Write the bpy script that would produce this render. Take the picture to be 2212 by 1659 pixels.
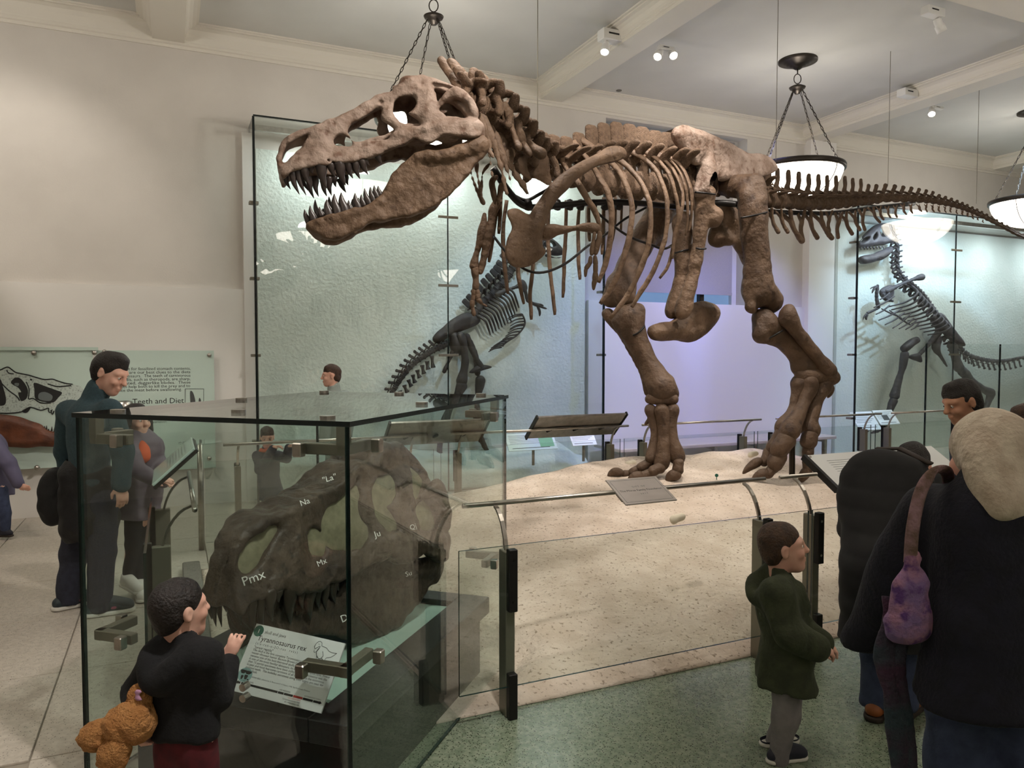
import bpy, bmesh, math, random
import numpy as np
from mathutils import Vector, Matrix
for _o in list(bpy.data.objects): bpy.data.objects.remove(_o)
random.seed(7); RNG = np.random.default_rng(7)
SC = bpy.context.scene
COL = SC.collection

# ---------------------------------------------------------------- camera
F_PX, HOR, CAMZ = 1620.0, 762.0, 1.75
PITCH = math.atan((829.5 - HOR) / F_PX)
cd = bpy.data.cameras.new('camera'); cam = bpy.data.objects.new('camera', cd); COL.objects.link(cam)
cd.sensor_fit = 'HORIZONTAL'; cd.sensor_width = 36.0; cd.lens = 36.0 * F_PX / 2212.0
cd.clip_start = 0.05; cd.clip_end = 100
cam.location = (0, 0, CAMZ); cam.rotation_euler = (math.pi / 2 - PITCH, 0, 0)
SC.camera = cam
# ---------------------------------------------------------------- colour management, world
vs = SC.view_settings; vs.view_transform = 'Standard'
try: vs.look = 'None'
except Exception: pass
vs.gamma = 1.0; vs.use_curve_mapping = False; vs.exposure = -0.12
wd = bpy.data.worlds.new('world'); SC.world = wd; wd.use_nodes = True
wd.node_tree.nodes['Background'].inputs[0].default_value = (0.35, 0.55, 1.0, 1)
wd.node_tree.nodes['Background'].inputs[1].default_value = 0.6      # dusk daylight behind the windows
# ---------------------------------------------------------------- coordinates
YAW = math.radians(24.5); CW, SW = math.cos(YAW), math.sin(YAW)
CP, SP = math.cos(PITCH), math.sin(PITCH)
def P(px, py, d):
    """point of the photograph at depth d (world Y)"""
    u = (px - 1106) / F_PX; v = (829.5 - py) / F_PX
    y = CP + v * SP; k = d / y
    return Vector((u * k, d, CAMZ + (-SP + v * CP) * k))
def _ray(px, py):
    u = (px - 1106) / F_PX; v = (829.5 - py) / F_PX
    return Vector((u, CP + v * SP, -SP + v * CP))
def G(s, t, z=0.0):
    """hall coordinates: s along the end wall, t away from the camera, z up"""
    return Vector((CW * s - SW * t, SW * s + CW * t, z))
def PT(px, py, t):
    r = _ray(px, py); k = t / (-SW * r.x + CW * r.y)
    return Vector((r.x * k, r.y * k, CAMZ + r.z * k))
def PZ(px, py, z):
    r = _ray(px, py); k = (z - CAMZ) / r.z
    return Vector((r.x * k, r.y * k, z))
def ST(p): return (CW * p.x + SW * p.y, -SW * p.x + CW * p.y)
ROOM = Matrix.Rotation(YAW, 4, 'Z')
W_T = 9.365            # end wall plane
CEIL, BEAM = 5.42, 5.22
# ---------------------------------------------------------------- lights of the hall
def lamp(name, kind, loc, energy, color=(1, 1, 1), size=0.1, target=None, **kw):
    l = bpy.data.lights.new(name, kind); o = bpy.data.objects.new(name, l); COL.objects.link(o)
    o.location = loc; l.energy = energy; l.color = color
    if kind == 'AREA':
        l.shape = kw.get('shape', 'DISK'); l.size = size
        if l.shape == 'RECTANGLE': l.size_y = kw.get('size_y', size)
    else: l.shadow_soft_size = size
    if kind == 'SPOT': l.spot_size = math.radians(kw.get('angle', 45)); l.spot_blend = kw.get('blend', .6)
    if target is not None:
        d = Vector(target) - Vector(loc); o.rotation_euler = d.to_track_quat('-Z', 'Y').to_euler()
    return o
PEND = [(2.44, 7.23), (7.24, 7.23), (12.04, 7.23), (-2.36, 7.23), (2.44, 2.6), (7.24, 2.6), (-2.36, 2.6), (12.04, 2.6), (2.44, -2.0), (7.24, -2.0), (-2.36, -2.0)]
LAMPW = 1.0
for s_, t_ in PEND:                                     # uplight inside every pendant bowl
    lamp('pendant_bulb', 'POINT', G(s_, t_, 4.16), 44 * LAMPW, (1.0, .945, .87), .14)
WARM = (1.0, .92, .84); NEUT = (1.0, .95, .90); BLUE = (.22, .28, 1.0)
# track spotlights on the beams, with a few unseen spots added among them
lamp('track_or_added_spot', 'SPOT', G(2.2, 2.7, 5.1), 520, WARM, .12, target=P(860, 330, 5.0), angle=38)
lamp('track_or_added_spot', 'SPOT', G(3.6, 3.2, 5.1), 480, WARM, .12, target=P(1300, 480, 6.6), angle=42)
lamp('track_or_added_spot', 'SPOT', G(6.2, 3.9, 5.15), 330, WARM, .12, target=P(1640, 520, 7.4), angle=42)
lamp('track_or_added_spot', 'SPOT', G(4.2, 4.9, 5.15), 420, WARM, .10, target=P(1480, 1030, 7.0), angle=60)
lamp('track_or_added_spot', 'SPOT', G(2.2, 4.9, 5.15), 260, WARM, .10, target=P(1150, 1080, 6.0), angle=60)
lamp('track_or_added_spot', 'SPOT', G(-2.0, 6.4, 5.1), 160, WARM, .10, target=G(-1.7, 9.3, 2.7), angle=70)
for s_ in (6.4, 8.0): lamp('track_or_added_spot', 'SPOT', G(s_, 6.8, 5.1), 380, BLUE, .10, target=G(s_ + .1, 9.2, 1.2), angle=62)  # added blue spots imitating the wall's blue wash, real source unseen
lamp('track_or_added_spot', 'SPOT', G(5.0, 6.9, 5.1), 300, BLUE, .10, target=G(7.4, 8.0, .1), angle=60)  # added blue spot to tint the floor near the bench
lamp('track_or_added_spot', 'SPOT', G(4.4, 6.9, 5.1), 260, (.5, .7, 1), .10, target=G(4.5, 9.2, 1.2), angle=60)
lamp('track_or_added_spot', 'SPOT', G(1.0, .9, 5.1), 560, NEUT, .12, target=Vector((-.85, 3.4, .9)), angle=40)  # unseen spot added to brighten the fossil skull in its case
lamp('track_or_added_spot', 'SPOT', G(11.6, 6.6, 5.1), 600, (.5, .72, 1), .10, target=G(12.0, 9.2, 1.6), angle=80)

# ---------------------------------------------------------------- mesh and object helpers
WM = {}
MATS = {}
def _set(o, label=None, cat=None, group=None, kind=None):
    if label: o['label'] = label
    if cat: o['category'] = cat
    if group: o['group'] = group
    if kind: o['kind'] = kind
    return o
def _parent(o, M, parent):
    if parent is not None:
        o.parent = parent; o.matrix_parent_inverse = WM[parent.name].inverted()
    o.matrix_basis = M; WM[o.name] = M.copy()
def thing(name, label, cat, loc=(0, 0, 0), group=None):
    o = bpy.data.objects.new(name, None); COL.objects.link(o); o.empty_display_size = .1
    _parent(o, Matrix.Translation(Vector(loc)), None)
    return _set(o, label, cat, group, 'thing')
def new_mesh(name, v, f, mats, fm=None, smooth=False):
    v = np.asarray(v, dtype=np.float32).reshape(-1, 3)
    me = bpy.data.meshes.new(name)
    if isinstance(f, np.ndarray):
        n, k = f.shape; me.vertices.add(len(v)); me.loops.add(n * k); me.polygons.add(n)
        me.vertices.foreach_set('co', v.ravel())
        me.loops.foreach_set('vertex_index', f.astype(np.int32).ravel())
        me.polygons.foreach_set('loop_start', np.arange(0, n * k, k, dtype=np.int32))
        me.polygons.foreach_set('loop_total', np.full(n, k, dtype=np.int32))
        me.update(calc_edges=True); me.validate()
    else:
        me.from_pydata(v.tolist(), [], [list(map(int, x)) for x in f]); me.update()
    for m in (mats if isinstance(mats, (list, tuple)) else [mats]): me.materials.append(MAT(m) if isinstance(m, str) else m)
    if fm is not None: me.polygons.foreach_set('material_index', np.asarray(fm, dtype=np.int32))
    if smooth: me.polygons.foreach_set('use_smooth', np.ones(len(me.polygons), dtype=bool))
    return me
def obj(name, v, f, mat, parent=None, smooth=False, fm=None, label=None, cat=None, group=None, kind=None):
    """world-space vertices -> one mesh object with its origin at the bottom centre"""
    v = np.asarray(v, dtype=np.float64).reshape(-1, 3)
    lo, hi = v.min(0), v.max(0); c = np.array([(lo[0] + hi[0]) / 2, (lo[1] + hi[1]) / 2, lo[2]])
    me = new_mesh(name, v - c, f, mat, fm, smooth)
    o = bpy.data.objects.new(name, me); COL.objects.link(o)
    _parent(o, Matrix.Translation(Vector(c)), parent)
    return _set(o, label, cat, group, kind)
def inst(name, me, M, parent=None, **kw):
    o = bpy.data.objects.new(name, me); COL.objects.link(o); _parent(o, M, parent)
    return _set(o, **kw)
class B:
    """collects simple shapes of ONE part"""
    def __init__(s): s.v = []; s.f = []; s.m = []
    def add(s, v, f, m=0):
        n = len(s.v); s.v += [tuple(x) for x in v]; s.f += [tuple(i + n for i in q) for q in f]; s.m += [m] * len(f); return s
    def box(s, lo, hi, M=None, m=0):
        x0, y0, z0 = lo; x1, y1, z1 = hi
        v = [Vector(p) for p in ((x0, y0, z0), (x1, y0, z0), (x1, y1, z0), (x0, y1, z0), (x0, y0, z1), (x1, y0, z1), (x1, y1, z1), (x0, y1, z1))]
        if M is not None: v = [M @ p for p in v]
        return s.add(v, [(0, 3, 2, 1), (4, 5, 6, 7), (0, 1, 5, 4), (1, 2, 6, 5), (2, 3, 7, 6), (3, 0, 4, 7)], m)
    def bev(s, lo, hi, M=None, m=0, b=.006):
        """box with chamfered vertical and top edges"""
        x0, y0, z0 = lo; x1, y1, z1 = hi
        def ring(z, i): return [(x0 + b + i, y0 + i, z), (x1 - b - i, y0 + i, z), (x1 - i, y0 + b + i, z), (x1 - i, y1 - b - i, z), (x1 - b - i, y1 - i, z), (x0 + b + i, y1 - i, z), (x0 + i, y1 - b - i, z), (x0 + i, y0 + b + i, z)]
        v = ring(z0, b) + ring(z0 + b, 0) + ring(z1 - b, 0) + ring(z1, b)
        if M is not None: v = [M @ Vector(p) for p in v]
        f = [tuple(range(7, -1, -1)), tuple(range(24, 32))]
        for r in range(3):
            for i in range(8): f.append((r * 8 + i, r * 8 + (i + 1) % 8, r * 8 + 8 + (i + 1) % 8, r * 8 + 8 + i))
        return s.add(v, f, m)
    def tube(s, pts, r, n=8, m=0, flat=None, cap=True):
        v, f = tube(pts, r, n, flat, cap); return s.add(v, f, m)
    def lathe(s, prof, c, n=24, m=0, M=None):
        v = []; f = []
        for r, z in prof:
            for i in range(n):
                a = 2 * math.pi * i / n; p = Vector((r * math.cos(a), r * math.sin(a), z))
                if M is not None: p = M @ p
                v.append(p + Vector(c))
        for j in range(len(prof) - 1):
            for i in range(n): f.append((j * n + i, j * n + (i + 1) % n, j * n + n + (i + 1) % n, j * n + n + i))
        if prof[0][0] > 1e-5: f.append(tuple(range(n - 1, -1, -1)))
        if prof[-1][0] > 1e-5: f.append(tuple((len(prof) - 1) * n + i for i in range(n)))
        return s.add(v, f, m)
    def prism(s, poly, M, th, m=0):
        """2-D polygon in the xy plane of M, thickness th along its z"""
        n = len(poly); v = [M @ Vector((x, y, 0)) for x, y in poly] + [M @ Vector((x, y, th)) for x, y in poly]
        f = [tuple(range(n - 1, -1, -1)), tuple(range(n, 2 * n))] + [(i, (i + 1) % n, n + (i + 1) % n, n + i) for i in range(n)]
        return s.add(v, f, m)
    def build(s, name, mat, parent=None, smooth=False, **kw):
        return obj(name, s.v, s.f, mat, parent, smooth, s.m if isinstance(mat, (list, tuple)) else None, **kw)
def crom(pts, n):
    """Catmull-Rom through the points (any dimension), n samples per span"""
    p = np.asarray([tuple(q) for q in pts], dtype=float)
    if len(p) < 3 or n < 2:
        return p
    e = np.vstack([2 * p[0] - p[1], p, 2 * p[-1] - p[-2]]); out = []
    for i in range(len(p) - 1):
        a, b, c, d = e[i:i + 4]
        for k in range(n):
            t = k / n
            out.append(.5 * ((2 * b) + (-a + c) * t + (2 * a - 5 * b + 4 * c - d) * t * t + (-a + 3 * b - 3 * c + d) * t ** 3))
    out.append(p[-1]); return np.array(out)
def tube(pts, r, n=8, flat=None, cap=True):
    """swept tube; r a number or one per point; flat=(axis, ratio) squeezes the section along axis"""
    p = np.asarray([tuple(q) for q in pts], dtype=float); m = len(p)
    r = np.full(m, r, dtype=float) if np.isscalar(r) else np.asarray(r, dtype=float)
    t = np.gradient(p, axis=0); t /= np.linalg.norm(t, axis=1)[:, None] + 1e-12
    ref = np.array(flat[0], dtype=float) if flat else (np.array([0, 0, 1.]) if abs(t[0][2]) < .9 else np.array([1., 0, 0]))
    v = []; prev = None
    for i in range(m):
        b = (ref if (flat or prev is None) else prev); b = b - t[i] * b.dot(t[i]); b /= np.linalg.norm(b) + 1e-12
        prev = b; c = np.cross(t[i], b); fr = flat[1] if flat else 1.0
        for k in range(n):
            a = 2 * math.pi * k / n
            v.append(p[i] + r[i] * (b * math.cos(a) * fr + c * math.sin(a)))
    f = []
    for i in range(m - 1):
        for k in range(n): f.append((i * n + k, i * n + (k + 1) % n, i * n + n + (k + 1) % n, i * n + n + k))
    if cap: f += [tuple(range(n - 1, -1, -1)), tuple((m - 1) * n + k for k in range(n))]
    return v, f
def frame(o, x, z=(0, 0, 1)):
    """matrix with origin o, x axis along x, z near z"""
    x = Vector(x).normalized(); z = Vector(z); y = z.cross(x).normalized(); z = x.cross(y)
    M = Matrix((x, y, z)).transposed().to_4x4(); M.translation = Vector(o); return M
def text(body, size, M, mat, parent, name='lettering', align='LEFT', shear=0, space=1.0, line=1.0, sx=1.0):
    c = bpy.data.curves.new(name, 'FONT'); c.body = body; c.size = size; c.align_x = align; c.shear = shear
    c.space_character = space; c.space_line = line; c.resolution_u = 2; c.extrude = .0002; c.fill_mode = 'BOTH'
    c.extrude = 0; tmp = bpy.data.objects.new(name, c); COL.objects.link(tmp)
    me = bpy.data.meshes.new_from_object(tmp); bpy.data.objects.remove(tmp); bpy.data.curves.remove(c); me.name = name
    me.materials.clear(); me.materials.append(MAT(mat)); o = bpy.data.objects.new(name, me); COL.objects.link(o)
    _parent(o, M @ Matrix.Diagonal((sx, 1, 1, 1)), parent); return o
# ---------------------------------------------------------------- signed distance sculpting
class SDF:
    def __init__(s, lo, hi, h, axes=None):
        if axes is None:
            h = (h, h, h) if np.isscalar(h) else h
            axes = [np.arange(lo[i], hi[i] + h[i], h[i]) for i in range(3)]
        s.ax = [np.asarray(a, dtype=np.float32) for a in axes]
        s.f = np.full([len(a) for a in s.ax], 1.0, dtype=np.float32); s.h = float(max(np.diff(a).max() for a in s.ax))
    def sl(s, lo, hi):
        r = []
        for i in range(3):
            a = int(np.searchsorted(s.ax[i], lo[i])); b = int(np.searchsorted(s.ax[i], hi[i], 'right'))
            r.append(slice(max(a, 0), max(b, 0)))
        return tuple(r)
    def grid(s, sl):
        return s.ax[0][sl[0]][:, None, None], s.ax[1][sl[1]][None, :, None], s.ax[2][sl[2]][None, None, :]
    def put(s, sl, d, k, sub=False):
        c = s.f[sl]
        if c.size == 0: return
        if sub:
            d = -d
            if k > 0:
                q = np.maximum(k - np.abs(c - d), 0) / k; s.f[sl] = np.maximum(c, d) + q * q * k * .25
            else: s.f[sl] = np.maximum(c, d)
        else:
            if k > 0:
                q = np.maximum(k - np.abs(c - d), 0) / k; s.f[sl] = np.minimum(c, d) - q * q * k * .25
            else: s.f[sl] = np.minimum(c, d)
    def cap(s, a, b, ra, rb=None, k=.02, sub=False, flat=None):
        """tapered capsule; flat=(axis, ratio<1) squeezes it along axis"""
        rb = ra if rb is None else rb
        a = np.array(tuple(a), dtype=float); b = np.array(tuple(b), dtype=float); R = max(ra, rb) + k + 2 * s.h
        sl = s.sl(np.minimum(a, b) - R, np.maximum(a, b) + R); X, Y, Z = s.grid(sl)
        ab = b - a; L = float(ab.dot(ab)) + 1e-12
        px, py, pz = X - a[0], Y - a[1], Z - a[2]
        if flat is not None:
            n = np.array(tuple(flat[0]), dtype=float); n /= np.linalg.norm(n); g = 1 / flat[1] - 1
            q = px * n[0] + py * n[1] + pz * n[2]
            tt = np.clip((px * ab[0] + py * ab[1] + pz * ab[2]) / L, 0, 1)
            q = q - tt * float(ab.dot(n))
            dx, dy, dz = px - tt * ab[0] + g * q * n[0], py - tt * ab[1] + g * q * n[1], pz - tt * ab[2] + g * q * n[2]
            d = (np.sqrt(dx * dx + dy * dy + dz * dz) - (ra + (rb - ra) * tt)) * (flat[1] ** .5)
        else:
            tt = np.clip((px * ab[0] + py * ab[1] + pz * ab[2]) / L, 0, 1)
            dx, dy, dz = px - tt * ab[0], py - tt * ab[1], pz - tt * ab[2]
            d = np.sqrt(dx * dx + dy * dy + dz * dz) - (ra + (rb - ra) * tt)
        s.put(sl, d.astype(np.float32), k, sub); return s
    def chain(s, pts, r, k=.02, sub=False, flat=None, n=3):
        pts = [tuple(p) for p in pts]; r = [r] * len(pts) if np.isscalar(r) else list(r)
        q = crom([p + (w,) for p, w in zip(pts, r)], n)
        for i in range(len(q) - 1): s.cap(q[i][:3], q[i + 1][:3], abs(q[i][3]), abs(q[i + 1][3]), k, sub, flat)
        return s
    def ell(s, c, r, k=.02, sub=False, R=None):
        c = np.array(tuple(c), dtype=float); r = np.array((r, r, r) if np.isscalar(r) else r, dtype=float); m = max(r) + k + 2 * s.h
        sl = s.sl(c - m, c + m); X, Y, Z = s.grid(sl); x, y, z = X - c[0], Y - c[1], Z - c[2]
        if R is not None:
            R = np.array(R.to_3x3().transposed()) if hasattr(R, 'to_3x3') else np.array(R).T
            x, y, z = (R[i][0] * x + R[i][1] * y + R[i][2] * z for i in range(3))
        q0 = np.sqrt((x / r[0]) ** 2 + (y / r[1]) ** 2 + (z / r[2]) ** 2)
        q1 = np.sqrt((x / r[0] ** 2) ** 2 + (y / r[1] ** 2) ** 2 + (z / r[2] ** 2) ** 2) + 1e-9
        s.put(sl, (q0 * (q0 - 1) / q1).astype(np.float32), k, sub); return s
    def cut(s, p, n, k=.0):
        """keep the side the normal points away from"""
        n = np.array(tuple(n), dtype=float); n /= np.linalg.norm(n); X, Y, Z = s.grid((slice(None),) * 3)
        d = (X - p[0]) * n[0] + (Y - p[1]) * n[1] + (Z - p[2]) * n[2]
        s.f = np.maximum(s.f, d.astype(np.float32)); return s
    def noise(s, amp, freq, seed=0, band=.05, octv=2):
        m = np.abs(s.f) < band; i = np.argwhere(m); p = np.stack([s.ax[k][i[:, k]] for k in range(3)], 1)
        s.f[m] += amp * wob(p, freq, seed, octv); return s
    def mesh(s): return nets(s.f, s.ax)
def wob(p, freq, seed=0, octv=2):
    g = np.random.default_rng(seed); out = np.zeros(len(p), dtype=np.float32); a = 1.0; tot = 0
    for o in range(octv):
        for _ in range(4):
            d = g.normal(size=3); d = d / np.linalg.norm(d) * freq * (2 ** o) * g.uniform(.7, 1.4); d2 = g.normal(size=3) * freq * .6
            out += (a * np.sin(p @ d + g.uniform(0, 6) + 1.3 * np.sin(p @ d2 + g.uniform(0, 6)))).astype(np.float32)
        tot += 2.2 * a; a *= .5
    return out / tot
def nets(f, ax):
    S = f < 0
    c = np.zeros([n - 1 for n in f.shape], dtype=np.int8)
    for dx in (0, 1):
        for dy in (0, 1):
            for dz in (0, 1): c += S[dx:f.shape[0] - 1 + dx, dy:f.shape[1] - 1 + dy, dz:f.shape[2] - 1 + dz]
    act = (c > 0) & (c < 8); I = np.argwhere(act); n = len(I)
    pos = np.zeros((n, 3)); cnt = np.zeros(n)
    offs = [(a, b, d) for a in (0, 1) for b in (0, 1) for d in (0, 1)]
    V = {o: f[I[:, 0] + o[0], I[:, 1] + o[1], I[:, 2] + o[2]] for o in offs}
    C = {o: np.stack([ax[k][I[:, k] + o[k]] for k in range(3)], 1) for o in offs}
    for o in offs:
        for k in range(3):
            if o[k] == 0:
                q = tuple(1 if j == k else o[j] for j in range(3)); a, b = V[o], V[q]; m = (a < 0) != (b < 0)
                t = np.where(m, a / np.where(m, a - b, 1), 0)
                pos += np.where(m[:, None], C[o] + (C[q] - C[o]) * t[:, None], 0); cnt += m
    pos /= np.maximum(cnt, 1)[:, None]
    vid = np.full(act.shape, -1, dtype=np.int64); vid[act] = np.arange(n); F = []
    for k in range(3):
        a = np.moveaxis(S, k, 0); v = np.moveaxis(vid, k, 0)
        e = a[:-1] != a[1:]; i, j, l = np.nonzero(e[:, 1:-1, 1:-1]); j += 1; l += 1
        q = np.stack([v[i, j - 1, l - 1], v[i, j, l - 1], v[i, j, l], v[i, j - 1, l]], 1)
        fl = a[i, j, l] ^ (k == 1); q = np.where(fl[:, None], q, q[:, ::-1]); F.append(q)
    F = np.concatenate(F); F = F[(F >= 0).all(1)]
    return pos, F
def smooth_mesh(v, f, it=1, lam=.5):
    e = np.concatenate([f[:, [0, 1]], f[:, [1, 2]], f[:, [2, 3]], f[:, [3, 0]]]); n = len(v)
    for _ in range(it):
        acc = np.zeros_like(v); c = np.zeros(n)
        for a, b in ((0, 1), (1, 0)):
            for k in range(3): acc[:, k] += np.bincount(e[:, a], weights=v[e[:, b], k], minlength=n)
            c += np.bincount(e[:, a], minlength=n)
        v = v + lam * (acc / np.maximum(c, 1)[:, None] - v)
    return v
def xf(v, M):
    M = np.array(M); return np.asarray(v) @ M[:3, :3].T + M[:3, 3]
def sculpt(name, sdf, mat, parent=None, M=None, it=1, **kw):
    v, f = sdf.mesh()
    if it: v = smooth_mesh(v, f, it)
    if M is not None: v = xf(v, M)
    return obj(name, v, f, mat, parent, True, **kw)
def bounds(pts, m):
    p = np.array([tuple(q) for q in pts], dtype=float); return p.min(0) - m, p.max(0) + m
def pdist(X, Y, poly):
    """signed distance to a 2-D polygon on a grid (negative inside)"""
    p = np.asarray(poly, dtype=float); d = np.full(np.broadcast(X, Y).shape, 1e9); ins = np.zeros(d.shape, dtype=bool)
    for i in range(len(p)):
        a, b = p[i], p[(i + 1) % len(p)]; e = b - a; wx, wy = X - a[0], Y - a[1]
        t = np.clip((wx * e[0] + wy * e[1]) / (e @ e + 1e-12), 0, 1)
        d = np.minimum(d, (wx - e[0] * t) ** 2 + (wy - e[1] * t) ** 2)
        c = ((a[1] <= Y) & (b[1] > Y)) | ((b[1] <= Y) & (a[1] > Y))
        if abs(e[1]) > 1e-12: ins ^= c & (X < a[0] + (Y - a[1]) * e[0] / e[1])
    d = np.sqrt(d); return np.where(ins, -d, d)
def smax(a, b, k):
    q = np.maximum(k - np.abs(a - b), 0) / k; return np.maximum(a, b) + q * q * k * .25
def sm01(x): x = np.clip(x, 0, 1); return x * x * (3 - 2 * x)
def loop2(poly, n=3):
    """closed Catmull-Rom through a 2-D polygon"""
    p = [tuple(q) for q in poly]; q = crom([p[-1]] + p + [p[0], p[1]], n); return q[n:-n - 1]
SC.cycles.max_bounces = 6; SC.cycles.diffuse_bounces = 3; SC.cycles.glossy_bounces = 2; SC.cycles.transmission_bounces = 2
SC.cycles.use_adaptive_sampling = True; SC.cycles.adaptive_threshold = .10; SC.cycles.adaptive_min_samples = 12; SC.cycles.sample_clamp_indirect = 6
SC.cycles.transparent_max_bounces = 24; SC.cycles.caustics_reflective = False; SC.cycles.caustics_refractive = False
# ---------------------------------------------------------------- materials
def srgb(r, g, b): return tuple(((c / 255) / 12.92 if c / 255 <= .04045 else ((c / 255 + .055) / 1.055) ** 2.4) for c in (r, g, b)) + (1,)
_DEF = {}
def defmat(name, col, rough=.5, metal=0, col2=None, scale=6, mix=(.35, .65), detail=4, bump=0, bscale=40, spec=.5, col3=None, scale3=60, thr3=(.6, .66), kind='noise', emit=0, coat=0, dist=0):
    _DEF[name] = dict(col=col, rough=rough, metal=metal, col2=col2, scale=scale, mix=mix, detail=detail, bump=bump, bscale=bscale, spec=spec, col3=col3, scale3=scale3, thr3=thr3, kind=kind, emit=emit, coat=coat, dist=dist)
def MAT(name):
    if not isinstance(name, str): return name
    if name in MATS: return MATS[name]
    d = _DEF[name]; m = bpy.data.materials.new(name); m.use_nodes = True; nt = m.node_tree; N, L = nt.nodes, nt.links
    b = N['Principled BSDF']; b.inputs['Roughness'].default_value = d['rough']; b.inputs['Metallic'].default_value = d['metal']
    b.inputs['Specular IOR Level'].default_value = d['spec']; b.inputs['Coat Weight'].default_value = d['coat']
    c4 = lambda c: c if len(c) == 4 else srgb(*c)
    b.inputs['Base Color'].default_value = c4(d['col'])
    tc = N.new('ShaderNodeTexCoord'); out = None
    def noise(sc, det=4, dist=0):
        n = N.new('ShaderNodeTexNoise'); n.inputs['Scale'].default_value = sc; n.inputs['Detail'].default_value = det
        n.inputs['Distortion'].default_value = dist; L.new(tc.outputs['Object'], n.inputs['Vector']); return n.outputs['Fac']
    def ramp(fac, lo, hi):
        r = N.new('ShaderNodeMapRange'); r.inputs[1].default_value = lo; r.inputs[2].default_value = hi; L.new(fac, r.inputs[0]); return r.outputs[0]
    def mixc(fac, a, c2):
        x = N.new('ShaderNodeMix'); x.data_type = 'RGBA'; L.new(fac, x.inputs['Factor'])
        if isinstance(a, tuple): x.inputs[6].default_value = a
        else: L.new(a, x.inputs[6])
        x.inputs[7].default_value = c2; return x.outputs[2]
    src = c4(d['col'])
    if d['col2']:
        if d['kind'] == 'wave':
            w = N.new('ShaderNodeTexWave'); w.inputs['Scale'].default_value = d['scale']; w.inputs['Distortion'].default_value = d['dist']; w.inputs['Detail'].default_value = d['detail']
            L.new(tc.outputs['Object'], w.inputs['Vector']); fac = w.outputs['Fac']
        else: fac = noise(d['scale'], d['detail'], d['dist'])
        src = mixc(ramp(fac, *d['mix']), src, c4(d['col2']))
    if d['col3']:
        if d['kind'] == 'terrazzo':
            v = N.new('ShaderNodeTexVoronoi'); v.inputs['Scale'].default_value = d['scale3']; L.new(tc.outputs['Object'], v.inputs['Vector'])
            src = mixc(ramp(v.outputs['Distance'], d['thr3'][1], d['thr3'][0]), src, c4(d['col3']))
        else: src = mixc(ramp(noise(d['scale3'], 3), *d['thr3']), src, c4(d['col3']))
    if not isinstance(src, tuple): L.new(src, b.inputs['Base Color'])
    if d['bump']:
        bp = N.new('ShaderNodeBump'); bp.inputs['Strength'].default_value = d['bump']; bp.inputs['Distance'].default_value = .02
        L.new(noise(d['bscale'], 5), bp.inputs['Height']); L.new(bp.outputs['Normal'], b.inputs['Normal'])
    if d['emit']:
        b.inputs['Emission Color'].default_value = c4(d['col']); b.inputs['Emission Strength'].default_value = d['emit']
        m.cycles.emission_sampling = 'FRONT'
    MATS[name] = m; return m
def glassmat(name, tint, rough=0.0, ior=1.5):
    """thin architectural pane: tinted transmission plus a clear fresnel reflection"""
    m = bpy.data.materials.new(name); m.use_nodes = True; N, L = m.node_tree.nodes, m.node_tree.links
    N.remove(N['Principled BSDF']); out = N['Material Output']
    t = N.new('ShaderNodeBsdfTransparent'); t.inputs[0].default_value = tint
    g = N.new('ShaderNodeBsdfGlossy'); g.inputs['Roughness'].default_value = rough; g.inputs[0].default_value = (1, 1, 1, 1)
    fr = N.new('ShaderNodeFresnel'); ge = N.new('ShaderNodeNewGeometry'); mr = N.new('ShaderNodeMapRange')
    mr.inputs[3].default_value = ior; mr.inputs[4].default_value = 1 / ior; L.new(ge.outputs['Backfacing'], mr.inputs[0]); L.new(mr.outputs[0], fr.inputs[0])
    x = N.new('ShaderNodeMixShader'); L.new(fr.outputs[0], x.inputs[0]); L.new(t.outputs[0], x.inputs[1]); L.new(g.outputs[0], x.inputs[2])
    L.new(x.outputs[0], out.inputs[0]); MATS[name] = m; return m
glassmat('glass', (.955, .98, .97, 1)); glassmat('case_glass', (.925, .962, .948, 1)); glassmat('wall_glass', (.965, .99, .988, 1))
defmat('glass_edge', (16, 44, 40), .15, spec=.6)
defmat('glass_rim', (10, 20, 20), .2)
defmat('plaster', (218, 212, 204), .85, col2=(212, 206, 198), scale=2, bump=.05, bscale=60)
defmat('trim_white', (226, 220, 208), .7)
defmat('ceiling_paint', (212, 210, 204), .9, col2=(207, 205, 199), scale=1.5)
defmat('dado', (232, 228, 222), .7)
defmat('case_back', (226, 232, 224), .9, col2=(218, 226, 218), scale=3, bump=.55, bscale=26)
defmat('terrazzo_cream', (206, 196, 182), .32, col2=(190, 180, 166), scale=30, col3=(120, 110, 98), kind='terrazzo', scale3=70, thr3=(.16, .22), spec=.4)
defmat('terrazzo_green', (142, 152, 130), .22, col2=(112, 126, 104), scale=45, col3=(48, 54, 42), kind='terrazzo', scale3=85, thr3=(.20, .32), spec=.5)
defmat('strip', (164, 154, 140), .5)
defmat('sand', (222, 206, 190), .95, col2=(206, 188, 170), scale=5, bump=1.0, bscale=22, col3=(158, 140, 122), scale3=46, thr3=(.60, .68))
defmat('bone', (116, 93, 74), .62, col2=(86, 67, 51), scale=7, mix=(.35, .7), bump=.7, bscale=26, col3=(70, 50, 38), scale3=22, thr3=(.60, .75), spec=.35)
defmat('bone_pale', (152, 133, 120), .65, col2=(122, 101, 87), scale=7, bump=.75, bscale=24, col3=(96, 70, 55), scale3=14, thr3=(.56, .72), spec=.35)
defmat('bone_leg', (103, 82, 65), .6, col2=(78, 60, 46), scale=5, bump=.65, bscale=26, spec=.35, col3=(64, 47, 37), scale3=11, thr3=(.54, .72))
defmat('tooth', (64, 54, 50), .35, col2=(40, 32, 30), scale=14, spec=.5)
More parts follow.
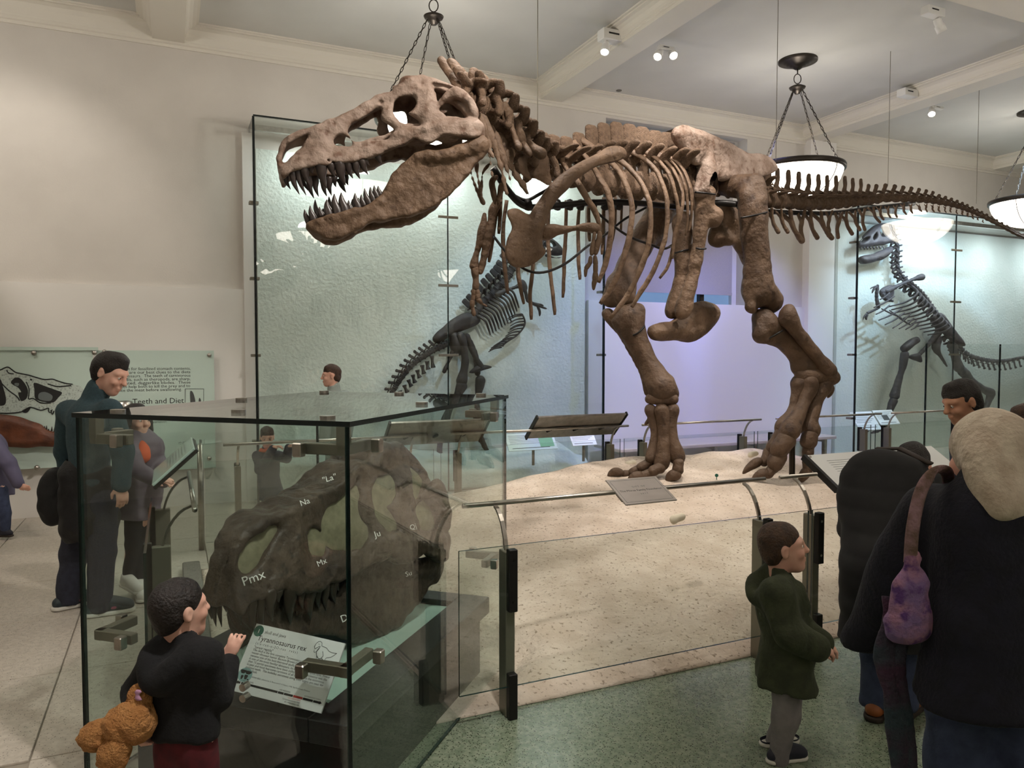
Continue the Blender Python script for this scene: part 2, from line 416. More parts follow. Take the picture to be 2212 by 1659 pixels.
defmat('fossil', (84, 71, 59), .5, col2=(60, 50, 42), scale=7, bump=.6, bscale=26, col3=(48, 40, 34), scale3=24, thr3=(.58, .7), spec=.4)
defmat('fossil_fill', (132, 128, 102), .8, col2=(116, 112, 88), scale=40, bump=.1)
defmat('fossil_tooth', (58, 50, 42), .35)
defmat('dark_bone', (58, 50, 44), .6, col2=(40, 34, 30), scale=9, bump=.3, bscale=30)
defmat('dark_bone2', (78, 74, 78), .6, col2=(56, 52, 58), scale=9, bump=.3, bscale=30)
defmat('iron', (28, 25, 24), .45, metal=.4)
defmat('steel', (188, 182, 174), .28, metal=1, col2=(170, 164, 156), scale=20)
defmat('steel_dark', (128, 122, 108), .42, metal=.55)
defmat('bronze', (66, 60, 54), .4, metal=.8)
defmat('black', (14, 14, 15), .4)
defmat('plinth', (54, 54, 54), .5, col2=(44, 44, 44), scale=80)
defmat('plinth_dark', (18, 19, 19), .6)
defmat('plinth_top', (176, 206, 192), .8)
defmat('lamp_white', (236, 234, 230), .5)
defmat('bowl', (255, 244, 228), .4, emit=7.5)
defmat('spot_face', (255, 252, 246), .4, emit=14)
defmat('blind', (176, 170, 168), .9, col2=(168, 162, 160), scale=120)
defmat('pane_blue', (70, 130, 200), .1)
defmat('panel_white', (244, 246, 246), .4)
defmat('panel_glass', (196, 214, 204), .25)
defmat('ink', (26, 26, 26), .6); defmat('ink_soft', (72, 74, 74), .6); defmat('ink_mid', (104, 112, 112), .6)
defmat('red_print', (196, 62, 50), .5); defmat('green_print', (34, 104, 86), .5); defmat('green_box', (120, 178, 140), .5); defmat('globe_blue', (150, 190, 190), .5)
defmat('white_print', (240, 240, 236), .5)
defmat('bench', (206, 190, 178), .4)
defmat('curb', (128, 124, 116), .8, col2=(110, 106, 98), scale=60)
defmat('stone', (232, 222, 200), .8)
defmat('jaw_brown', (110, 62, 38), .5, col2=(80, 44, 28), scale=8, bump=.3, bscale=24)
defmat('steel_plate', (196, 188, 184), .45, metal=.35, col2=(190, 182, 178), scale=6)
defmat('panel_bone', (188, 200, 192), .4, col2=(90, 96, 92), scale=60, mix=(.5, .8))
# ---------------------------------------------------------------- the hall
def struct(name, b, mat, parent=None, **kw):
    return b.build(name, mat, parent, kind='structure' if parent is None else None, **kw)
S0, S1, T0 = -7.0, 19.0, -5.0
fl = struct('floor', B().box((S0, T0, -.12), (S1, 11, -.012), ROOM), 'strip')
_pm = {}
for mn in ('terrazzo_cream',):
    b = B().bev((.004, .004, -.012), (.836, .976, 0), b=.002); _pm[mn] = new_mesh('terrazzo_panel', b.v, b.f, mn)
for i in range(-5, 17):
    for j in range(1, 10):
        s0 = -.58 + .84 * (i - 0); t0 = 4.71 + .98 * (j - 5)
        if s0 < S0 or t0 > 9.3: continue
        u, d = G(s0 + .42, t0 + .49).x, G(s0 + .42, t0 + .49).y
        if d < 1.0 or abs(u) / d > .85 or (s0 > .2 and t0 < 3.2): continue
        inst('terrazzo_panel', _pm['terrazzo_cream'], ROOM @ Matrix.Translation((s0, t0, 0)), fl)
# floor where no single panel is built
struct('floor_apron', B().box((S0, T0, -.013), (S1, .79, 0), ROOM), 'terrazzo_green')
struct('floor_inlay', B().box((.26, .79, -.013), (S1, 3.73, 0), ROOM), 'terrazzo_green')
struct('floor_margin', B().box((13.7, 3.73, -.013), (S1, 11, -.002), ROOM), 'terrazzo_cream')
# ---- end wall with window opening (s 5.75..8.35, z 2.5..5.15)
wb = B()
WS0, WS1, WZ0, WZ1 = 5.75, 8.35, 2.40, 5.12
for lo, hi in (((S0, W_T, 0), (WS0, W_T + .3, 5.6)), ((WS1, W_T, 0), (S1, W_T + .3, 5.6)), ((WS0, W_T, 0), (WS1, W_T + .3, WZ0)), ((WS0, W_T, WZ1), (WS1, W_T + .3, 5.6))): wb.box(lo, hi, ROOM)
struct('wall_back', wb, 'plaster')
# lower wall panels, proud of the wall, top at 2.5 m
struct('wall_panel_left', B().box((S0, W_T - .06, 0), (.86, W_T, 2.49), ROOM), 'dado')
struct('wall_panel_center', B().box((5.44, W_T - .06, 0), (9.55, W_T, 2.5), ROOM), 'dado')
struct('trim_1', B().box((9.55, W_T - .14, 0), (10.12, W_T, 5.22), ROOM), 'dado')
struct('trim_2', B().box((.80, W_T - .08, 0), (.90, W_T, 4.3), ROOM), 'dado')
for n, s_ in (('wall_left', S0), ('wall_right', S1)): struct(n, B().box((s_ - .1, T0, 0), (s_ + .1, 11, 5.6), ROOM), 'plaster')
struct('wall_front', B().box((S0, T0 - .1, 0), (S1, T0 + .1, 5.6), ROOM), 'plaster')
# ---- ceiling, beams, cornice
struct('ceiling', B().box((S0, T0, CEIL), (S1, W_T + .3, CEIL + .2), ROOM), 'ceiling_paint')
HP = [(.165, BEAM), (.165, BEAM + .035), (.175, BEAM + .04), (.175, BEAM + .055), (.183, BEAM + .06), (.183, BEAM + .075), (.19, BEAM + .10), (.21, BEAM + .135), (.245, BEAM + .158), (.285, BEAM + .165), (.285, BEAM + .18), (.31, BEAM + .182), (.31, CEIL + .002)]
def beam(name, c, lo, hi, along):
    prof = [(-x, z) for x, z in HP[::-1]] + HP; v = []
    for e in (lo, hi):
        for x, z in prof: v.append(ROOM @ (Vector((c + x, e, z)) if along == 't' else Vector((e, c + x, z))))
    n = len(prof); f = [(i, i + 1, n + i + 1, n + i) for i in range(n - 1)] + [tuple(range(n)), tuple(range(2 * n - 1, n - 1, -1))]
    b = B().add(v, f); return struct(name, b, 'trim_white')
k = 3
for c in (.044, 4.84, 9.64, 14.44, -4.76): beam('trim_%d' % k, c, T0, W_T, 't'); k += 1
for c in (4.92, .3, -4.4): beam('trim_%d' % k, c, S0, S1, 's'); k += 1
v = []; CPF = [(W_T - .0, 5.16), (W_T - .02, 5.16), (W_T - .025, 5.19), (W_T - .045, 5.20), (W_T - .045, 5.225), (W_T - .055, 5.235), (W_T - .06, 5.245), (W_T - .07, 5.32), (W_T - .095, 5.365), (W_T - .14, 5.385), (W_T - .17, 5.385), (W_T - .17, 5.40), (W_T - .19, 5.402), (W_T - .19, CEIL + .002), (W_T, CEIL + .002)]
for e in (S0, S1):
    for t_, z in CPF: v.append(ROOM @ Vector((e, t_, z)))
n = len(CPF); struct('trim_%d' % k, B().add(v, [(i, (i + 1) % n, n + (i + 1) % n, n + i) for i in range(n)]), 'trim_white')
# ---- window: frame, pane, roller blind
win = struct('window_1', B().box((WS0, W_T + .22, WZ0), (WS0 + .09, W_T + .29, WZ1), ROOM).box((WS1 - .09, W_T + .22, WZ0), (WS1, W_T + .29, WZ1), ROOM).box((WS0, W_T + .22, WZ0), (WS1, W_T + .29, WZ0 + .08), ROOM).box((WS0, W_T + .22, WZ1 - .08), (WS1, W_T + .29, WZ1), ROOM)
             , 'dado')
B().box((7.62, W_T + .21, WZ0), (7.70, W_T + .29, WZ1), ROOM).build('mullion', 'bronze', win)
B().box((WS0 + .09, W_T + .25, WZ0 + .08), (7.62, W_T + .258, WZ1 - .08), ROOM).build('pane', 'glass', win)
B().box((7.70, W_T + .25, WZ0 + .08), (WS1 - .09, W_T + .258, WZ1 - .08), ROOM).build('pane', 'glass', win)
bl = thing('roller_blind', 'grey fabric roller blind hanging in the tall window behind the mounted skeleton', 'blind', G(6.9, W_T + .1, 2.7))
B().box((WS0 + .03, W_T + .10, 2.70), (8.16, W_T + .103, 5.0), ROOM).build('blind_fabric', 'blind', bl)
B().box((WS0 + .03, W_T + .092, 2.66), (8.16, W_T + .111, 2.70), ROOM).build('bottom_bar', 'blind', bl)
B().tube([G(WS0 + .02, W_T + .12, 5.04), G(8.18, W_T + .12, 5.04)], .035, 10).build('roller', 'blind', bl, True)
# ---- bench along the end wall
be = thing('slab_bench', 'long beige slab bench on steel legs below the lit wall panel', 'bench', G(7.5, 8.8, 0))
B().bev((5.5, 8.55, .40), (9.5, 9.25, .45), ROOM, b=.01).build('seat', 'bench', be)
for s_ in (5.62, 6.4, 7.2, 8.0, 8.7, 9.38): B().box((s_, 8.68, 0), (s_ + .05, 8.74, .40), ROOM).box((s_ + .005, 8.74, .34), (s_ + .045, 9.2, .38), ROOM).build('leg', 'steel', be)
# ---- pendants
def chain_link_mesh():
    p = [Vector((.0105 * math.cos(a), 0, .022 * math.sin(a) + (.009 if math.sin(a) > 0 else -.009))) for a in np.linspace(0, 2 * math.pi, 13)]
    v, f = tube(p, .0042, 5, cap=False); return new_mesh('chain_link', v, f, 'bronze', smooth=True)
LINK = chain_link_mesh()
def chain(a, b, parent):
    a, b = Vector(a), Vector(b); d = b - a; n = max(2, int(d.length / .051)); M = d.to_track_quat('Z', 'Y').to_matrix().to_4x4()
    me = B(); 
    for i in range(n):
        R = Matrix.Translation(a + d * ((i + .5) / n)) @ M @ Matrix.Rotation(math.pi / 2 * (i % 2), 4, 'Z')
        me.add([R @ v.co for v in LINK.vertices], [tuple(p.vertices) for p in LINK.polygons])
    me.build('chain', 'bronze', parent, True)
PEND_LABEL = ['bowl pendant lamp on chains behind the big skull', 'bowl pendant lamp on chains above the tail base, with its ceiling plate in full view', 'rightmost bowl pendant lamp, crossed by the tip of the tail']
for i, (s_, t_) in enumerate(PEND):
    c = G(s_, t_, 0); inview = i < 3
    p = thing('pendant_lamp', PEND_LABEL[i] if inview else 'bowl pendant lamp hanging in the hall behind the viewer', 'lamp', G(s_, t_, 3.66), 'bowl pendants along the coffered ceiling')
    R, D, Z = .56, .40, 4.06
    nb = 28 if inview else 14; prof = [(R * math.cos(a) + .0001, Z - D * math.sin(a)) for a in np.linspace(math.pi / 2, 0, 10 if inview else 6)]
    B().lathe(prof + [(R - .012, Z)] + [(x - .012, z + .006) for x, z in prof[::-1] if x > .02], (c.x, c.y, 0), nb).build('bowl', 'bowl', p, True)
    B().lathe([(R - .01, Z - .03), (R + .022, Z - .03), (R + .03, Z - .015), (R + .03, Z + .02), (R + .022, Z + .035), (R - .01, Z + .035), (R - .01, Z - .03)], (c.x, c.y, 0), 40).build('rim', 'bronze', p, True)
    for a in range(4):
        an = a * math.pi / 2 + .6; pts = [(c.x + (R + .006) * math.cos(q) * math.cos(an), c.y + (R + .006) * math.cos(q) * math.sin(an), Z - (D + .006) * math.sin(q)) for q in np.linspace(0, math.pi / 2, 9)]
        B().tube(pts, .006, 5).build('bowl_strap', 'bronze', p, True)
    B().lathe([(.0001, CEIL - .115), (.03, CEIL - .115), (.05, CEIL - .10), (.06, CEIL - .085), (.09, CEIL - .08), (.10, CEIL - .065), (.13, CEIL - .06), (.14, CEIL - .045), (.165, CEIL - .04), (.175, CEIL - .025), (.235, CEIL - .022), (.235, CEIL)], (c.x, c.y, 0), 36).build('ceiling_plate', 'bronze', p, True)
    zh = CEIL - .36
    B().lathe([(.0001, zh - .06), (.03, zh - .055), (.045, zh - .03), (.06, zh - .025), (.065, zh), (.09, zh + .005), (.10, zh + .025), (.06, zh + .045), (.0001, zh + .05)], (c.x, c.y, 0), 28).build('hub', 'bronze', p, True)
    rg = [(c.x + .045 * math.cos(a), c.y, zh + .13 + .06 * math.sin(a)) for a in np.linspace(0, 2 * math.pi, 17)]
    B().tube(rg, .006, 6).tube([(c.x, c.y, zh + .19), (c.x, c.y, CEIL - .11)], .007, 6).build('ring', 'bronze', p, True)
    if inview:
        for a in range(4):
            an = a * math.pi / 2 + .6; chain((c.x + .07 * math.cos(an), c.y + .07 * math.sin(an), zh - .02), (c.x + R * math.cos(an), c.y + R * math.sin(an), Z + .03), p)
# ---- track lights
def spot_can(c, aim, parent, on=True, r=.05):
    d = (Vector(aim)).normalized(); M = Matrix.Translation(Vector(c)) @ d.to_track_quat('Z', 'Y').to_matrix().to_4x4()
    o = B().lathe([(.0001, -.10), (r * .7, -.10), (r * .8, -.07), (r * .8, -.03), (r, -.02), (r, .05), (r * .92, .05), (r * .92, .035)], (0, 0, 0), 20, M=M).build('lamp_can', 'lamp_white', parent, True)
    B().lathe([(.0001, .036), (r * .9, .036)], (0, 0, 0), 20, M=M).build('lens', 'spot_face' if on else 'lamp_white', o)
def track(name, label, box, cans):
    c, L, Wd, Hh = box; p = thing(name, label, 'spotlight', c, 'white track spotlights on the beams')
    M = Matrix.Translation(c) @ ROOM
    B().bev((-L / 2, -Wd / 2, 0), (L / 2, Wd / 2, Hh), M, b=.006).build('gear_box', 'lamp_white', p)
    B().box((-L * .3, -Wd / 2 - .001, Hh * .5), (L * .1, -Wd / 2 + .002, Hh * .66), M).build('slot', 'black', p)
    for off, aim in cans:
        q = c + ROOM @ Vector(off); B().tube([c + ROOM @ Vector((off[0], off[1], 0)), q], .012, 6).build('stem', 'lamp_white', p)
        spot_can(q, aim, p)
track('track_spotlight', 'white twin spotlight with bulky gear box on the left side of the middle beam', (PZ(1325, 92, 5.24), .34, .14, .12), [((-.12, -.02, -.10), (-.2, -.5, -1)), ((.10, -.12, .08), (.5, -.6, -.15))])
track('track_spotlight', 'small twin spotlight on the right side of the middle beam', (PZ(1438, 110, 5.26), .20, .08, .05), [((-.10, 0, -.06), (-.4, -.6, -.8)), ((.10, 0, -.02), (.1, -.8, -.8))])
track('track_spotlight', 'single white spotlight by the upper right beam', (PZ(2015, 36, 5.26), .26, .10, .09), [((.12, 0, -.09), (.5, .1, -.9))])
track('track_spotlight', 'boxy white gear unit on the far beam above the tail', (PZ(1960, 210, 5.27), .26, .14, .10), [])
track('track_spotlight', 'tiny distant spotlight beyond the far beam', (PZ(2025, 236, 5.28), .2, .06, .04), [((-.12, 0, -.06), (-.3, -.6, -.8))])
# ---- suspension wires, projector tube
for j, (px, py0, py1, d, lab) in enumerate([(1161, 0, 285, 6.0, 'thin steel wire dropping to the neck of the skeleton'), (1676, 0, 345, 7.9, 'thin steel wire dropping to the hip of the skeleton'), (1918, 0, 400, 9.3, 'thin steel wire dropping to the middle of the tail'), (2109, 105, 440, 10.4, 'thin steel wire dropping to the thin end of the tail')]):
    q = P(px, py1, d); B().tube([q, (q.x, q.y, CEIL)], .0035, 5).build('suspension_wire', 'steel_dark', None, label=lab, cat='wire')
q = PT(1735, 347, W_T - .35); pr = thing('tube_projector', 'small white tube projector on the end wall above the tail', 'projector', q)
B().lathe([(.0001, -.13), (.06, -.13), (.065, -.11), (.065, .13), (.055, .13), (.055, .05)], (0, 0, 0), 20, M=Matrix.Translation(q) @ ROOM @ Matrix.Rotation(math.pi / 2, 4, 'Y')).build('tube_body', 'lamp_white', pr, True)
B().tube([q + ROOM @ Vector((-.12, 0, 0)), q + ROOM @ Vector((-.3, .1, 0)), q + ROOM @ Vector((-.3, .34, 0))], .045, 10).build('bracket', 'lamp_white', pr, True)
B().lathe([(.0001, .05), (.055, .05)], (0, 0, 0), 20, M=Matrix.Translation(q) @ ROOM @ Matrix.Rotation(math.pi / 2, 4, 'Y')).build('lens', 'black', pr)
c = PZ(1337, 197, CEIL - .012); B().lathe([(.03, 0), (.04, .004), (.04, .014), (.0001, .014)], tuple(c), 18).build('ceiling_sensor', 'curb', None, label='small dark round sensor on the ceiling left of the far pendant', cat='sensor')
for px, py, lab in ((262, 1325, 'small dark round floor cap just right of the shoe of the man in the fleece'), (258, 1360, 'second small dark floor cap, nearer the viewer, inside the view through the case')):
    c = PZ(px, py, 0.001); B().lathe([(.0001, 0), (.026, 0), (.024, .004), (.0001, .004)], tuple(c), 16).build('floor_cap', 'iron', None, label=lab, cat='floor cap', group='dark caps set in the floor')
# ---------------------------------------------------------------- sand base and the big mounted skeleton
def mound_z(s, t):
    s = np.asarray(s, dtype=float); t = np.asarray(t, dtype=float)
    g = np.clip((t - 3.32) / 3.1, 0, 1) ** .62
    b = .08 + .59 * sm01((s + .2) / 4.4)
    e = sm01((s - .2) / .35) * sm01((9.2 - s) / .5); b = b * (1 - .45 * sm01((s - 5.6) / 2.4))
    rip = .012 * np.sin(3.1 * s + 2 * np.sin(2.3 * t)) + .010 * np.sin(5.7 * t + 1.7 * s) + .006 * np.sin(11 * s - 4 * t)
    x, y = CW * s - SW * t + .559, SW * s + CW * t - 2.56; cx, cy = .3129 * x + .9498 * y, -.9498 * x + .3129 * y      # keep clear of the skull case
    dc = np.maximum(np.abs(cx - .84) - .84, np.abs(cy - .61) - .61); e = e * sm01((dc - .03) / .2)
    return np.maximum(e * (b * g + rip * sm01((t - 3.4) / .6)), .012)
ns, nt_ = 330, 90
ss = np.linspace(.2, 9.2, ns); tt = np.linspace(3.3, 6.46, nt_)
Sg, Tg = np.meshgrid(ss, tt, indexing='ij'); Zg = mound_z(Sg, Tg)
Zg = Zg + .010 * wob(np.stack([Sg.ravel(), Tg.ravel(), 0 * Sg.ravel()], 1), 9, 3, 3).reshape(Sg.shape) * (Zg > .03)
vt = np.stack([CW * Sg - SW * Tg, SW * Sg + CW * Tg, Zg], -1).reshape(-1, 3); vb = vt.copy(); vb[:, 2] = .002
i, j = np.meshgrid(np.arange(ns - 1), np.arange(nt_ - 1), indexing='ij'); a = (i * nt_ + j).ravel()
ft = np.stack([a, a + nt_, a + nt_ + 1, a + 1], 1); N_ = ns * nt_; fs = []
for k in range(ns - 1):
    fs.append((k * nt_, k * nt_ + N_, (k + 1) * nt_ + N_, (k + 1) * nt_)); q = k * nt_ + nt_ - 1; fs.append((q, q + nt_, q + nt_ + N_, q + N_))
for k in range(nt_ - 1):
    fs.append((k, k + 1, k + 1 + N_, k + N_)); q = (ns - 1) * nt_ + k; fs.append((q, q + N_, q + 1 + N_, q + 1))
obj('sand_mound', np.vstack([vt, vb]), np.vstack([ft, np.array(fs)]), 'sand', None, True, label='pale sandy mound under the mounted skeleton inside the glass barriers', cat='display base')
obj('curb_strip', *(lambda b: (b.v, b.f))(B().bev((.06, 4.02, 0), (.19, 6.5, .075), ROOM, b=.008)), 'curb', label='grey stone curb along the left end of the sand base', cat='curb')

TR = thing('dinosaur_skeleton', 'huge brown mounted dinosaur skeleton striding across the sand base, jaws open', 'skeleton', G(4.9, 5.7, .55))
_dm = np.array([(560, 4.83), (1040, 5.25), (1100, 5.5), (1200, 6.0), (1340, 6.6), (1480, 7.1), (1560, 7.5), (1680, 8.0), (1900, 9.2), (2212, 11.0), (2320, 11.6)])
def dm(px): return float(np.interp(px, _dm[:, 0], _dm[:, 1]))
def zc(x0, y0, k):                       # crop-to-photo pixel conversion
    return lambda x, y: (x0 + k * x, y0 + k * y)
Z1 = zc(560, 100, .27125); Z2 = zc(1000, 230, .31646); Z3 = zc(1300, 230, .27125); Z4 = zc(1240, 600, .28029); Z5 = zc(1600, 280, .2773); Z6 = zc(960, 170, .16275)
def Q(zf, x, y, d): return P(*zf(x, y), d)
def m_px(d): return d / F_PX             # metres per photo pixel at depth d
def bone(name, pts, r, parent, mat='bone', k=.025, extra=None, flat=None, h=None, nz=(.009, 17), seed=1, n=3, it=1):
    """one sculpted bone: chain of points with radii plus optional extra masses"""
    ex = extra or []
    allp = [tuple(p) for p in pts] + [tuple(e[1]) for e in ex] + [tuple(e[2]) for e in ex if e[0] == 'cap']
    rr = max(list(np.atleast_1d(r)) + [max(e[3], e[4]) if e[0] == 'cap' else np.max(e[-1]) for e in ex])
    lo, hi = bounds(allp, rr * 1.15 + .03)
    h = h or max(.006, float(max(hi - lo)) / 95)
    S = SDF(lo, hi, h); S.chain(pts, r, k, flat=flat, n=n)
    for e in ex:
        if e[0] == 'ell': S.ell(e[1], e[2], k)
        elif e[0] == 'cap': S.cap(e[1], e[2], e[3], e[4], k, flat=e[5] if len(e) > 5 else None)
        elif e[0] == 'sub': S.ell(e[1], e[2], k, sub=True)
    if nz: S.noise(nz[0], nz[1], seed, .06, 3)
    return sculpt(name, S, mat, parent, it=it)
# ---- skull (local frame: a back along the skull, b up, l sideways to the viewer)
SK_O = P(597, 340, 4.87); _A = (P(1040, 340, 5.27) - SK_O); _A.z = 0; SK_A = _A.normalized(); SK_L = SK_A.cross(Vector((0, 0, 1))).normalized()
if SK_L.y > 0: SK_L = -SK_L
SKM = Matrix((SK_A, SK_L, Vector((0, 0, 1)))).transposed().to_4x4(); SKM.translation = SK_O
def sk2(x, y, l=.16):
    """crop pixel -> (a, b) on the skull's side plane at sideways offset l"""
    px, py = Z1(x, y); r = _ray(px, py); o = Vector((0, 0, CAMZ)) - SK_O
    k = (l - o.dot(SK_L)) / r.dot(SK_L); p = o + r * k
    return (p.dot(SK_A), p.z)
def sk3(x, y, l): a, b = sk2(x, y, l); return (a, l, b)
SKULL_OUT = [(190, 1045), (158, 980), (132, 870), (150, 790), (200, 712), (300, 650), (430, 615), (560, 560), (680, 512), (800, 458), (900, 398), (962, 362), (1060, 335), (1115, 285), (1150, 245), (1220, 236), (1310, 222), (1390, 255), (1480, 295), (1560, 345), (1625, 410), (1680, 500), (1695, 570), (1722, 650), (1738, 700), (1725, 765), (1640, 792), (1560, 772), (1440, 752), (1380, 790), (1310, 815), (1220, 778), (1180, 790), (1100, 815), (1000, 850), (960, 878), (870, 900), (740, 932), (600, 948), (450, 958), (330, 975), (250, 995)]
SKULL_HOLES = [[(202, 850), (225, 775), (290, 735), (385, 690), (340, 752), (292, 812), (235, 872), (206, 880)],
    [(612, 742), (640, 702), (700, 722), (726, 775), (680, 778), (630, 768)],
    [(722, 655), (760, 608), (850, 556), (968, 486), (962, 560), (1000, 622), (1072, 680), (1040, 722), (960, 742), (860, 744), (770, 742), (738, 700)],
    [(1088, 480), (1120, 425), (1212, 412), (1228, 470), (1192, 520), (1155, 548), (1200, 590), (1255, 630), (1255, 668), (1190, 645), (1120, 605), (1088, 545)],
    [(1345, 318), (1420, 322), (1520, 348), (1565, 392), (1500, 404), (1440, 432), (1412, 480), (1378, 400)],
    [(1420, 540), (1455, 505), (1500, 502), (1562, 540), (1608, 602), (1560, 622), (1490, 628), (1455, 590)]]
JAW_OUT = [(375, 1400), (400, 1372), (470, 1348), (560, 1325), (680, 1302), (800, 1270), (900, 1230), (980, 1160), (1030, 1080), (1080, 1000), (1160, 930), (1250, 875), (1340, 862), (1450, 882), (1540, 850), (1640, 828), (1690, 792), (1740, 758), (1778, 860), (1752, 912), (1700, 965), (1620, 1065), (1540, 1155), (1460, 1245), (1350, 1312), (1200, 1362), (1050, 1388), (900, 1405), (830, 1442), (740, 1492), (640, 1530), (540, 1532), (450, 1482), (392, 1432)]
SK_W = np.array([(-.05, .055), (0, .075), (.08, .12), (.25, .155), (.5, .165), (.7, .19), (.85, .235), (1.05, .30), (1.2, .315), (1.45, .29)])
def skull_sdf(h, fill=None):
    out = loop2([sk2(*p) for p in SKULL_OUT], 3); holes = [loop2([sk2(*p) for p in q], 3) for q in SKULL_HOLES]
    lo = np.array([out[:, 0].min() - .03, -.36, out[:, 1].min() - .03]); hi = np.array([out[:, 0].max() + .03, .36, out[:, 1].max() + .03])
    S = SDF(lo, hi, h); A, Bv = S.ax[0][:, None], S.ax[2][None, :]
    d2 = pdist(A, Bv, out); raw = d2.copy()
    dh = np.full_like(d2, 9.0)
    for q in holes: dh = np.minimum(dh, pdist(A, Bv, q) - .010)
    cols = S.ax[0]; top = np.array([max([p[1] for p in out if abs(p[0] - c) < .05] or [out[:, 1].max()]) for c in cols])
    top = np.convolve(np.pad(top, 6, mode='edge'), np.ones(13) / 13, 'valid')
    q = np.clip((top[:, None] - Bv) / .28, 0, 1)
    W = np.interp(cols, SK_W[:, 0], SK_W[:, 1])[:, None] * (.42 + .58 * np.sqrt(q))
    W = W - .035 * sm01((.055 - dh) / .055) * 0 - .02 * np.exp(-(dh / .06) ** 2)      # bone dips in towards the openings
    th = .026 + .014 * sm01((cols[:, None] - .9) / .4) + .012 * sm01((.10 - np.abs(raw)) / .10)
    L = np.abs(S.ax[1])[None, :, None]
    wall = smax(smax(d2, -dh, .02)[:, None, :], np.abs(L - W[:, None, :]) - th[:, None, :], .022)
    roof = smax(np.maximum(d2, (top[:, None] - .075) - Bv)[:, None, :], L - W[:, None, :], .03)          # roof and nasals join the two sides
    snout = smax(np.maximum(np.maximum(d2, A - .10), -dh + .015)[:, None, :], L - W[:, None, :], .03)
    bot = np.array([min([p[1] for p in out if abs(p[0] - c) < .05] or [0]) for c in cols]); bot = np.convolve(np.pad(bot, 6, mode='edge'), np.ones(13) / 13, 'valid')
    pal = smax(np.maximum(np.abs(Bv - (bot[:, None] + .13)) - .018, np.maximum(A - 1.22, -A + .5))[:, None, :], L - W[:, None, :] + .01, .02)
    f = np.minimum(np.minimum(wall, roof), np.minimum(snout, pal))
    if fill:                                        # plaster infill sits just inside the openings
        g = smax(np.maximum(raw, dh - .02)[:, None, :], np.abs(L - W[:, None, :] + .018) - .02, .01); return S, g.astype(np.float32)
    S.f = f.astype(np.float32)
    # masses: brow boss, jugal, quadrate, braincase
    for sg in (1, -1):
        def loc(x, y, l): a, b = sk2(x, y, .16); return (a, sg * l, b)
        S.ell(loc(1195, 285, .14), (.06, .06, .04), .02); S.ell(loc(1090, 320, .12), (.03, .03, .025), .015); S.chain([loc(1310, 280, .14), loc(1345, 420, .20), loc(1325, 560, .235), loc(1320, 660, .25)], [.032, .034, .034, .032], .025)
        S.chain([loc(1430, 480, .27), loc(1530, 425, .30), loc(1635, 500, .31), loc(1675, 600, .31)], [.022, .032, .026, .03], .02)
        S.chain([loc(1060, 730, .19), loc(1300, 705, .26), loc(1500, 680, .30), loc(1680, 690, .31)], [.02, .030, .034, .045], .03)
        S.chain([loc(1700, 700, .28), loc(1710, 770, .26)], [.05, .05], .02)
        S.chain([loc(1020, 400, .10), loc(1025, 520, .15), loc(1110, 665, .18)], [.024, .022, .022], .02)
        for i in range(13): x = 320 + i * 45; S.ell(loc(x, 945 - (x - 320) * .035 - 10 * (i % 3), .172 if x > 500 else .15), .007, .004, sub=True)
        S.ell(loc(970, 440, .14), .012, .006, sub=True)
    a, b = sk2(1480, 560, .0); S.ell((a, 0, b), (.12, .10, .14), .03); a, b = sk2(1150, 640, 0); S.chain([(a, 0, b - .02), (a + .35, 0, b)], .035, .02)
    return S, None
def jaw_sdf(h):
    out = loop2([sk2(*p) for p in JAW_OUT], 3); lo = np.array([out[:, 0].min() - .03, -.36, out[:, 1].min() - .05]); hi = np.array([out[:, 0].max() + .03, .36, out[:, 1].max() + .03])
    S = SDF(lo, hi, h); A, Bv = S.ax[0][:, None], S.ax[2][None, :]; d2 = pdist(A, Bv, out); cols = S.ax[0] - out[:, 0].min()
    W = np.interp(cols, [0, .06, .2, .5, .9, 1.2], [.03, .07, .105, .15, .25, .28])[:, None] - .0 * Bv
    th = (.030 + .018 * sm01((.12 - np.abs(d2)) / .12)); L = np.abs(S.ax[1])[None, :, None]
    f = smax(d2[:, None, :], np.abs(L - W[:, None, :]) - th[:, None, :], .03)
    sy = smax(np.maximum(d2, cols[:, None] - .10)[:, None, :], L - W[:, None, :], .03); S.f = np.minimum(f, sy).astype(np.float32)
    for sg in (1, -1):
        def loc(x, y, l): a, b = sk2(x, y, .16); return (a, sg * l, b)
        S.chain([loc(1250, 900, .235), loc(1450, 905, .27), loc(1640, 850, .29), loc(1740, 820, .28)], [.03, .035, .04, .05], .03)
        S.chain([loc(1130, 1055, .29), loc(1180, 1130, .295), loc(1260, 1175, .30), loc(1400, 1175, .31)], [.010, .012, .010, .006], .01, sub=True)
        S.ell(loc(1240, 1090, .29), (.10, .03, .08), .03, sub=True)
        for i in range(12): S.ell(loc(440 + i * 42, 1385 - i * 5, .115 + .004 * i), .006, .004, sub=True)
    return S
S, _ = skull_sdf(.0075); S.noise(.008, 16, 5, .06, 3).noise(.004, 55, 6, .03, 2)
SKULL_V, SKULL_F = S.mesh(); SKULL_V = smooth_mesh(SKULL_V, SKULL_F, 1)
S2 = jaw_sdf(.0075); S2.noise(.008, 15, 8, .06, 3).noise(.004, 50, 9, .03, 2); JAW_V, JAW_F = S2.mesh(); JAW_V = smooth_mesh(JAW_V, JAW_F, 1)
skull = obj('skull', xf(SKULL_V, SKM), SKULL_F, 'bone_pale', TR, True)
jaw = obj('lower_jaw', xf(JAW_V, SKM), JAW_F, 'bone', TR, True)
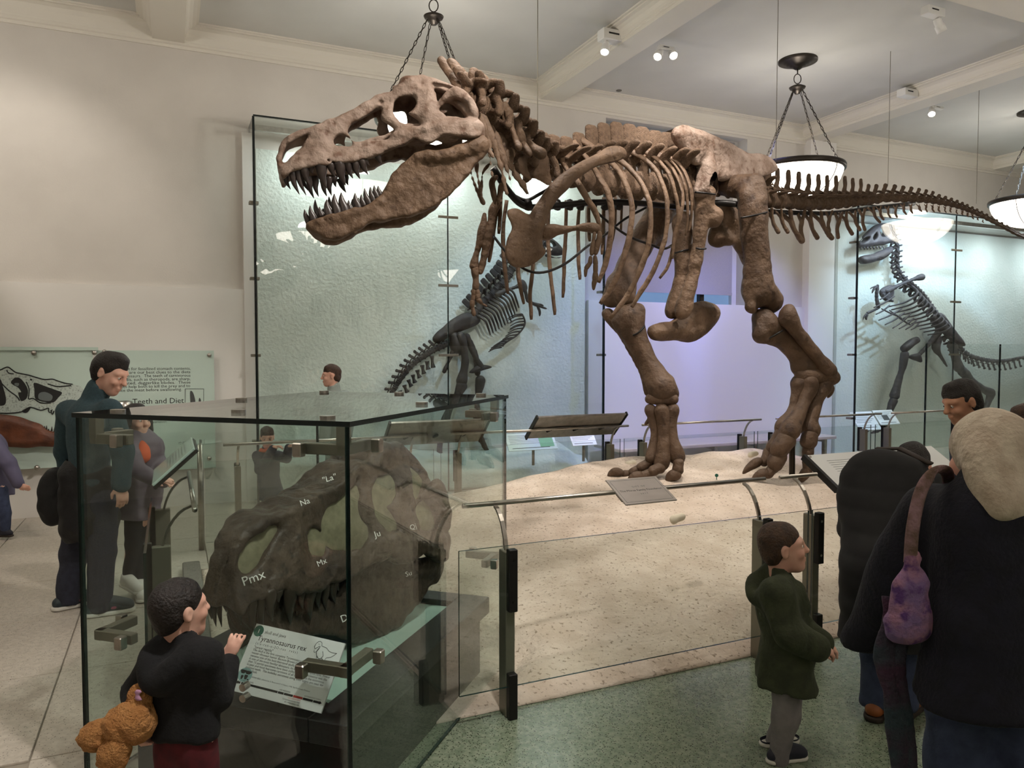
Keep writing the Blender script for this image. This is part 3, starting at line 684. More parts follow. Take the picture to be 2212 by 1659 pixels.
def tooth(base, tip, w, parent, mat='tooth', M=None, back=(1, 0, 0)):
    """curved blade tooth from base to tip"""
    b, t = Vector(base), Vector(tip); d = t - b; bk = Vector(back); mid = b + d * .5 - bk * d.length * .07
    pts = crom([b - d * .18, b + d * .1, mid, t], 4); n = len(pts); r = [w * (1 - (i / (n - 1)) ** 2.3) * (1 if i else .8) + .0015 for i in range(n)]
    v, f = tube(pts, r, 8, flat=((0, 1, 0), .72))
    if M is not None: v = xf(v, M)
    obj('tooth', v, f, mat, parent, True)
UP_NEAR = [(205, 1030, 248, 1138, 38, .09), (262, 1000, 320, 1180, 46, .12), (308, 985, 372, 1185, 44, .13), (355, 968, 405, 1110, 58, .145), (412, 958, 425, 1012, 40, .15), (492, 955, 537, 1132, 72, .155), (570, 950, 606, 1042, 50, .16), (640, 945, 687, 1108, 72, .16), (706, 940, 746, 1052, 50, .16), (766, 935, 802, 1057, 50, .165), (820, 920, 866, 1022, 50, .17), (850, 915, 880, 950, 30, .17), (945, 880, 980, 938, 40, .175)]
UP_FAR = [(330, 1010, 390, 1150, 44, -.10), (395, 1060, 436, 1212, 46, -.13), (445, 1060, 472, 1197, 46, -.14), (510, 1080, 538, 1196, 42, -.15), (556, 1060, 576, 1190, 46, -.155), (600, 1050, 611, 1122, 36, -.155), (648, 1070, 691, 1165, 46, -.16), (690, 1040, 709, 1107, 36, -.16)]
LO_NEAR = [(392, 1392, 360, 1298, 42, .035), (432, 1372, 405, 1268, 46, .06), (497, 1345, 480, 1278, 36, .085), (556, 1335, 538, 1218, 58, .095), (625, 1322, 597, 1174, 66, .105), (684, 1305, 652, 1164, 66, .11), (727, 1298, 712, 1225, 34, .115), (788, 1280, 762, 1168, 52, .12), (832, 1262, 812, 1180, 42, .125), (872, 1245, 838, 1130, 46, .13), (908, 1220, 885, 1120, 42, .135), (938, 1195, 915, 1108, 42, .14), (962, 1175, 947, 1112, 32, .145)]
LO_FAR = [(470, 1345, 445, 1220, 42, -.05), (520, 1345, 508, 1290, 34, -.07), (590, 1330, 555, 1195, 50, -.09), (760, 1290, 742, 1215, 40, -.11), (800, 1275, 790, 1205, 36, -.115)]
for lst, par in ((UP_NEAR + UP_FAR, skull), (LO_NEAR + LO_FAR, jaw)):
    for x0, y0, x1, y1, w, l in lst:
        lt = l * (.97 if par is skull else 1.0); tooth(sk3(x0, y0, l), sk3(x1, y1, lt), w * .27125 * m_px(5.05) / 1.6, par, M=SKM)
# ---- vertebra templates (unit centrum: x backwards, z up)
def vert_mesh(kind):
    h = .055; S = SDF((-1.0, -1.35, -1.25), (1.0, 1.35, 2.3), h); c = .10
    S.cap((-.36, 0, 0), (.36, 0, 0), .40, .40, .05)
    for x in (-.40, .40): S.ell((x, 0, 0), (.11, .52, .52), .10)
    for sg in (1, -1): S.ell((0, sg * .52, .05), (.24, .16, .26), .10, sub=True)
    if kind in ('tail_a', 'tail_b', 'tail_c'):
        hgt = {'tail_a': 1.75, 'tail_b': 1.30, 'tail_c': 1.0}[kind]
        S.cap((-.05, 0, .35), (.12, 0, .72), .20, .17, c, flat=((0, 1, 0), .8))
        S.chain([(.12, 0, .7), (.28, 0, 1.1), (.36, 0, hgt)], [.20, .17, .22], c, flat=((0, 1, 0), .42))
        for sg in (1, -1):
            S.cap((-.1, sg * .12, .60), (-.62, sg * .16, .82), .11, .07, c); S.cap((.3, sg * .1, .72), (.58, sg * .1, .70), .10, .06, c)
            if kind == 'tail_a': S.chain([(0, sg * .35, .30), (.18, sg * .8, .40), (.42, sg * 1.2, .36)], [.17, .14, .10], c, flat=((0, 0, 1), .5))
            if kind == 'tail_b': S.chain([(0, sg * .35, .22), (.2, sg * .8, .26)], [.13, .09], c, flat=((0, 0, 1), .5))
    elif kind == 'dorsal':
        S.cap((-.02, 0, .35), (0, 0, .85), .26, .24, c, flat=((0, 1, 0), .9))
        for x, zt in ((-.21, 1.93), (-.07, 1.98), (.08, 1.94), (.22, 1.97)): S.chain([(x * .8, 0, .85), (x, 0, 1.35), (x * 1.05 + .02, 0, zt)], [.15, .14, .15], c, flat=((0, 1, 0), .5))
        for sg in (1, -1):
            S.chain([(.0, sg * .22, .80), (.0, sg * .7, 1.10), (.02, sg * 1.15, 1.25)], [.20, .17, .15], c, flat=((0, 0, 1), .6))
            S.cap((-.2, sg * .14, .85), (-.55, sg * .18, .95), .12, .09, c); S.cap((.2, sg * .12, .85), (.55, sg * .12, .90), .12, .08, c)
    else:                                                   # neck
        S.cap((0, 0, .35), (.05, 0, .75), .28, .24, c)
        S.chain([(.1, 0, .8), (.2, 0, 1.15), (.12, 0, 1.55)], [.24, .18, .17], c, flat=((0, 1, 0), .6))
        for sg in (1, -1):
            S.chain([(0, sg * .25, .6), (-.1, sg * .62, .70), (-.42, sg * .85, .95)], [.22, .2, .2], c, flat=((0, 0, 1), .7))
            S.chain([(.1, sg * .25, .75), (.35, sg * .6, .95), (.62, sg * .75, .95)], [.2, .2, .16], c, flat=((0, 0, 1), .6))
            S.chain([(-.05, sg * .4, .45), (-.1, sg * .75, .1), (-.1, sg * .88, -.35)], [.18, .15, .15], c)
            S.cap((-.1, sg * .42, -.15), (-.1, sg * .86, -.4), .13, .12, c)
    S.noise(.03, 5, 3, .2); v, f = S.mesh(); v = smooth_mesh(v, f, 1); return v, f
VT = {k: vert_mesh(k) for k in ('tail_a', 'tail_b', 'tail_c', 'dorsal', 'neck')}
VMESH = {}
def vertebra(kind, c, ax, L, H, Wd, parent, mat='bone', up=(0, 0, 1)):
    key = (kind, mat)
    if key not in VMESH: VMESH[key] = new_mesh('vertebra', *VT[kind], mat, smooth=True)
    M = frame(c, ax, up) @ Matrix.Diagonal((L, Wd, H, 1)); return inst('vertebra', VMESH[key], M, parent)
def place_row(pts, kinds, L, H, Wd, parent, mat, tilt=None):
    n = len(pts)
    for i in range(n):
        ax = pts[min(i + 1, n - 1)] - pts[max(i - 1, 0)]
        up = Vector((0, 0, 1)) if tilt is None else Vector(tilt[i])
        vertebra(kinds[i] if not isinstance(kinds, str) else kinds, pts[i], ax, L[i], H[i], Wd[i], parent, mat, up)
# tail
TC = [(200, 540, 130), (265, 550, 130), (350, 557, 126), (430, 562, 122), (510, 572, 118), (590, 570, 114), (660, 570, 110), (730, 566, 106), (800, 562, 102), (862, 558, 98), (925, 552, 92), (982, 549, 88), (1042, 543, 82), (1110, 532, 78), (1180, 531, 74), (1246, 534, 70), (1310, 536, 66), (1370, 540, 62), (1427, 545, 58), (1480, 551, 54), (1530, 560, 50), (1580, 570, 47), (1627, 580, 44), (1672, 592, 41), (1713, 605, 39), (1752, 619, 37), (1791, 635, 35), (1828, 650, 34), (1865, 667, 33), (1903, 686, 32), (1942, 706, 31), (1981, 726, 30), (2021, 747, 29), (2061, 768, 28), (2101, 790, 27), (2142, 812, 26), (2190, 832, 25), (2240, 850, 24)]
tp = []; 
for x, y, h_ in TC: px, py = Z5(x, y); tp.append(P(px, py, dm(px)))
Lt = [ (tp[min(i + 1, len(tp) - 1)] - tp[max(i - 1, 0)]).length / (2 if 0 < i < len(tp) - 1 else 1) for i in range(len(tp))]
Ht = [h_ * .2773 * m_px(dm(Z5(x, y)[0])) for x, y, h_ in TC]
kinds = ['tail_a' if i < 11 else 'tail_b' if i < 20 else 'tail_c' for i in range(len(tp))]
place_row(tp, kinds, [l * .96 for l in Lt], [h_ * (.98 if i < 9 else .92) for i, h_ in enumerate(Ht)], [h_ * .85 for h_ in Ht], TR, 'bone')
CH = [(215, 620, 293, 797), (290, 625, 367, 797), (350, 640, 475, 868), (470, 640, 482, 858), (515, 640, 596, 842), (590, 650, 710, 845), (690, 640, 690, 800), (765, 650, 758, 838), (795, 650, 868, 812), (870, 640, 928, 780), (945, 625, 966, 776), (1015, 610, 1083, 720), (1075, 600, 1113, 700), (1140, 600, 1167, 685), (1205, 590, 1217, 680), (1260, 580, 1290, 660), (1322, 580, 1340, 652), (1380, 580, 1412, 640), (1440, 580, 1455, 640), (1490, 585, 1508, 640), (1540, 590, 1552, 640), (1590, 598, 1602, 645), (1635, 605, 1640, 645), (1680, 615, 1690, 655), (1725, 630, 1735, 668), (1765, 645, 1775, 680), (1805, 660, 1815, 695), (1845, 675, 1855, 708), (1885, 695, 1895, 725)]
for i, (x0, y0, x1, y1) in enumerate(CH):
    pa, pb = Z5(x0, y0), Z5(x1, y1); d = dm(pa[0]); a, b = P(*pa, d), P(*pb, d + .03); mid = a + (b - a) * .5 + Vector((-.02, 0, 0)); lw = (b - a).length
    ax = (tp[5] - tp[2]).normalized(); sd = Vector((ax.y, -ax.x, 0)) * lw * .16
    lo, hi = bounds([a, b, a + sd, a - sd], .06); S = SDF(lo, hi, max(.006, lw / 40))
    m2 = a + (b - a) * .38
    for sg in (1, -1): S.cap(a + sd * sg, m2, lw * .06, lw * .065, .01)
    S.chain([m2, mid + (b - mid) * .3, b], [lw * .075, lw * .065, lw * .085], .012); S.noise(.003, 40, i); sculpt('chevron', S, 'bone', TR)
# trunk vertebrae (behind the ribs)
dor = [(1196, 372, 62), (1224, 380, 62), (1252, 385, 62), (1280, 390, 62), (1308, 394, 62), (1336, 397, 62), (1364, 400, 62), (1392, 402, 62), (1420, 404, 62), (1446, 405, 62), (1470, 406, 62)]
dp = [P(x, y, dm(x)) for x, y, _ in dor]
top_d = [292, 296, 288, 272, 268, 266, 270, 276, 284, 288, 290]
Ld = [.185 + .006 * i for i in range(len(dp))]
Hd = [(y - t_) * m_px(dm(x)) / 2.14 for (x, y, _), t_ in zip(dor, top_d)]
place_row(dp, 'dorsal', [l * 1.02 for l in Ld], Hd, [.19] * len(dp), TR, 'bone')
sac = [P(x, y, dm(x)) for x, y in ((1500, 400), (1530, 402), (1562, 406), (1594, 410), (1626, 414), (1652, 420))]
place_row(sac, 'dorsal', [.2] * 6, [.24, .22, .19, .16, .14, .13], [.10] * 6, TR, 'bone')
# neck vertebrae, each with its pair of neck ribs
nk = [(1003, 222), (1028, 228), (1052, 240), (1074, 262), (1093, 288), (1111, 316), (1130, 340), (1150, 356), (1172, 366)]
npnt = [P(x, y, dm(max(x, 1010)) + .02) for x, y in nk]
tilt = [(-.5, -.1, 1), (-.3, 0, 1), (.1, .1, 1), (.45, .3, 1), (.6, .45, 1), (.6, .5, 1), (.5, .4, 1), (.3, .3, 1), (.1, .1, 1)]
place_row(npnt, 'neck', [.155] * 9, [.135, .15, .15, .155, .16, .165, .165, .165, .17], [.17] * 9, TR, 'bone', tilt)
NECK_TOP = [(1000, 195, 953, 132, 15), (1012, 190, 975, 138, 13), (1022, 192, 988, 150, 12), (1030, 190, 1004, 162, 11), (1040, 200, 1022, 155, 13), (1048, 205, 1044, 172, 15), (1075, 225, 1060, 190, 10), (1080, 228, 1073, 203, 12), (1095, 262, 1090, 226, 9), (1104, 272, 1098, 240, 11), (1128, 318, 1124, 284, 9)]
for x0, y0, x1, y1, r in NECK_TOP:
    d = dm(1060) + .02; a, b = P(x0, y0, d), P(x1, y1, d + (.04 if x1 % 2 else -.04)); rr = r * m_px(d) / 1.35
    bone('neural_spine', [a, a + (b - a) * .5, b], [rr * 1.0, rr * .85, rr], TR, flat=((SK_L.x, SK_L.y, 0), .55), h=.007, seed=x0)
NR = [(350, 480, 430, 640, 560, 900, 665, 1072, 26), (460, 480, 560, 760, 600, 1010, 645, 1390, 44), (480, 470, 590, 720, 700, 1000, 830, 1520, 60), (620, 660, 690, 850, 800, 1100, 905, 1440, 66), (720, 760, 790, 900, 900, 1170, 1115, 1530, 70)]
for j, (x0, y0, x1, y1, x2, y2, x3, y3, w) in enumerate(NR):
    d = dm(1060 + 14 * j) - .20; k_ = .16275 * m_px(d)
    bone('neck_rib', [Q(Z6, x0, y0, d), Q(Z6, x1, y1, d), Q(Z6, x2, y2, d), Q(Z6, x3, y3, d - .03)], [w * k_ * .8, w * k_ * .75, w * k_ * .3, w * k_ * .12 + .002], TR, flat=((0, 1, 0), .5), h=.006, seed=j)
BL = [[(800, 960), (940, 920), (1000, 930), (960, 1010), (920, 1090), (940, 1200), (1090, 1500), (1080, 1520), (960, 1330), (850, 1190)],
      [(915, 1120), (1000, 1040), (1130, 990), (1145, 1010), (1100, 1090), (1140, 1260), (1170, 1340), (1305, 1415), (1150, 1360), (1010, 1270), (930, 1180)],
      [(1210, 1000), (1300, 980), (1360, 1020), (1370, 1180), (1440, 1380), (1400, 1430), (1260, 1370), (1150, 1300), (1200, 1180), (1230, 1090)]]
def plate(name, poly, zf, d, th, parent, mat='bone', dd=None, h=.008, nz=(.005, 20), seed=2, extra=None, rnd=.02):
    """flat bone traced in a vertical plane facing roughly the animal's side; dd = depth change per metre to the right"""
    o = Q(zf, *poly[0], d); A = Vector((1, dd if dd is not None else .75, 0)).normalized(); Ln = Vector((A.y, -A.x, 0))
    c = Vector((0, 0, CAMZ)) - o
    def ab(x, y):
        r = _ray(*zf(x, y)); k = -c.dot(Ln) / r.dot(Ln); p = c + r * k; return (p.dot(A), p.z)
    pl = loop2([ab(*q) for q in poly], 3); M = Matrix((A, Ln, Vector((0, 0, 1)))).transposed().to_4x4(); M.translation = o
    S = SDF((pl[:, 0].min() - .04, -th - .06, pl[:, 1].min() - .04), (pl[:, 0].max() + .04, th + .06, pl[:, 1].max() + .04), h)
    d2 = pdist(S.ax[0][:, None], S.ax[2][None, :], pl); prof = th * (.45 + .55 * sm01(-d2 / .08))
    S.f = smax(d2[:, None, :], (np.abs(S.ax[1])[None, :, None] - prof[:, None, :]), rnd).astype(np.float32)
    if extra: extra(S, ab)
    S.noise(nz[0], nz[1], seed); return sculpt(name, S, mat, parent, M)
for j, pl in enumerate(BL): plate('neck_rib', pl, Z6, dm(1110 + 25 * j) - .22, .022, TR, seed=j)
NB = [(820, 600, 880, 640, 960, 850, 990, 920, 50), (980, 740, 1020, 840, 1080, 920, 1130, 1000, 55), (1100, 860, 1180, 930, 1240, 970, 1290, 1000, 60), (570, 300, 620, 400, 680, 560, 660, 650, 50), (720, 450, 750, 560, 800, 680, 820, 740, 55), (600, 650, 650, 750, 690, 800, 730, 830, 45)]
for j, (x0, y0, x1, y1, x2, y2, x3, y3, w) in enumerate(NB):
    d = dm(1085 + 12 * j) - .13; k_ = .16275 * m_px(d)
    bone('neck_process', [Q(Z6, x0, y0, d + .08), Q(Z6, x1, y1, d), Q(Z6, x2, y2, d - .03), Q(Z6, x3, y3, d - .06)], [w * k_, w * k_ * .75, w * k_ * .7, w * k_ * .95], TR, h=.007, seed=j + 3)
FARN = [(330, 1160, 400, 1400, 490, 1610, 525, 1659, 14), (430, 1100, 430, 1220, 470, 1450, 490, 1600, 16), (590, 1140, 510, 1250, 490, 1430, 480, 1600, 26), (700, 1300, 630, 1360, 650, 1500, 670, 1659, 30), (760, 1420, 740, 1500, 720, 1600, 715, 1700, 34)]
for j, (x0, y0, x1, y1, x2, y2, x3, y3, w) in enumerate(FARN):
    d = dm(1060) + .3; k_ = .16275 * m_px(d)
    bone('neck_rib', [Q(Z6, x0, y0, d), Q(Z6, x1, y1, d), Q(Z6, x2, y2, d), Q(Z6, x3, y3, d)], [w * k_ * .9, w * k_ * .8, w * k_ * .6, w * k_ * .3], TR, h=.007, seed=j + 9)
# ribs: crop points along each rib, root depth, sideways bulge
RN = [([(655, 285), (690, 400), (765, 495), (845, 625), (905, 725), (932, 832)], 52), ([(750, 240), (835, 335), (912, 452), (982, 572), (1012, 705), (1010, 855), (980, 1050), (925, 1202)], 50),
      ([(800, 222), (900, 292), (1032, 402), (1112, 532), (1152, 682), (1140, 862), (1088, 1062), (1010, 1242), (940, 1352)], 48), ([(905, 265), (1075, 368), (1180, 472), (1252, 592), (1282, 742), (1268, 922), (1215, 1102), (1128, 1282), (1000, 1452)], 46),
      ([(1050, 270), (1200, 332), (1312, 432), (1380, 582), (1396, 742), (1374, 922), (1300, 1122), (1210, 1272), (1152, 1372)], 42), ([(1170, 280), (1302, 342), (1402, 452), (1452, 602), (1470, 752), (1442, 902), (1425, 1042)], 36),
      ([(1250, 290), (1382, 372), (1462, 482), (1502, 622), (1482, 762), (1452, 882), (1402, 1082), (1345, 1172)], 32), ([(1300, 300), (1432, 382), (1502, 502), (1532, 642), (1530, 782), (1518, 882)], 28),
      ([(1350, 310), (1472, 392), (1542, 522), (1562, 662), (1556, 772), (1540, 862)], 26), ([(1392, 322), (1502, 422), (1560, 562), (1572, 682), (1560, 702)], 22)]
for j, (pts, w) in enumerate(RN):
    d0 = dm(Z2(*pts[0])[0]); n = len(pts); out = []; rr = []
    for i, q in enumerate(pts):
        u = i / (n - 1); d = d0 - .30 * sm01(u / .45) + .12 * sm01((u - .5) / .5) + (.25 * (Z2(*q)[0] - Z2(*pts[0])[0]) / 200); out.append(P(*Z2(*q), d))
        rr.append(w * .31646 * m_px(d) / 2 * (1.15 if i == 0 else 1.0 if i < n - 2 else .9 if i == n - 2 else .62))
    pc = crom([tuple(a) + (b,) for a, b in zip(out, rr)], 5); v, f = tube(pc[:, :3], pc[:, 3], 10, flat=((.6, -.8, 0), .6)); v = np.array(v); v = v + .004 * np.stack([wob(v, 25, j + q) for q in range(3)], 1)
    obj('rib', v, f, 'bone', TR, True)
RFAR = [[(595, 640), (582, 800), (590, 1050), (610, 1250), (627, 1422)], [(705, 640), (702, 850), (692, 1050), (683, 1302)], [(795, 640), (786, 850), (789, 1050), (796, 1182)], [(860, 640), (858, 780), (868, 920)], [(962, 620), (957, 820), (950, 1012)], [(1042, 620), (1032, 800), (1015, 932)], [(1086, 610), (1080, 852)], [(300, 640), (280, 800), (274, 960), (290, 1150), (307, 1282)], [(385, 900), (375, 1110), (390, 1230), (416, 1352)], [(485, 900), (476, 1100), (461, 1280), (468, 1456)], [(262, 540), (256, 700), (246, 872)], [(235, 690), (202, 900), (174, 1062)]]
for j, pts in enumerate(RFAR):
    d = 6.15 + .1 * j if j < 7 else 6.1; out = [P(*Z2(*q), d + .45 - (.25 if j >= 7 else 0)) for q in pts]; w = 24 * .31646 * m_px(6.7) / 2
    pc = crom(out, 5); n = len(pc); r = [w * (1.15 - .4 * abs(i / (n - 1) - .55)) for i in range(n)]; r[-1] *= .7
    v, f = tube(pc, r, 8, flat=((0, 1, 0), .7)); v = np.array(v); v = v + .004 * np.stack([wob(v, 25, j + q) for q in range(3)], 1); obj('rib', v, f, 'bone', TR, True)
# shoulder blades and arms
dS = 5.72
def sc_extra(S, ab):
    pts = [(1000, 330, .012), (930, 360, .02), (860, 392, .027), (770, 448, .034), (680, 522, .040), (605, 602, .044), (545, 690, .046), (515, 760, .05), (470, 850, .05)]
    S.chain([(lambda q: (q[0], .0, q[1]))(ab(x, y)) for x, y, r in pts], [r for _, _, r in pts], .03)
plate('shoulder_blade', [(1106, 295), (1104, 350), (1010, 392), (900, 420), (800, 470), (720, 545), (640, 640), (580, 720), (545, 850), (538, 950), (562, 1000), (480, 1082), (390, 1107), (320, 1082), (288, 1000), (300, 900), (330, 820), (298, 750), (300, 702), (370, 690), (450, 735), (510, 690), (560, 600), (640, 500), (720, 440), (840, 368), (930, 310), (985, 275), (1060, 270)], Z2, dS, .035, TR, 'bone', dd=.55, extra=sc_extra, h=.009)
def arm(pts, radii, name, d, par=TR, extra=None, mat='bone', **kw):
    k_ = .31646 * m_px(d); return bone(name, [Q(Z2, x, y, d) for x, y in pts], [r * k_ for r in radii], par, mat, .015, extra, h=.006, **kw)
arm([(560, 862), (600, 852), (680, 842), (760, 832), (850, 826), (905, 836)], [46, 42, 28, 26, 30, 36], 'humerus', 5.62)
arm([(898, 868), (888, 930), (880, 1005)], [20, 14, 18], 'radius', 5.58); arm([(930, 862), (920, 930), (906, 1000)], [18, 16, 20], 'ulna', 5.58)
for pts, r in (([(872, 1030), (866, 1070)], 15), ([(862, 1075), (842, 1105)], 14), ([(840, 1112), (836, 1160)], 11), ([(902, 1025), (906, 1075)], 17), ([(905, 1082), (903, 1128)], 15), ([(902, 1135), (899, 1180)], 14), ([(897, 1190), (892, 1250)], 12)):
    arm([pts[0], ((pts[0][0] + pts[1][0]) / 2, (pts[0][1] + pts[1][1]) / 2), pts[1]], [r, r * .7, r * .85], 'finger_bone', 5.56)
dF = 6.25
arm([(240, 650), (205, 720), (190, 800), (160, 950), (120, 1130)], [34, 32, 26, 30, 16], 'shoulder_blade', dF); arm([(150, 740), (140, 820), (125, 900), (90, 1010), (72, 1085)], [16, 26, 24, 22, 30], 'humerus', dF)
arm([(80, 1110), (90, 1180), (86, 1240)], [24, 14, 18], 'radius', dF)
for pts, r in (([(78, 1260), (66, 1320)], 15), ([(64, 1330), (66, 1370)], 13), ([(68, 1378), (78, 1418)], 12), ([(96, 1260), (100, 1310)], 14), ([(102, 1320), (130, 1345)], 12), ([(134, 1348), (162, 1364)], 9)):
    arm([pts[0], ((pts[0][0] + pts[1][0]) / 2, (pts[0][1] + pts[1][1]) / 2), pts[1]], [r, r * .75, r * .8], 'finger_bone', dF)
# steel armature
def rail(pts, r, name='armature_bar', mat='iron', n=8): v, f = tube(crom(pts, 5), r, n); return obj(name, v, f, mat, TR, True)
rail([Q(Z2, 205, 420, 5.9), Q(Z2, 320, 590, 6.0), Q(Z2, 430, 683, 6.1), Q(Z2, 600, 680, 6.25), Q(Z2, 900, 655, 6.6), Q(Z2, 1200, 660, 6.95), Q(Z2, 1500, 690, 7.4), Q(Z2, 1800, 690, 7.8), Q(Z5, 260, 640, 8.05), Q(Z5, 700, 650, 8.8), Q(Z5, 1000, 615, 9.3), Q(Z5, 1350, 575, 10.0)], .028)
for x in (440, 560, 640, 725, 800, 885, 965, 1060, 1160): rail([Q(Z2, x, 655, 6.1 + (x - 430) * .00115), Q(Z2, x + 6, 672, 6.1 + (x - 430) * .00115 - .02), Q(Z2, x, 695, 6.1 + (x - 430) * .00115)], .036, 'clamp')
rail([Q(Z2, 205, 880, 6.3), Q(Z2, 300, 1000, 6.1), Q(Z2, 420, 1110, 5.9), Q(Z2, 550, 1132, 5.9), Q(Z2, 700, 1072, 6.1), Q(Z2, 850, 955, 6.5), Q(Z2, 960, 885, 6.8), Q(Z2, 1100, 772, 7.0), Q(Z2, 1250, 690, 7.1)], .011)
rail([Q(Z2, 890, 700, 6.0), Q(Z2, 1000, 795, 6.05), Q(Z2, 1140, 890, 6.2), Q(Z2, 1280, 942, 6.4), Q(Z2, 1370, 972, 6.55), Q(Z2, 1440, 940, 6.8)], .011)
rail([Q(Z2, 330, 600, 6.1), Q(Z2, 430, 640, 6.1), Q(Z2, 520, 600, 6.1), Q(Z2, 590, 560, 6.1)], .014)
# pelvis
def il_extra(S, ab):
    def c(x, y, l=0): a, b = ab(x, y); return (a, l, b)
    S.chain([c(830, 420, .0), c(830, 520, .02), c(820, 620, .02), c(815, 680, .02)], [.06, .07, .085, .095], .04)
    S.chain([c(600, 200), c(640, 300), c(740, 430)], [.03, .035, .03], .04); S.chain([c(900, 545), c(1100, 550), c(1300, 520)], [.05, .045, .04], .04)
    S.ell(c(1010, 420, .10), (.25, .05, .10), .06, sub=True)
plate('ilium', [(560, 205), (598, 162), (640, 148), (720, 168), (820, 198), (900, 238), (980, 268), (1060, 318), (1160, 368), (1260, 378), (1340, 408), (1388, 470), (1382, 512), (1330, 542), (1240, 545), (1130, 562), (1040, 548), (960, 542), (915, 570), (895, 620), (905, 700), (820, 715), (735, 690), (755, 600), (775, 520), (800, 440), (770, 465), (735, 440), (700, 392), (655, 345), (600, 302), (568, 255)], Z3, 6.82, .05, TR, 'bone_pale', dd=.75, extra=il_extra, h=.011)
plate('ilium', [(480, 215), (560, 180), (640, 170), (760, 220), (900, 300), (1060, 370), (1240, 440), (1320, 520), (1100, 540), (900, 560), (850, 680), (760, 690), (720, 560), (640, 420), (540, 320), (490, 270)], Z3, 7.42, .04, TR, 'bone', dd=.75, h=.013)
def leg(zf, pts, name, mat='bone_leg', extra=None, **kw):
    """pts: crop x, crop y, depth, radius in crop pixels"""
    kk = {Z2: .31646, Z3: .27125, Z4: .28029}[zf]; L = [Q(zf, x, y, d) for x, y, d, r in pts]; R = [r * kk * m_px(d) for x, y, d, r in pts]
    ex = []
    for e in (extra or []):
        if e[0] == 'ell': ex.append(('ell', Q(zf, e[1], e[2], e[3]), tuple(q * kk * m_px(e[3]) for q in e[4])))
        elif e[0] == 'sub': ex.append(('sub', Q(zf, e[1], e[2], e[3]), tuple(q * kk * m_px(e[3]) for q in e[4])))
        else: ex.append(('cap', Q(zf, *e[1]), Q(zf, *e[2]), e[3] * kk * m_px(e[1][2]), e[4] * kk * m_px(e[1][2])))
    kw.setdefault('k', .055 if max(R) > .06 else .02); return bone(name, L, R, TR, mat, extra=ex, **kw)
leg(Z3, [(820, 690, 7.1, 78), (815, 800, 7.1, 62), (790, 950, 7.1, 46), (770, 1120, 7.1, 40), (735, 1300, 7.1, 40), (690, 1480, 7.1, 46), (640, 1640, 7.1, 60)], 'pubis', 'bone', [('ell', 900, 880, 7.1, (70, 60, 90))])
leg(Z3, [(640, 900, 7.3, 60), (640, 1000, 7.3, 62), (650, 1150, 7.3, 60), (655, 1300, 7.3, 60), (620, 1480, 7.3, 55), (560, 1640, 7.3, 55)], 'pubis', 'bone')
def boot_extra(S, ab):
    def c(x, y, l=0): a, b = ab(x, y); return (a, l, b)
    S.chain([c(640, 420), c(760, 415), c(880, 425), c(980, 380), (c(1050, 290))], [.07, .065, .08, .07, .05], .04)
plate('pubic_boot', [(585, 402), (600, 372), (690, 345), (760, 330), (850, 255), (930, 190), (1010, 184), (1082, 215), (1112, 262), (1100, 322), (1040, 392), (960, 442), (862, 476), (792, 466), (700, 480), (620, 467), (586, 432)], Z4, 7.05, .085, TR, 'bone', dd=.75, extra=boot_extra, h=.012)
leg(Z3, [(990, 830, 7.5, 60), (1020, 900, 7.5, 66), (1060, 1000, 7.55, 52), (1120, 1120, 7.6, 46), (1190, 1240, 7.7, 44), (1260, 1380, 7.8, 46)], 'ischium', 'bone', [('ell', 920, 1050, 7.5, (70, 40, 80)), ('cap', (920, 1000, 7.5), (1010, 1060, 7.5), 60, 50)])
# near leg
leg(Z3, [(985, 640, 7.42, 68), (1080, 640, 7.3, 72), (1180, 650, 7.2, 86), (1200, 760, 7.15, 96), (1205, 900, 7.15, 95), (1220, 1050, 7.15, 86), (1235, 1200, 7.16, 84), (1235, 1350, 7.18, 96), (1240, 1480, 7.2, 112)], 'femur', 'bone_leg', [('ell', 1225, 620, 7.15, (66, 70, 80)), ('cap', (1225, 1470, 7.18), (1195, 1590, 7.13), 96, 58), ('cap', (1260, 1440, 7.2), (1345, 1545, 7.26), 100, 98), ('ell', 1150, 730, 7.1, (26, 26, 40)), ('sub', 1268, 1625, 7.08, (34, 40, 80))], h=.012)
leg(Z4, [(1450, 320, 7.2, 78), (1490, 385, 7.2, 84), (1560, 440, 7.22, 68), (1650, 510, 7.25, 60), (1740, 600, 7.28, 66), (1800, 690, 7.3, 92)], 'tibia', 'bone_leg', [('ell', 1430, 420, 7.14, (50, 50, 80)), ('cap', (1440, 440, 7.12), (1475, 480, 7.12), 40, 22), ('cap', (1740, 700, 7.25), (1880, 720, 7.32), 62, 60)], h=.011)
leg(Z4, [(1660, 235, 7.12, 34), (1655, 300, 7.12, 52), (1690, 380, 7.13, 44), (1770, 480, 7.15, 36), (1860, 590, 7.18, 36), (1930, 680, 7.22, 46), (1965, 725, 7.24, 56)], 'fibula', 'bone_leg', [('cap', (1660, 310, 7.12), (1600, 340, 7.12), 40, 26)], h=.011)
leg(Z4, [(1740, 745, 7.22, 42), (1850, 755, 7.24, 50), (1960, 765, 7.28, 46), (1995, 760, 7.3, 44)], 'ankle_bone', 'bone_leg', h=.009)
leg(Z4, [(1735, 800, 7.24, 53.8), (1738, 850, 7.24, 38.6), (1715, 930, 7.22, 27.2), (1675, 1040, 7.18, 28.8), (1625, 1130, 7.14, 42.3), (1605, 1158, 7.12, 49.3)], 'metatarsal', 'bone_leg', h=.009)
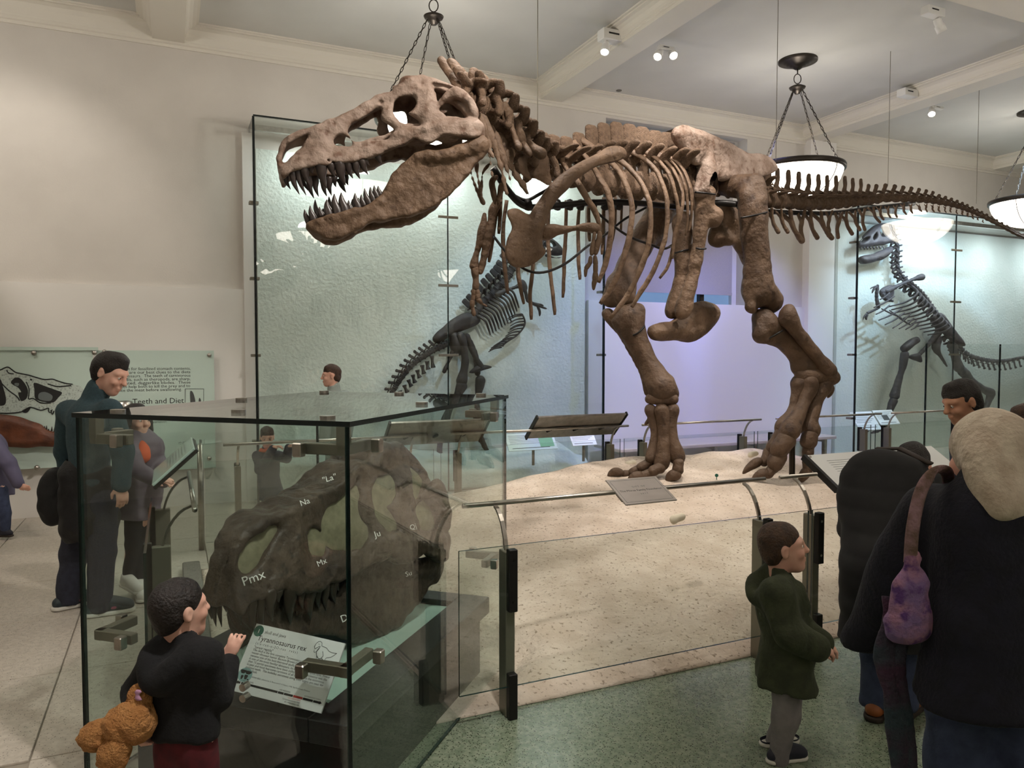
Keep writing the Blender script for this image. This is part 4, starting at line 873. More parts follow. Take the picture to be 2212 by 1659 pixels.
leg(Z4, [(1815, 800, 7.2, 51.5), (1812, 860, 7.2, 38.6), (1775, 950, 7.16, 35.2), (1730, 1050, 7.1, 41.6), (1675, 1150, 7.04, 55.2), (1660, 1195, 7.0, 69.4)], 'metatarsal', 'bone_leg', h=.009)
leg(Z4, [(1920, 800, 7.3, 69.4), (1900, 860, 7.28, 51.5), (1865, 950, 7.24, 36.8), (1835, 1050, 7.2, 38.4), (1812, 1140, 7.16, 46.0), (1825, 1180, 7.15, 58.2)], 'metatarsal', 'bone_leg', h=.009)
leg(Z4, [(1985, 845, 7.34, 20), (1975, 880, 7.34, 18), (1955, 925, 7.34, 7)], 'dew_claw', 'bone_leg', h=.007)
def toes(rows):
    for d, seq, claw in rows:
        for (x0, y0, r0, x1, y1, r1) in seq:
            mx, my = (x0 + x1) / 2, (y0 + y1) / 2; leg(Z4, [(x0, y0, d, r0), (mx, my - 3, d - .01, (r0 + r1) * .37), (x1, y1, d - .02, r1)], 'toe_bone', 'bone_leg', h=.008, nz=(.004, 34))
        leg(Z4, [(x, y, d - .03, r) for x, y, r in claw], 'claw', 'bone_leg', h=.007, nz=(.003, 40))
toes([(7.1, [(1590, 1200, 46, 1520, 1310, 44), (1500, 1345, 42, 1465, 1420, 36)], [(1425, 1415, 34), (1380, 1440, 28), (1335, 1475, 18), (1300, 1510, 5)]),
      (7.0, [(1640, 1245, 66, 1575, 1335, 58), (1580, 1375, 54, 1545, 1440, 46), (1535, 1465, 44, 1495, 1510, 40)], [(1470, 1505, 36), (1430, 1520, 30), (1395, 1545, 18), (1372, 1566, 5)]),
      (7.12, [(1815, 1215, 50, 1805, 1275, 46), (1806, 1300, 46, 1802, 1350, 42), (1800, 1372, 42, 1800, 1395, 40), (1800, 1420, 40, 1805, 1470, 38)], [(1785, 1500, 38), (1770, 1525, 30), (1755, 1550, 20), (1742, 1570, 8)])])
# far leg
leg(Z2, [(1480, 500, 7.75, 84), (1400, 640, 7.65, 84), (1330, 760, 7.55, 84), (1245, 880, 7.45, 82), (1165, 1040, 7.35, 78), (1100, 1180, 7.25, 78), (1075, 1260, 7.2, 84)], 'femur', 'bone_leg', [('cap', (1090, 1230, 7.2), (1105, 1300, 7.15), 80, 72), ('cap', (1060, 1220, 7.22), (1012, 1308, 7.25), 76, 60), ('cap', (1330, 860, 7.5), (1330, 930, 7.55), 40, 30)], h=.013)
leg(Z4, [(430, 300, 7.15, 110), (430, 380, 7.15, 92), (480, 470, 7.12, 72), (535, 580, 7.1, 62), (590, 690, 7.08, 66), (650, 800, 7.05, 88), (680, 870, 7.04, 104)], 'tibia', 'bone_leg', [('cap', (340, 330, 7.15), (500, 250, 7.15), 56, 42), ('cap', (620, 880, 7.05), (760, 900, 7.05), 40, 44)], h=.012)
leg(Z4, [(260, 285, 7.25, 44), (300, 330, 7.25, 40), (370, 430, 7.2, 30), (450, 580, 7.15, 20), (520, 720, 7.1, 20), (560, 830, 7.06, 26), (565, 890, 7.05, 28)], 'fibula', 'bone_leg', h=.011)
leg(Z4, [(585, 930, 7.02, 42), (680, 935, 7.0, 48), (760, 935, 7.0, 46)], 'ankle_bone', 'bone_leg', h=.009)
leg(Z4, [(592, 1015, 7.02, 44.8), (605, 1080, 7.02, 31.3), (622, 1180, 7.0, 25.6), (610, 1300, 6.98, 35.0), (592, 1390, 6.96, 47.0)], 'metatarsal', 'bone_leg', h=.009)
leg(Z4, [(672, 1015, 6.98, 49.3), (688, 1080, 6.98, 35.0), (692, 1190, 6.96, 30.4), (688, 1320, 6.94, 40.5), (672, 1440, 6.92, 58.2)], 'metatarsal', 'bone_leg', h=.009)
leg(Z4, [(755, 1015, 7.0, 51.5), (745, 1080, 7.0, 36.8), (748, 1180, 6.98, 28.8), (765, 1300, 6.96, 40.5), (795, 1390, 6.94, 51.5)], 'metatarsal', 'bone_leg', h=.009)
leg(Z4, [(575, 1040, 7.08, 18), (582, 1085, 7.08, 14), (550, 1126, 7.08, 6)], 'dew_claw', 'bone_leg', h=.007)
toes([(6.98, [(580, 1425, 40, 515, 1465, 36), (490, 1480, 32, 440, 1500, 28), (425, 1508, 28, 385, 1512, 26)], [(350, 1502, 32), (315, 1495, 26), (285, 1510, 16), (262, 1536, 5)]),
      (6.88, [(660, 1465, 46, 610, 1490, 40), (590, 1512, 38, 535, 1528, 32)], [(505, 1530, 38), (465, 1535, 30), (440, 1555, 20), (425, 1588, 6)]),
      (6.88, [(805, 1430, 42, 800, 1485, 40)], [(785, 1520, 42), (755, 1525, 34), (730, 1550, 22), (716, 1588, 6)])])
rail([P(1711, 945, 7.2), P(1711, 985, 7.2), P(1711, 1026, 7.2)], .03, 'support_post', 'bronze')
rail([Q(Z3, 870, 770, 7.3), Q(Z3, 980, 770, 7.3), Q(Z3, 1080, 780, 7.25)], .03, 'armature_bar')
for zf, p0, p1, p2, d in ((Z3, (1105, 888), (1200, 870), (1318, 842), 7.03), (Z3, (740, 682), (830, 690), (905, 700), 6.98), (Z3, (582, 1168), (640, 1150), (692, 1140), 7.2), (Z3, (750, 1128), (790, 1135), (830, 1132), 7.04), (Z4, (455, 445), (500, 420), (545, 372), 7.0), (Z4, (1500, 470), (1560, 435), (1610, 405), 7.1), (Z2, (495, 700), (530, 712), (565, 738), 5.66)):
    rail([Q(zf, *p0, d), Q(zf, *p1, d - .02), Q(zf, *p2, d)], .009, 'steel_band')
# small things lying on the sand
def lump(px, py, d, r, label):
    c = P(px, py, d); s_, t_ = ST(c); S = SDF((-.1,) * 3, (.1,) * 3, .006); S.cap((-r * .6, 0, 0), (r * .6, 0, r * .25), r * .62, r * .55, .01); S.noise(.004, 50, int(px)); v, f = S.mesh()
    obj('fixture', xf(v, Matrix.Translation(c) @ ROOM), f, 'stone', None, True, label=label, cat='floor light', group='cream floor lights on the sand')
lump(1362, 1003, 7.45, .055, 'small cream capsule light on the sand beside the leftmost clawed foot'); lump(1627, 982, 7.6, .05, 'small cream capsule light on the sand behind the rear foot'); lump(1464, 1122, 4.95, .048, 'small cream capsule light on the near slope of the sand below the plaque')
c = P(1548, 1027, 6.95); B().lathe([(.0001, -.004), (.016, -.004), (.016, .004), (.0001, .004)], (0, 0, 0), 14, M=Matrix.Translation(c) @ Matrix.Rotation(math.pi / 2, 4, 'X')).tube([c, c - Vector((0, 0, .04))], .004, 5).build('sand_marker', 'green_print', None, label='tiny green disc marker standing in the sand between the feet', cat='marker')
# ---------------------------------------------------------------- glass panes, barriers, cases
def pane(name, M, w, h, th, parent, mat='glass', **kw):
    """glass sheet in the xz plane of M (x 0..w, z 0..h, y 0..th), dark green edges"""
    v = [M @ Vector(p) for p in ((0, 0, 0), (w, 0, 0), (w, th, 0), (0, th, 0), (0, 0, h), (w, 0, h), (w, th, h), (0, th, h))]
    f = [(0, 3, 2, 1), (4, 5, 6, 7), (0, 1, 5, 4), (1, 2, 6, 5), (2, 3, 7, 6), (3, 0, 4, 7)]
    return obj(name, v, f, [mat, 'glass_edge'], parent, fm=[1, 1, 0, 1, 0, 1], **kw)
def RM(s, t, z=0, rot=0): return ROOM @ Matrix.Translation((s, t, z)) @ Matrix.Rotation(rot, 4, 'Z')
def barrier(label, s0, t0, rot, L, posts, group, rail_ends=None, zb=.0, matg='glass', zoff=0):
    """glass barrier: x along, y towards the inside; posts carry curved arms and a rail"""
    M = RM(s0, t0, zoff, rot); p = thing('glass_barrier', label, 'barrier', M.translation, group)
    pane('pane', M @ Matrix.Translation((0, -.006, .16)), L, .68, .012, p, matg)
    for x in posts:
        po = B().bev((x - .024, .022, 0), (x + .024, .105, .80), M, b=.003).build('post', 'steel_dark', p)
        B().bev((x - .022, -.016, .52), (x + .022, .022, .82), M, b=.003).build('clamp', 'iron', po); B().bev((x - .022, -.016, .0), (x + .022, .022, .22), M, b=.003).build('clamp', 'iron', po)
        for z_ in (.57, .77): B().tube([M @ Vector((x, -.016, z_)), M @ Vector((x, -.008, z_))], .008, 8).build('bolt', 'steel', po)
        arc = [Vector((x, .06 + .165 * (1 - math.cos(a)), .70 + .29 * math.sin(a))) for a in np.linspace(0, math.pi / 2 * .92, 9)]
        b = B(); w = .022; n = len(arc); vv = []
        for i, q in enumerate(arc):
            t = (arc[min(i + 1, n - 1)] - arc[max(i - 1, 0)]).normalized(); nn = Vector((0, -t.z, t.y)) * .006
            for sx, sn in ((-w, 1), (w, 1), (w, -1), (-w, -1)): vv.append(M @ (q + Vector((sx * .45, 0, 0)) + nn * sn))
        ff = [(4 * i + k, 4 * i + (k + 1) % 4, 4 * i + 4 + (k + 1) % 4, 4 * i + 4 + k) for i in range(n - 1) for k in range(4)] + [(3, 2, 1, 0), (4 * n - 4, 4 * n - 3, 4 * n - 2, 4 * n - 1)]
        b.add(vv, ff); b.build('arm', 'steel', p)
    e0, e1 = rail_ends or (posts[0] - .12, posts[-1] + .12)
    v, f = tube([M @ Vector((e0, .215, 1.0)), M @ Vector((e1, .215, 1.0))], .0125, 12); obj('rail', v, f, 'steel', p, True)
    return p, M
FB = 'glass barriers along the near edge of the sand'
BR1, M1 = barrier('near glass barrier right of the skull case, carrying the metal plaque on its rail', 1.19, 3.20, 0, 2.15, (.27, 1.85), FB, (.10, 2.02))
BR2, M2 = barrier('near glass barrier in front of the bending visitor, carrying the white text panel', 3.37, 3.20, 0, 2.15, (.06, 1.85), FB, (-.04, 2.0))
barrier('left end glass barrier beside the man in the green fleece, seen through the skull case', -.12, 5.2, -math.pi / 2, 1.44, (.2, 1.16), 'glass barriers at the left end of the sand', (.10, 1.34))
BK = 'glass barriers along the far edge of the sand'
back = [(.1, 1.75, 'far glass barrier seen through the left part of the skull case'), (1.92, 2.0, 'far glass barrier behind the fossil skull'), (3.05, 0, ''), ]
def bbar(s1, L, posts, label, re=None):      # far barriers face the end wall: mirrored
    return barrier(label, s1, 6.72, math.pi, L, posts, BK, re)
bbar(2.25, 2.0, (.25, 1.75), 'far glass barrier seen through the left pane of the skull case')
bbar(4.32, 2.0, (.16, 1.85), 'far glass barrier carrying the long tilted reading panel left of the forward foot')
bbar(6.15, 1.78, (.22, 1.58), 'far glass barrier directly behind the forward foot of the skeleton')
bbar(8.05, 1.85, (.2, 1.66), 'far glass barrier behind the rear foot of the skeleton')
bbar(9.75, 1.62, (.14, 1.48), 'rightmost far glass barrier in front of the right wall case')
q = thing('barrier_post', 'free standing barrier post between the far barriers and the visitors at right', 'post', RM(9.98, 6.7).translation)
B().bev((9.94, 6.67, 0), (10.03, 6.71, .80), ROOM, b=.003).build('post_bar', 'steel_dark', q); B().bev((9.945, 6.70, .5), (10.02, 6.74, .82), ROOM, b=.003).build('clamp', 'iron', q)
# ---- plaque on the first near barrier's rail
pc = [PZ(1318, 1055, 1.06), PZ(1413, 1047, 1.06)]
def tilted(px, w, h, tilt, t, z, s=None, yaw=0):
    """board frame: x along the hall's s axis, y up the board, facing the viewer; origin bottom left"""
    return None
c = M1 @ Vector((1.13, .205, .985)); PM = Matrix.Translation(c) @ ROOM @ Matrix.Rotation(math.radians(26), 4, 'X') @ Matrix.Scale(.86, 4)
pl = thing('plaque', 'brushed metal donor plaque clamped to the near barrier rail', 'plaque', c)
B().box((-.19, -.13, .018), (.19, .13, .026), PM).build('plate', 'panel_plaque' if 'panel_plaque' in _DEF else 'steel_plate', pl)
B().box((-.172, -.112, .0262), (.172, -.110, .0266), PM).box((-.172, .110, .0262), (.172, .112, .0266), PM).box((-.172, -.112, .0262), (-.170, .112, .0266), PM).box((.170, -.112, .0262), (.172, .112, .0266), PM).build('border_line', 'ink_mid', pl)
for x in (-.15, .12): B().tube([PM @ Vector((x, -.05, .0)), PM @ Vector((x, .05, .0))], .018, 8).build('clamp', 'steel_dark', pl)
text('GIFT OF', .022, PM @ Matrix.Translation((0, .03, .0265)), 'ink_mid', pl, align='CENTER', space=1.3)
text('The Morse Family Foundation', .026, PM @ Matrix.Translation((0, -.008, .0265)), 'ink_soft', pl, align='CENTER')
text('2 0 1 7', .02, PM @ Matrix.Translation((0, -.045, .0265)), 'ink_mid', pl, align='CENTER')
# ---- white text panel on the second near barrier
c = M2 @ Vector((.70, .20, .985)); WM_ = Matrix.Translation(c) @ ROOM @ Matrix.Rotation(math.radians(32), 4, 'X')
wp = thing('reading_panel', 'glossy white text panel with dark side edge in front of the bending visitor', 'panel', c)
B().bev((-.42, -.15, .02), (.75, .17, .032), WM_, b=.002).build('board', 'panel_white', wp); B().box((-.445, -.15, .0), (-.42, .17, .04), WM_).build('side_edge', 'black', wp)
for i in range(11): B().box((-.30, .10 - i * .02, .0322), (.30 - (.1 if i % 4 == 3 else 0), .103 - i * .02, .0324), WM_).build('text_line', 'ink_mid', wp)
for x in (-.3, .5): B().tube([WM_ @ Vector((x, -.05, .0)), WM_ @ Vector((x, .05, .0))], .018, 8).build('clamp', 'steel_dark', wp)
for y in (-.13, .15): B().lathe([(.008, 0), (.008, .006), (.0001, .007)], (0, 0, 0), 10, M=WM_ @ Matrix.Translation((-.40, y, .032))).build('screw', 'steel', wp)
# ---- long tilted panel on a far barrier, seen from behind, and its neighbour
def back_panel(px0, px1, py, t, label):
    a = PT(px0, py, t); b = PT(px1, py, t); L = (b - a).length; m = (a + b) / 2; m.z = 1.0
    M = Matrix.Translation(m) @ ROOM @ Matrix.Rotation(math.radians(-42), 4, 'X'); p = thing('reading_panel', label, 'panel', m, 'tilted reading panels seen from behind')
    B().bev((-L / 2, -.17, .02), (L / 2, .17, .045), M, b=.004).build('board', 'steel', p)
    for x in (-L / 2 - .016, L / 2): B().box((x, -.175, .012), (x + .016, .175, .052), M).build('side_edge', 'black', p)
    for x in (-L * .3, 0, L * .3):
        B().tube([M @ Vector((x, 0, .0)), M @ Vector((x - .02, .06, .02))], .013, 7).build('clamp', 'iron', p)
    return p
back_panel(1152, 1340, 926, 6.5, 'long brushed metal reading panel seen from behind, left of the forward foot')
back_panel(838, 1046, 930, 6.5, 'brushed metal reading panel seen from behind through the skull case')
# ---- angled reading panel at the left end
a = P(377, 996, 4.55); LM = Matrix.Translation(a) @ ROOM @ Matrix.Rotation(-math.pi / 2, 4, 'Z') @ Matrix.Rotation(math.radians(42), 4, 'X')
lp = thing('reading_panel', 'pale green tilted reading panel under the hands of the girl', 'panel', a)
B().bev((-.30, -.15, .0), (.30, .15, .016), LM, b=.003).build('board', 'panel_glass', lp); B().box((-.305, -.155, -.02), (.305, .155, -.001), LM).build('backing', 'black', lp)
for i in range(7): B().box((-.24, .09 - i * .022, .0162), (.2, .094 - i * .022, .0164), LM).build('text_line', 'ink_mid', lp)
# ---------------------------------------------------------------- skull case
FC = Vector((-.559, 2.56, 0)); ER = Vector((.527, 1.60, 0)); EL = Vector((-1.171, .334, 0))
ax_r = ER.normalized(); ax_l = Vector((-ax_r.y, ax_r.x, 0)); LR, LL, HC = ER.length, EL.length, 1.515
CM = Matrix((ax_r, ax_l, Vector((0, 0, 1)))).transposed().to_4x4(); CM.translation = FC        # x back-right along the long side, y to the left
sc = thing('display_case', 'tall clear glass case on the floor around the dark fossil skull', 'display case', CM @ Vector((LR / 2, LL / 2, 0)))
g = .014
pane('right_pane', CM @ Matrix.Translation((0, 0, .01)), LR, HC - .03, g, sc, 'case_glass')
pane('left_pane', CM @ Matrix.Translation((0, LL - g, .01)), LR, HC - .03, g, sc, 'case_glass')
R90 = Matrix.Rotation(math.pi / 2, 4, 'Z')
pane('front_pane', CM @ Matrix.Translation((g, g + .002, .01)) @ R90, LL - 2 * g - .004, HC - .03, g, sc, 'case_glass')
pane('back_pane', CM @ Matrix.Translation((LR, g + .002, .01)) @ R90, LL - 2 * g - .004, HC - .03, g, sc, 'case_glass')
v = [CM @ Vector(p) for p in ((-.01, -.01, HC - .018), (LR + .01, -.01, HC - .018), (LR + .01, LL + .01, HC - .018), (-.01, LL + .01, HC - .018), (-.01, -.01, HC), (LR + .01, -.01, HC), (LR + .01, LL + .01, HC), (-.01, LL + .01, HC))]
obj('top_pane', v, [(0, 3, 2, 1), (4, 5, 6, 7), (0, 1, 5, 4), (1, 2, 6, 5), (2, 3, 7, 6), (3, 0, 4, 7)], ['case_glass', 'glass_rim'], sc, fm=[0, 0, 1, 1, 1, 1])
for x, y in ((0, 0), (LR, 0), (0, LL), (LR, LL)):
    sx = 1 if x == 0 else -1; sy = 1 if y == 0 else -1
    B().box((min(x, x + sx * .004), min(y, y + sy * .012), .01), (max(x, x + sx * .004) + .001, max(y, y + sy * .012), HC - .02), CM).build('corner_seal', 'glass_rim', sc)
def corner_bracket(x, y, z, sx, sy, down=True):
    b = B().bev((min(0, sx * .19), -.018, -.02), (max(0, sx * .19), .018, .02), CM @ Matrix.Translation((x + sx * .03, y + sy * .05, z)), b=.003)
    o = b.build('bracket', 'steel_dark', sc)
    B().bev((-.018, min(0, sy * .19), -.02), (.018, max(0, sy * .19), .02), CM @ Matrix.Translation((x + sx * .05, y + sy * .03, z)), b=.003).build('bracket_arm', 'steel_dark', o)
    if down: B().bev((-.02, -.02, 0), (.02, .02, HC - .02 - z), CM @ Matrix.Translation((x + sx * .05, y + sy * .05, z)), b=.003).build('bracket_post', 'steel_dark', o)
    for q, n in (((x, y + sy * .2, z), (1, 0, 0)), ((x + sx * .2, y, z), (0, 1, 0))):
        B().bev((-.025, -.025, -.025), (.025, .025, .025), CM @ Matrix.Translation(q) @ Matrix.Diagonal((.7, .7, 1, 1)), b=.004).build('bracket_cap', 'steel', o)
for x, y, sx, sy in ((0, 0, 1, 1), (LR, 0, -1, 1), (0, LL, 1, -1), (LR, LL, -1, -1)):
    corner_bracket(x, y, HC - .105, sx, sy); corner_bracket(x, y, .62, sx, sy, False)
for x, y in ((.2, LL * .5), (LR * .5, .12), (LR * .5, LL - .12), (LR - .1, LL * .5), (.06, .12), (.06, LL - .15), (LR - .08, .12), (LR - .1, LL - .12)):
    B().lathe([(.028, 0), (.028, .012), (.0001, .013)], (0, 0, 0), 14, M=CM @ Matrix.Translation((x, y, HC))).build('top_fixing', 'steel', sc)
for x, y in ((.4, .12), (.44, .12)): B().lathe([(.014, 0), (.014, .03), (.0001, .031)], (0, 0, 0), 14, M=CM @ Matrix.Translation((-.005, LL * .35, .50 + (x - .4))) @ Matrix.Rotation(-math.pi / 2, 4, 'Y')).build('lock', 'steel', sc)
# plinth
PZt = .42
pn = thing('plinth', 'dark grey plinth with pale recessed top inside the skull case', 'plinth', CM @ Vector((LR / 2, LL / 2, 0)))
px0, px1, py0, py1 = .05, LR - .14, .05, LL - .14
B().bev((px0 + .04, py0 + .04, .0), (px1 - .04, py1 - .04, PZt - .1), CM, b=.004).build('base', 'plinth_dark', pn)
B().bev((px0, py0, PZt - .09), (px1, py0 + .16, PZt), CM, b=.004).bev((px0, py1 - .16, PZt - .09), (px1, py1, PZt), CM, b=.004).bev((px0, py0 + .16, PZt - .09), (px0 + .14, py1 - .16, PZt), CM, b=.004).bev((px1 - .14, py0 + .16, PZt - .09), (px1, py1 - .16, PZt), CM, b=.004).build('rim', 'plinth', pn)
B().box((px0 + .13, py0 + .15, PZt - .09), (px1 - .13, py1 - .15, PZt - .03), CM).build('recessed_top', 'plinth_top', pn)
# fossil skull: same animal, mouth closed, seen from the front left
TILT = math.radians(9)
fs = thing('fossil_skull', 'dark cracked fossil dinosaur skull with plaster-filled openings in the glass case', 'fossil', CM @ Vector((LR / 2, LL / 2, PZt)))
SKL = 1.0
joint = Vector((sk2(1725, 770)[0], 0, sk2(1725, 770)[1]))
FSK = CM @ Matrix.Translation((.20, LL / 2 + .05, .777)) @ Matrix.Rotation(math.radians(-8), 4, 'Z') @ Matrix.Diagonal((.98, .88, 1.25, 1)) @ Matrix.Rotation(math.radians(17), 4, 'Y') @ Matrix.Translation((-.085, 0, .118))
_fv = SKULL_V + .009 * np.stack([wob(SKULL_V, 26, 40 + q_, 3) for q_ in range(3)], 1)
fskull = obj('skull', xf(_fv, FSK), SKULL_F, 'fossil', fs, True)
S, g_ = skull_sdf(.012, fill=True); S.f = g_; v, f = S.mesh(); obj('plaster_infill', xf(v, FSK), f, 'fossil_fill', fskull, True)
JR = Matrix.Translation(joint) @ Matrix.Rotation(math.radians(13), 4, 'Y') @ Matrix.Diagonal((.97, .86, .92, 1)) @ Matrix.Translation(-joint)
_jv = JAW_V + .008 * np.stack([wob(JAW_V, 26, 50 + q_, 3) for q_ in range(3)], 1)
fjaw = obj('lower_jaw', xf(_jv, FSK @ JR), JAW_F, 'fossil', fs, True)
for lst, par, MM in ((UP_NEAR, fskull, FSK), (LO_NEAR, fjaw, FSK @ JR)):
    for x0, y0, x1, y1, w, l in lst:
        if par is fjaw and y1 > 1290: continue
        if par is fskull: y1 = y0 + (y1 - y0) * .8
        for sg in (1, -1):
            a, b_, c_ = sk3(x0, y0, l); d0, e0, f0 = sk3(x1, y1, l); tooth((a, sg * b_, c_), (d0, sg * e0, f0), w * .27125 * m_px(5.05) / 1.6, par, 'fossil_tooth', M=MM)
for (x, y, z0, z1, xx, yy) in ((.62, LL / 2 + .05, PZt, .95, .62, LL / 2 + .05), (1.25, LL / 2, PZt, 1.0, 1.25, LL / 2)): v, f = tube([CM @ Vector((x, y, z0 - .03)), CM @ Vector((xx, yy, z1))], .016, 10); obj('support_rod', v, f, 'iron', fs, True)
# handwritten bone marks on the fossil
from mathutils.bvhtree import BVHTree
_V = xf(SKULL_V, FSK); _bvh = BVHTree.FromPolygons([tuple(q) for q in _V], [tuple(map(int, q)) for q in SKULL_F])
_Vj = xf(JAW_V, FSK @ JR); _bvj = BVHTree.FromPolygons([tuple(q) for q in _Vj], [tuple(map(int, q)) for q in JAW_F])
for word, px, py, sz, par, bv in (('Pmx', 548, 1258, .05, fskull, _bvh), ('Na', 658, 1092, .035, fskull, _bvh), ('"La"', 714, 1044, .04, fskull, _bvh), ('"La"', 768, 1074, .04, fskull, _bvh), ('Epot', 731, 1090, .035, fskull, _bvh), ('Po', 843, 1060, .04, fskull, _bvh), ('Mx', 692, 1222, .035, fskull, _bvh), ('Ju', 815, 1160, .04, fskull, _bvh), ('Qj', 890, 1143, .035, fskull, _bvh), ('Ecpt', 728, 1160, .035, fskull, _bvh), ('Su', 882, 1240, .035, fjaw, _bvj), ('D', 742, 1342, .045, fjaw, _bvj)):
    hit = bv.ray_cast(Vector((0, 0, CAMZ)), _ray(px, py).normalized())
    if hit[0] is None: continue
    n = hit[1]; n = n if n.dot(_ray(px, py)) < 0 else -n; n = (n * .5 - _ray(px, py).normalized() * .8).normalized()
    text(word, sz, frame(hit[0] + n * .028, Vector((0, 0, 1)).cross(n) + Vector((0, 0, .25)), n), 'white_print', par, align='CENTER')
# ---- label card
lc = [P(547, 1345, 2.90), P(743, 1389, 2.78), P(693, 1541, 2.65), P(495, 1490, 2.76)]
o_ = lc[3]; X_ = (lc[2] - lc[3]); Wc = X_.length; X_ = X_.normalized(); Y_ = (lc[0] - lc[3]); Y_ = (Y_ - X_ * Y_.dot(X_)); Hc = Y_.length; Y_ = Y_.normalized(); N_c = X_.cross(Y_)
LCM = Matrix((X_, Y_, N_c)).transposed().to_4x4(); LCM.translation = o_
ld = thing('label_card', 'white printed specimen card on a clear stand in front of the fossil skull', 'sign', o_ + X_ * Wc / 2)
B().box((0, 0, -.008), (Wc, Hc, 0), LCM).build('card', 'panel_white', ld)
b0 = LCM @ Vector((Wc * .5, Hc * .35, -.008)); pane('stand', Matrix.Translation((b0.x, b0.y, PZt - .05)) @ Matrix.Rotation(math.atan2(X_.y, X_.x), 4, 'Z') @ Matrix.Translation((-.03, 0, 0)), .06, b0.z - PZt + .05, .006, ld, 'glass')
TZ = .0006
def ltxt(body, size, x, y, mat='ink_soft', **kw): return text(body, size, LCM @ Matrix.Translation((x * Wc, y * Hc, TZ)), mat, ld, **kw)
B().lathe([(.0001, .0006), (.021, .0006), (.021, 0)], (0, 0, 0), 20, M=LCM @ Matrix.Translation((.055 * Wc, .90 * Hc, 0))).build('number_disc', 'green_print', ld)
text('1', .022, LCM @ Matrix.Translation((.055 * Wc - .004, .90 * Hc - .008, .0012)), 'white_print', ld)
ltxt('skull and jaws', .017, .125, .885); ltxt('Tyrannosaurus rex', .028, .075, .765, 'ink'); ltxt('(tie-ran-o-SO-rus  reks)', .013, .075, .705, 'ink_mid', space=1.4); ltxt('"tyrant reptile"', .014, .075, .645)
para = ['This skull is the first complete Tyrannosaurus skull ever collected.  The', 'master dinosaur hunter Barnum Brown collected it in 1908, and it', 'remains one of the best theropod skulls known.  Although Tyrannosaurus', 'is one of the most familiar dinosaurs, its skeletons are quite rare.  Fewer', 'than 15 partial specimens have been collected.  Tyrannosaurus was the', 'largest and most fearsome carnivore of all time.  Note the enormous', 'pointed teeth.  The knifelike serrations along their edges are ideal for', 'slicing flesh.']
for i, ln in enumerate(para): ltxt(ln, .0118, .075, .605 - i * .043)
ltxt('AMNH 5027, collected by B. Brown and P. C. Kaisen, 1908, Big Dry Creek, Montana', .0072, .18, .235, 'ink_mid')
B().lathe([(.0001, .0005), (.026, .0005), (.026, 0)], (0, 0, 0), 24, M=LCM @ Matrix.Translation((.10 * Wc, .25 * Hc, 0)) @ Matrix.Diagonal((1.15, 1, 1, 1))).build('globe', 'globe_blue', ld)
for cx, cy, w_, h_ in ((-.012, .010, .011, .009), (-.009, -.010, .005, .010), (.010, .010, .013, .008), (.007, -.007, .007, .011), (.018, -.014, .004, .003)):
    pg = [(cx + w_ * math.cos(a) * (1 + .3 * math.sin(3 * a)), cy + h_ * math.sin(a) * (1 + .25 * math.cos(2 * a))) for a in np.linspace(0, 2 * math.pi, 11)[:-1]]
    B().prism(pg, LCM @ Matrix.Translation((.10 * Wc, .25 * Hc, .0006)), .0004).build('continent', 'ink', ld)
for x0, x1, mt in ((.06, .085, 'ink'), (.095, .50, 'ink'), (.505, .565, 'ink'), (.57, .665, 'ink'), (.67, .77, 'red_print'), (.775, .88, 'ink'), (.885, .95, 'ink')):
    B().box((x0 * Wc, .115 * Hc, .0002), (x1 * Wc, .145 * Hc, .0006), LCM).build('timeline_bar', mt, ld)
B().prism([(.06 * Wc, .105 * Hc), (.06 * Wc, .155 * Hc), (.035 * Wc, .13 * Hc)], LCM, .0006).build('timeline_arrow', 'ink', ld); B().prism([(.95 * Wc, .105 * Hc), (.975 * Wc, .13 * Hc), (.95 * Wc, .155 * Hc)], LCM, .0006).build('timeline_arrow', 'ink', ld)
ltxt('248 MESOZOIC', .007, .10, .16, 'ink_soft'); ltxt('208 MESOZOIC', .007, .51, .16, 'ink_soft'); ltxt('65 CENOZOIC', .007, .78, .16, 'ink_soft'); ltxt('TODAY', .007, .90, .16, 'ink_soft')
ltxt('LATE CRETACEOUS', .006, .76, .085, 'red_print', align='RIGHT'); ltxt('Tyrannosaurus rex lived', .0075, .76, .055, align='RIGHT'); ltxt('65 million years ago', .0075, .76, .022, align='RIGHT')
def line_art(pts, M, r, mat, parent, name='drawing_line', n=3):
    v, f = tube(crom([M @ Vector((x, y, .0006)) for x, y in pts], n), r, 4); return obj(name, v, f, mat, parent)
def ca(x, y): return ((x - 1290) / 400 * .27 * Wc + .70 * Wc, .95 * Hc - (y - 370) / 350 * .42 * Hc)
for pts in ([(1310, 470), (1290, 440), (1310, 390), (1350, 370), (1390, 390), (1400, 420), (1480, 430), (1530, 460), (1600, 470), (1660, 465)], [(1310, 470), (1350, 440), (1375, 430), (1360, 480), (1320, 515), (1305, 490)], [(1375, 440), (1350, 490), (1370, 540), (1420, 570), (1460, 565), (1490, 580), (1490, 640), (1480, 690), (1460, 715), (1500, 715)], [(1420, 570), (1430, 610), (1420, 650), (1380, 690), (1420, 690)], [(1660, 465), (1600, 520), (1540, 540), (1520, 560), (1515, 620), (1510, 690)], [(1370, 540), (1390, 570), (1385, 555)], [(1340, 400), (1350, 410)], [(1440, 480), (1470, 530), (1450, 560)]):
    line_art([ca(*p) for p in pts], LCM, .0009, 'ink_soft', ld)
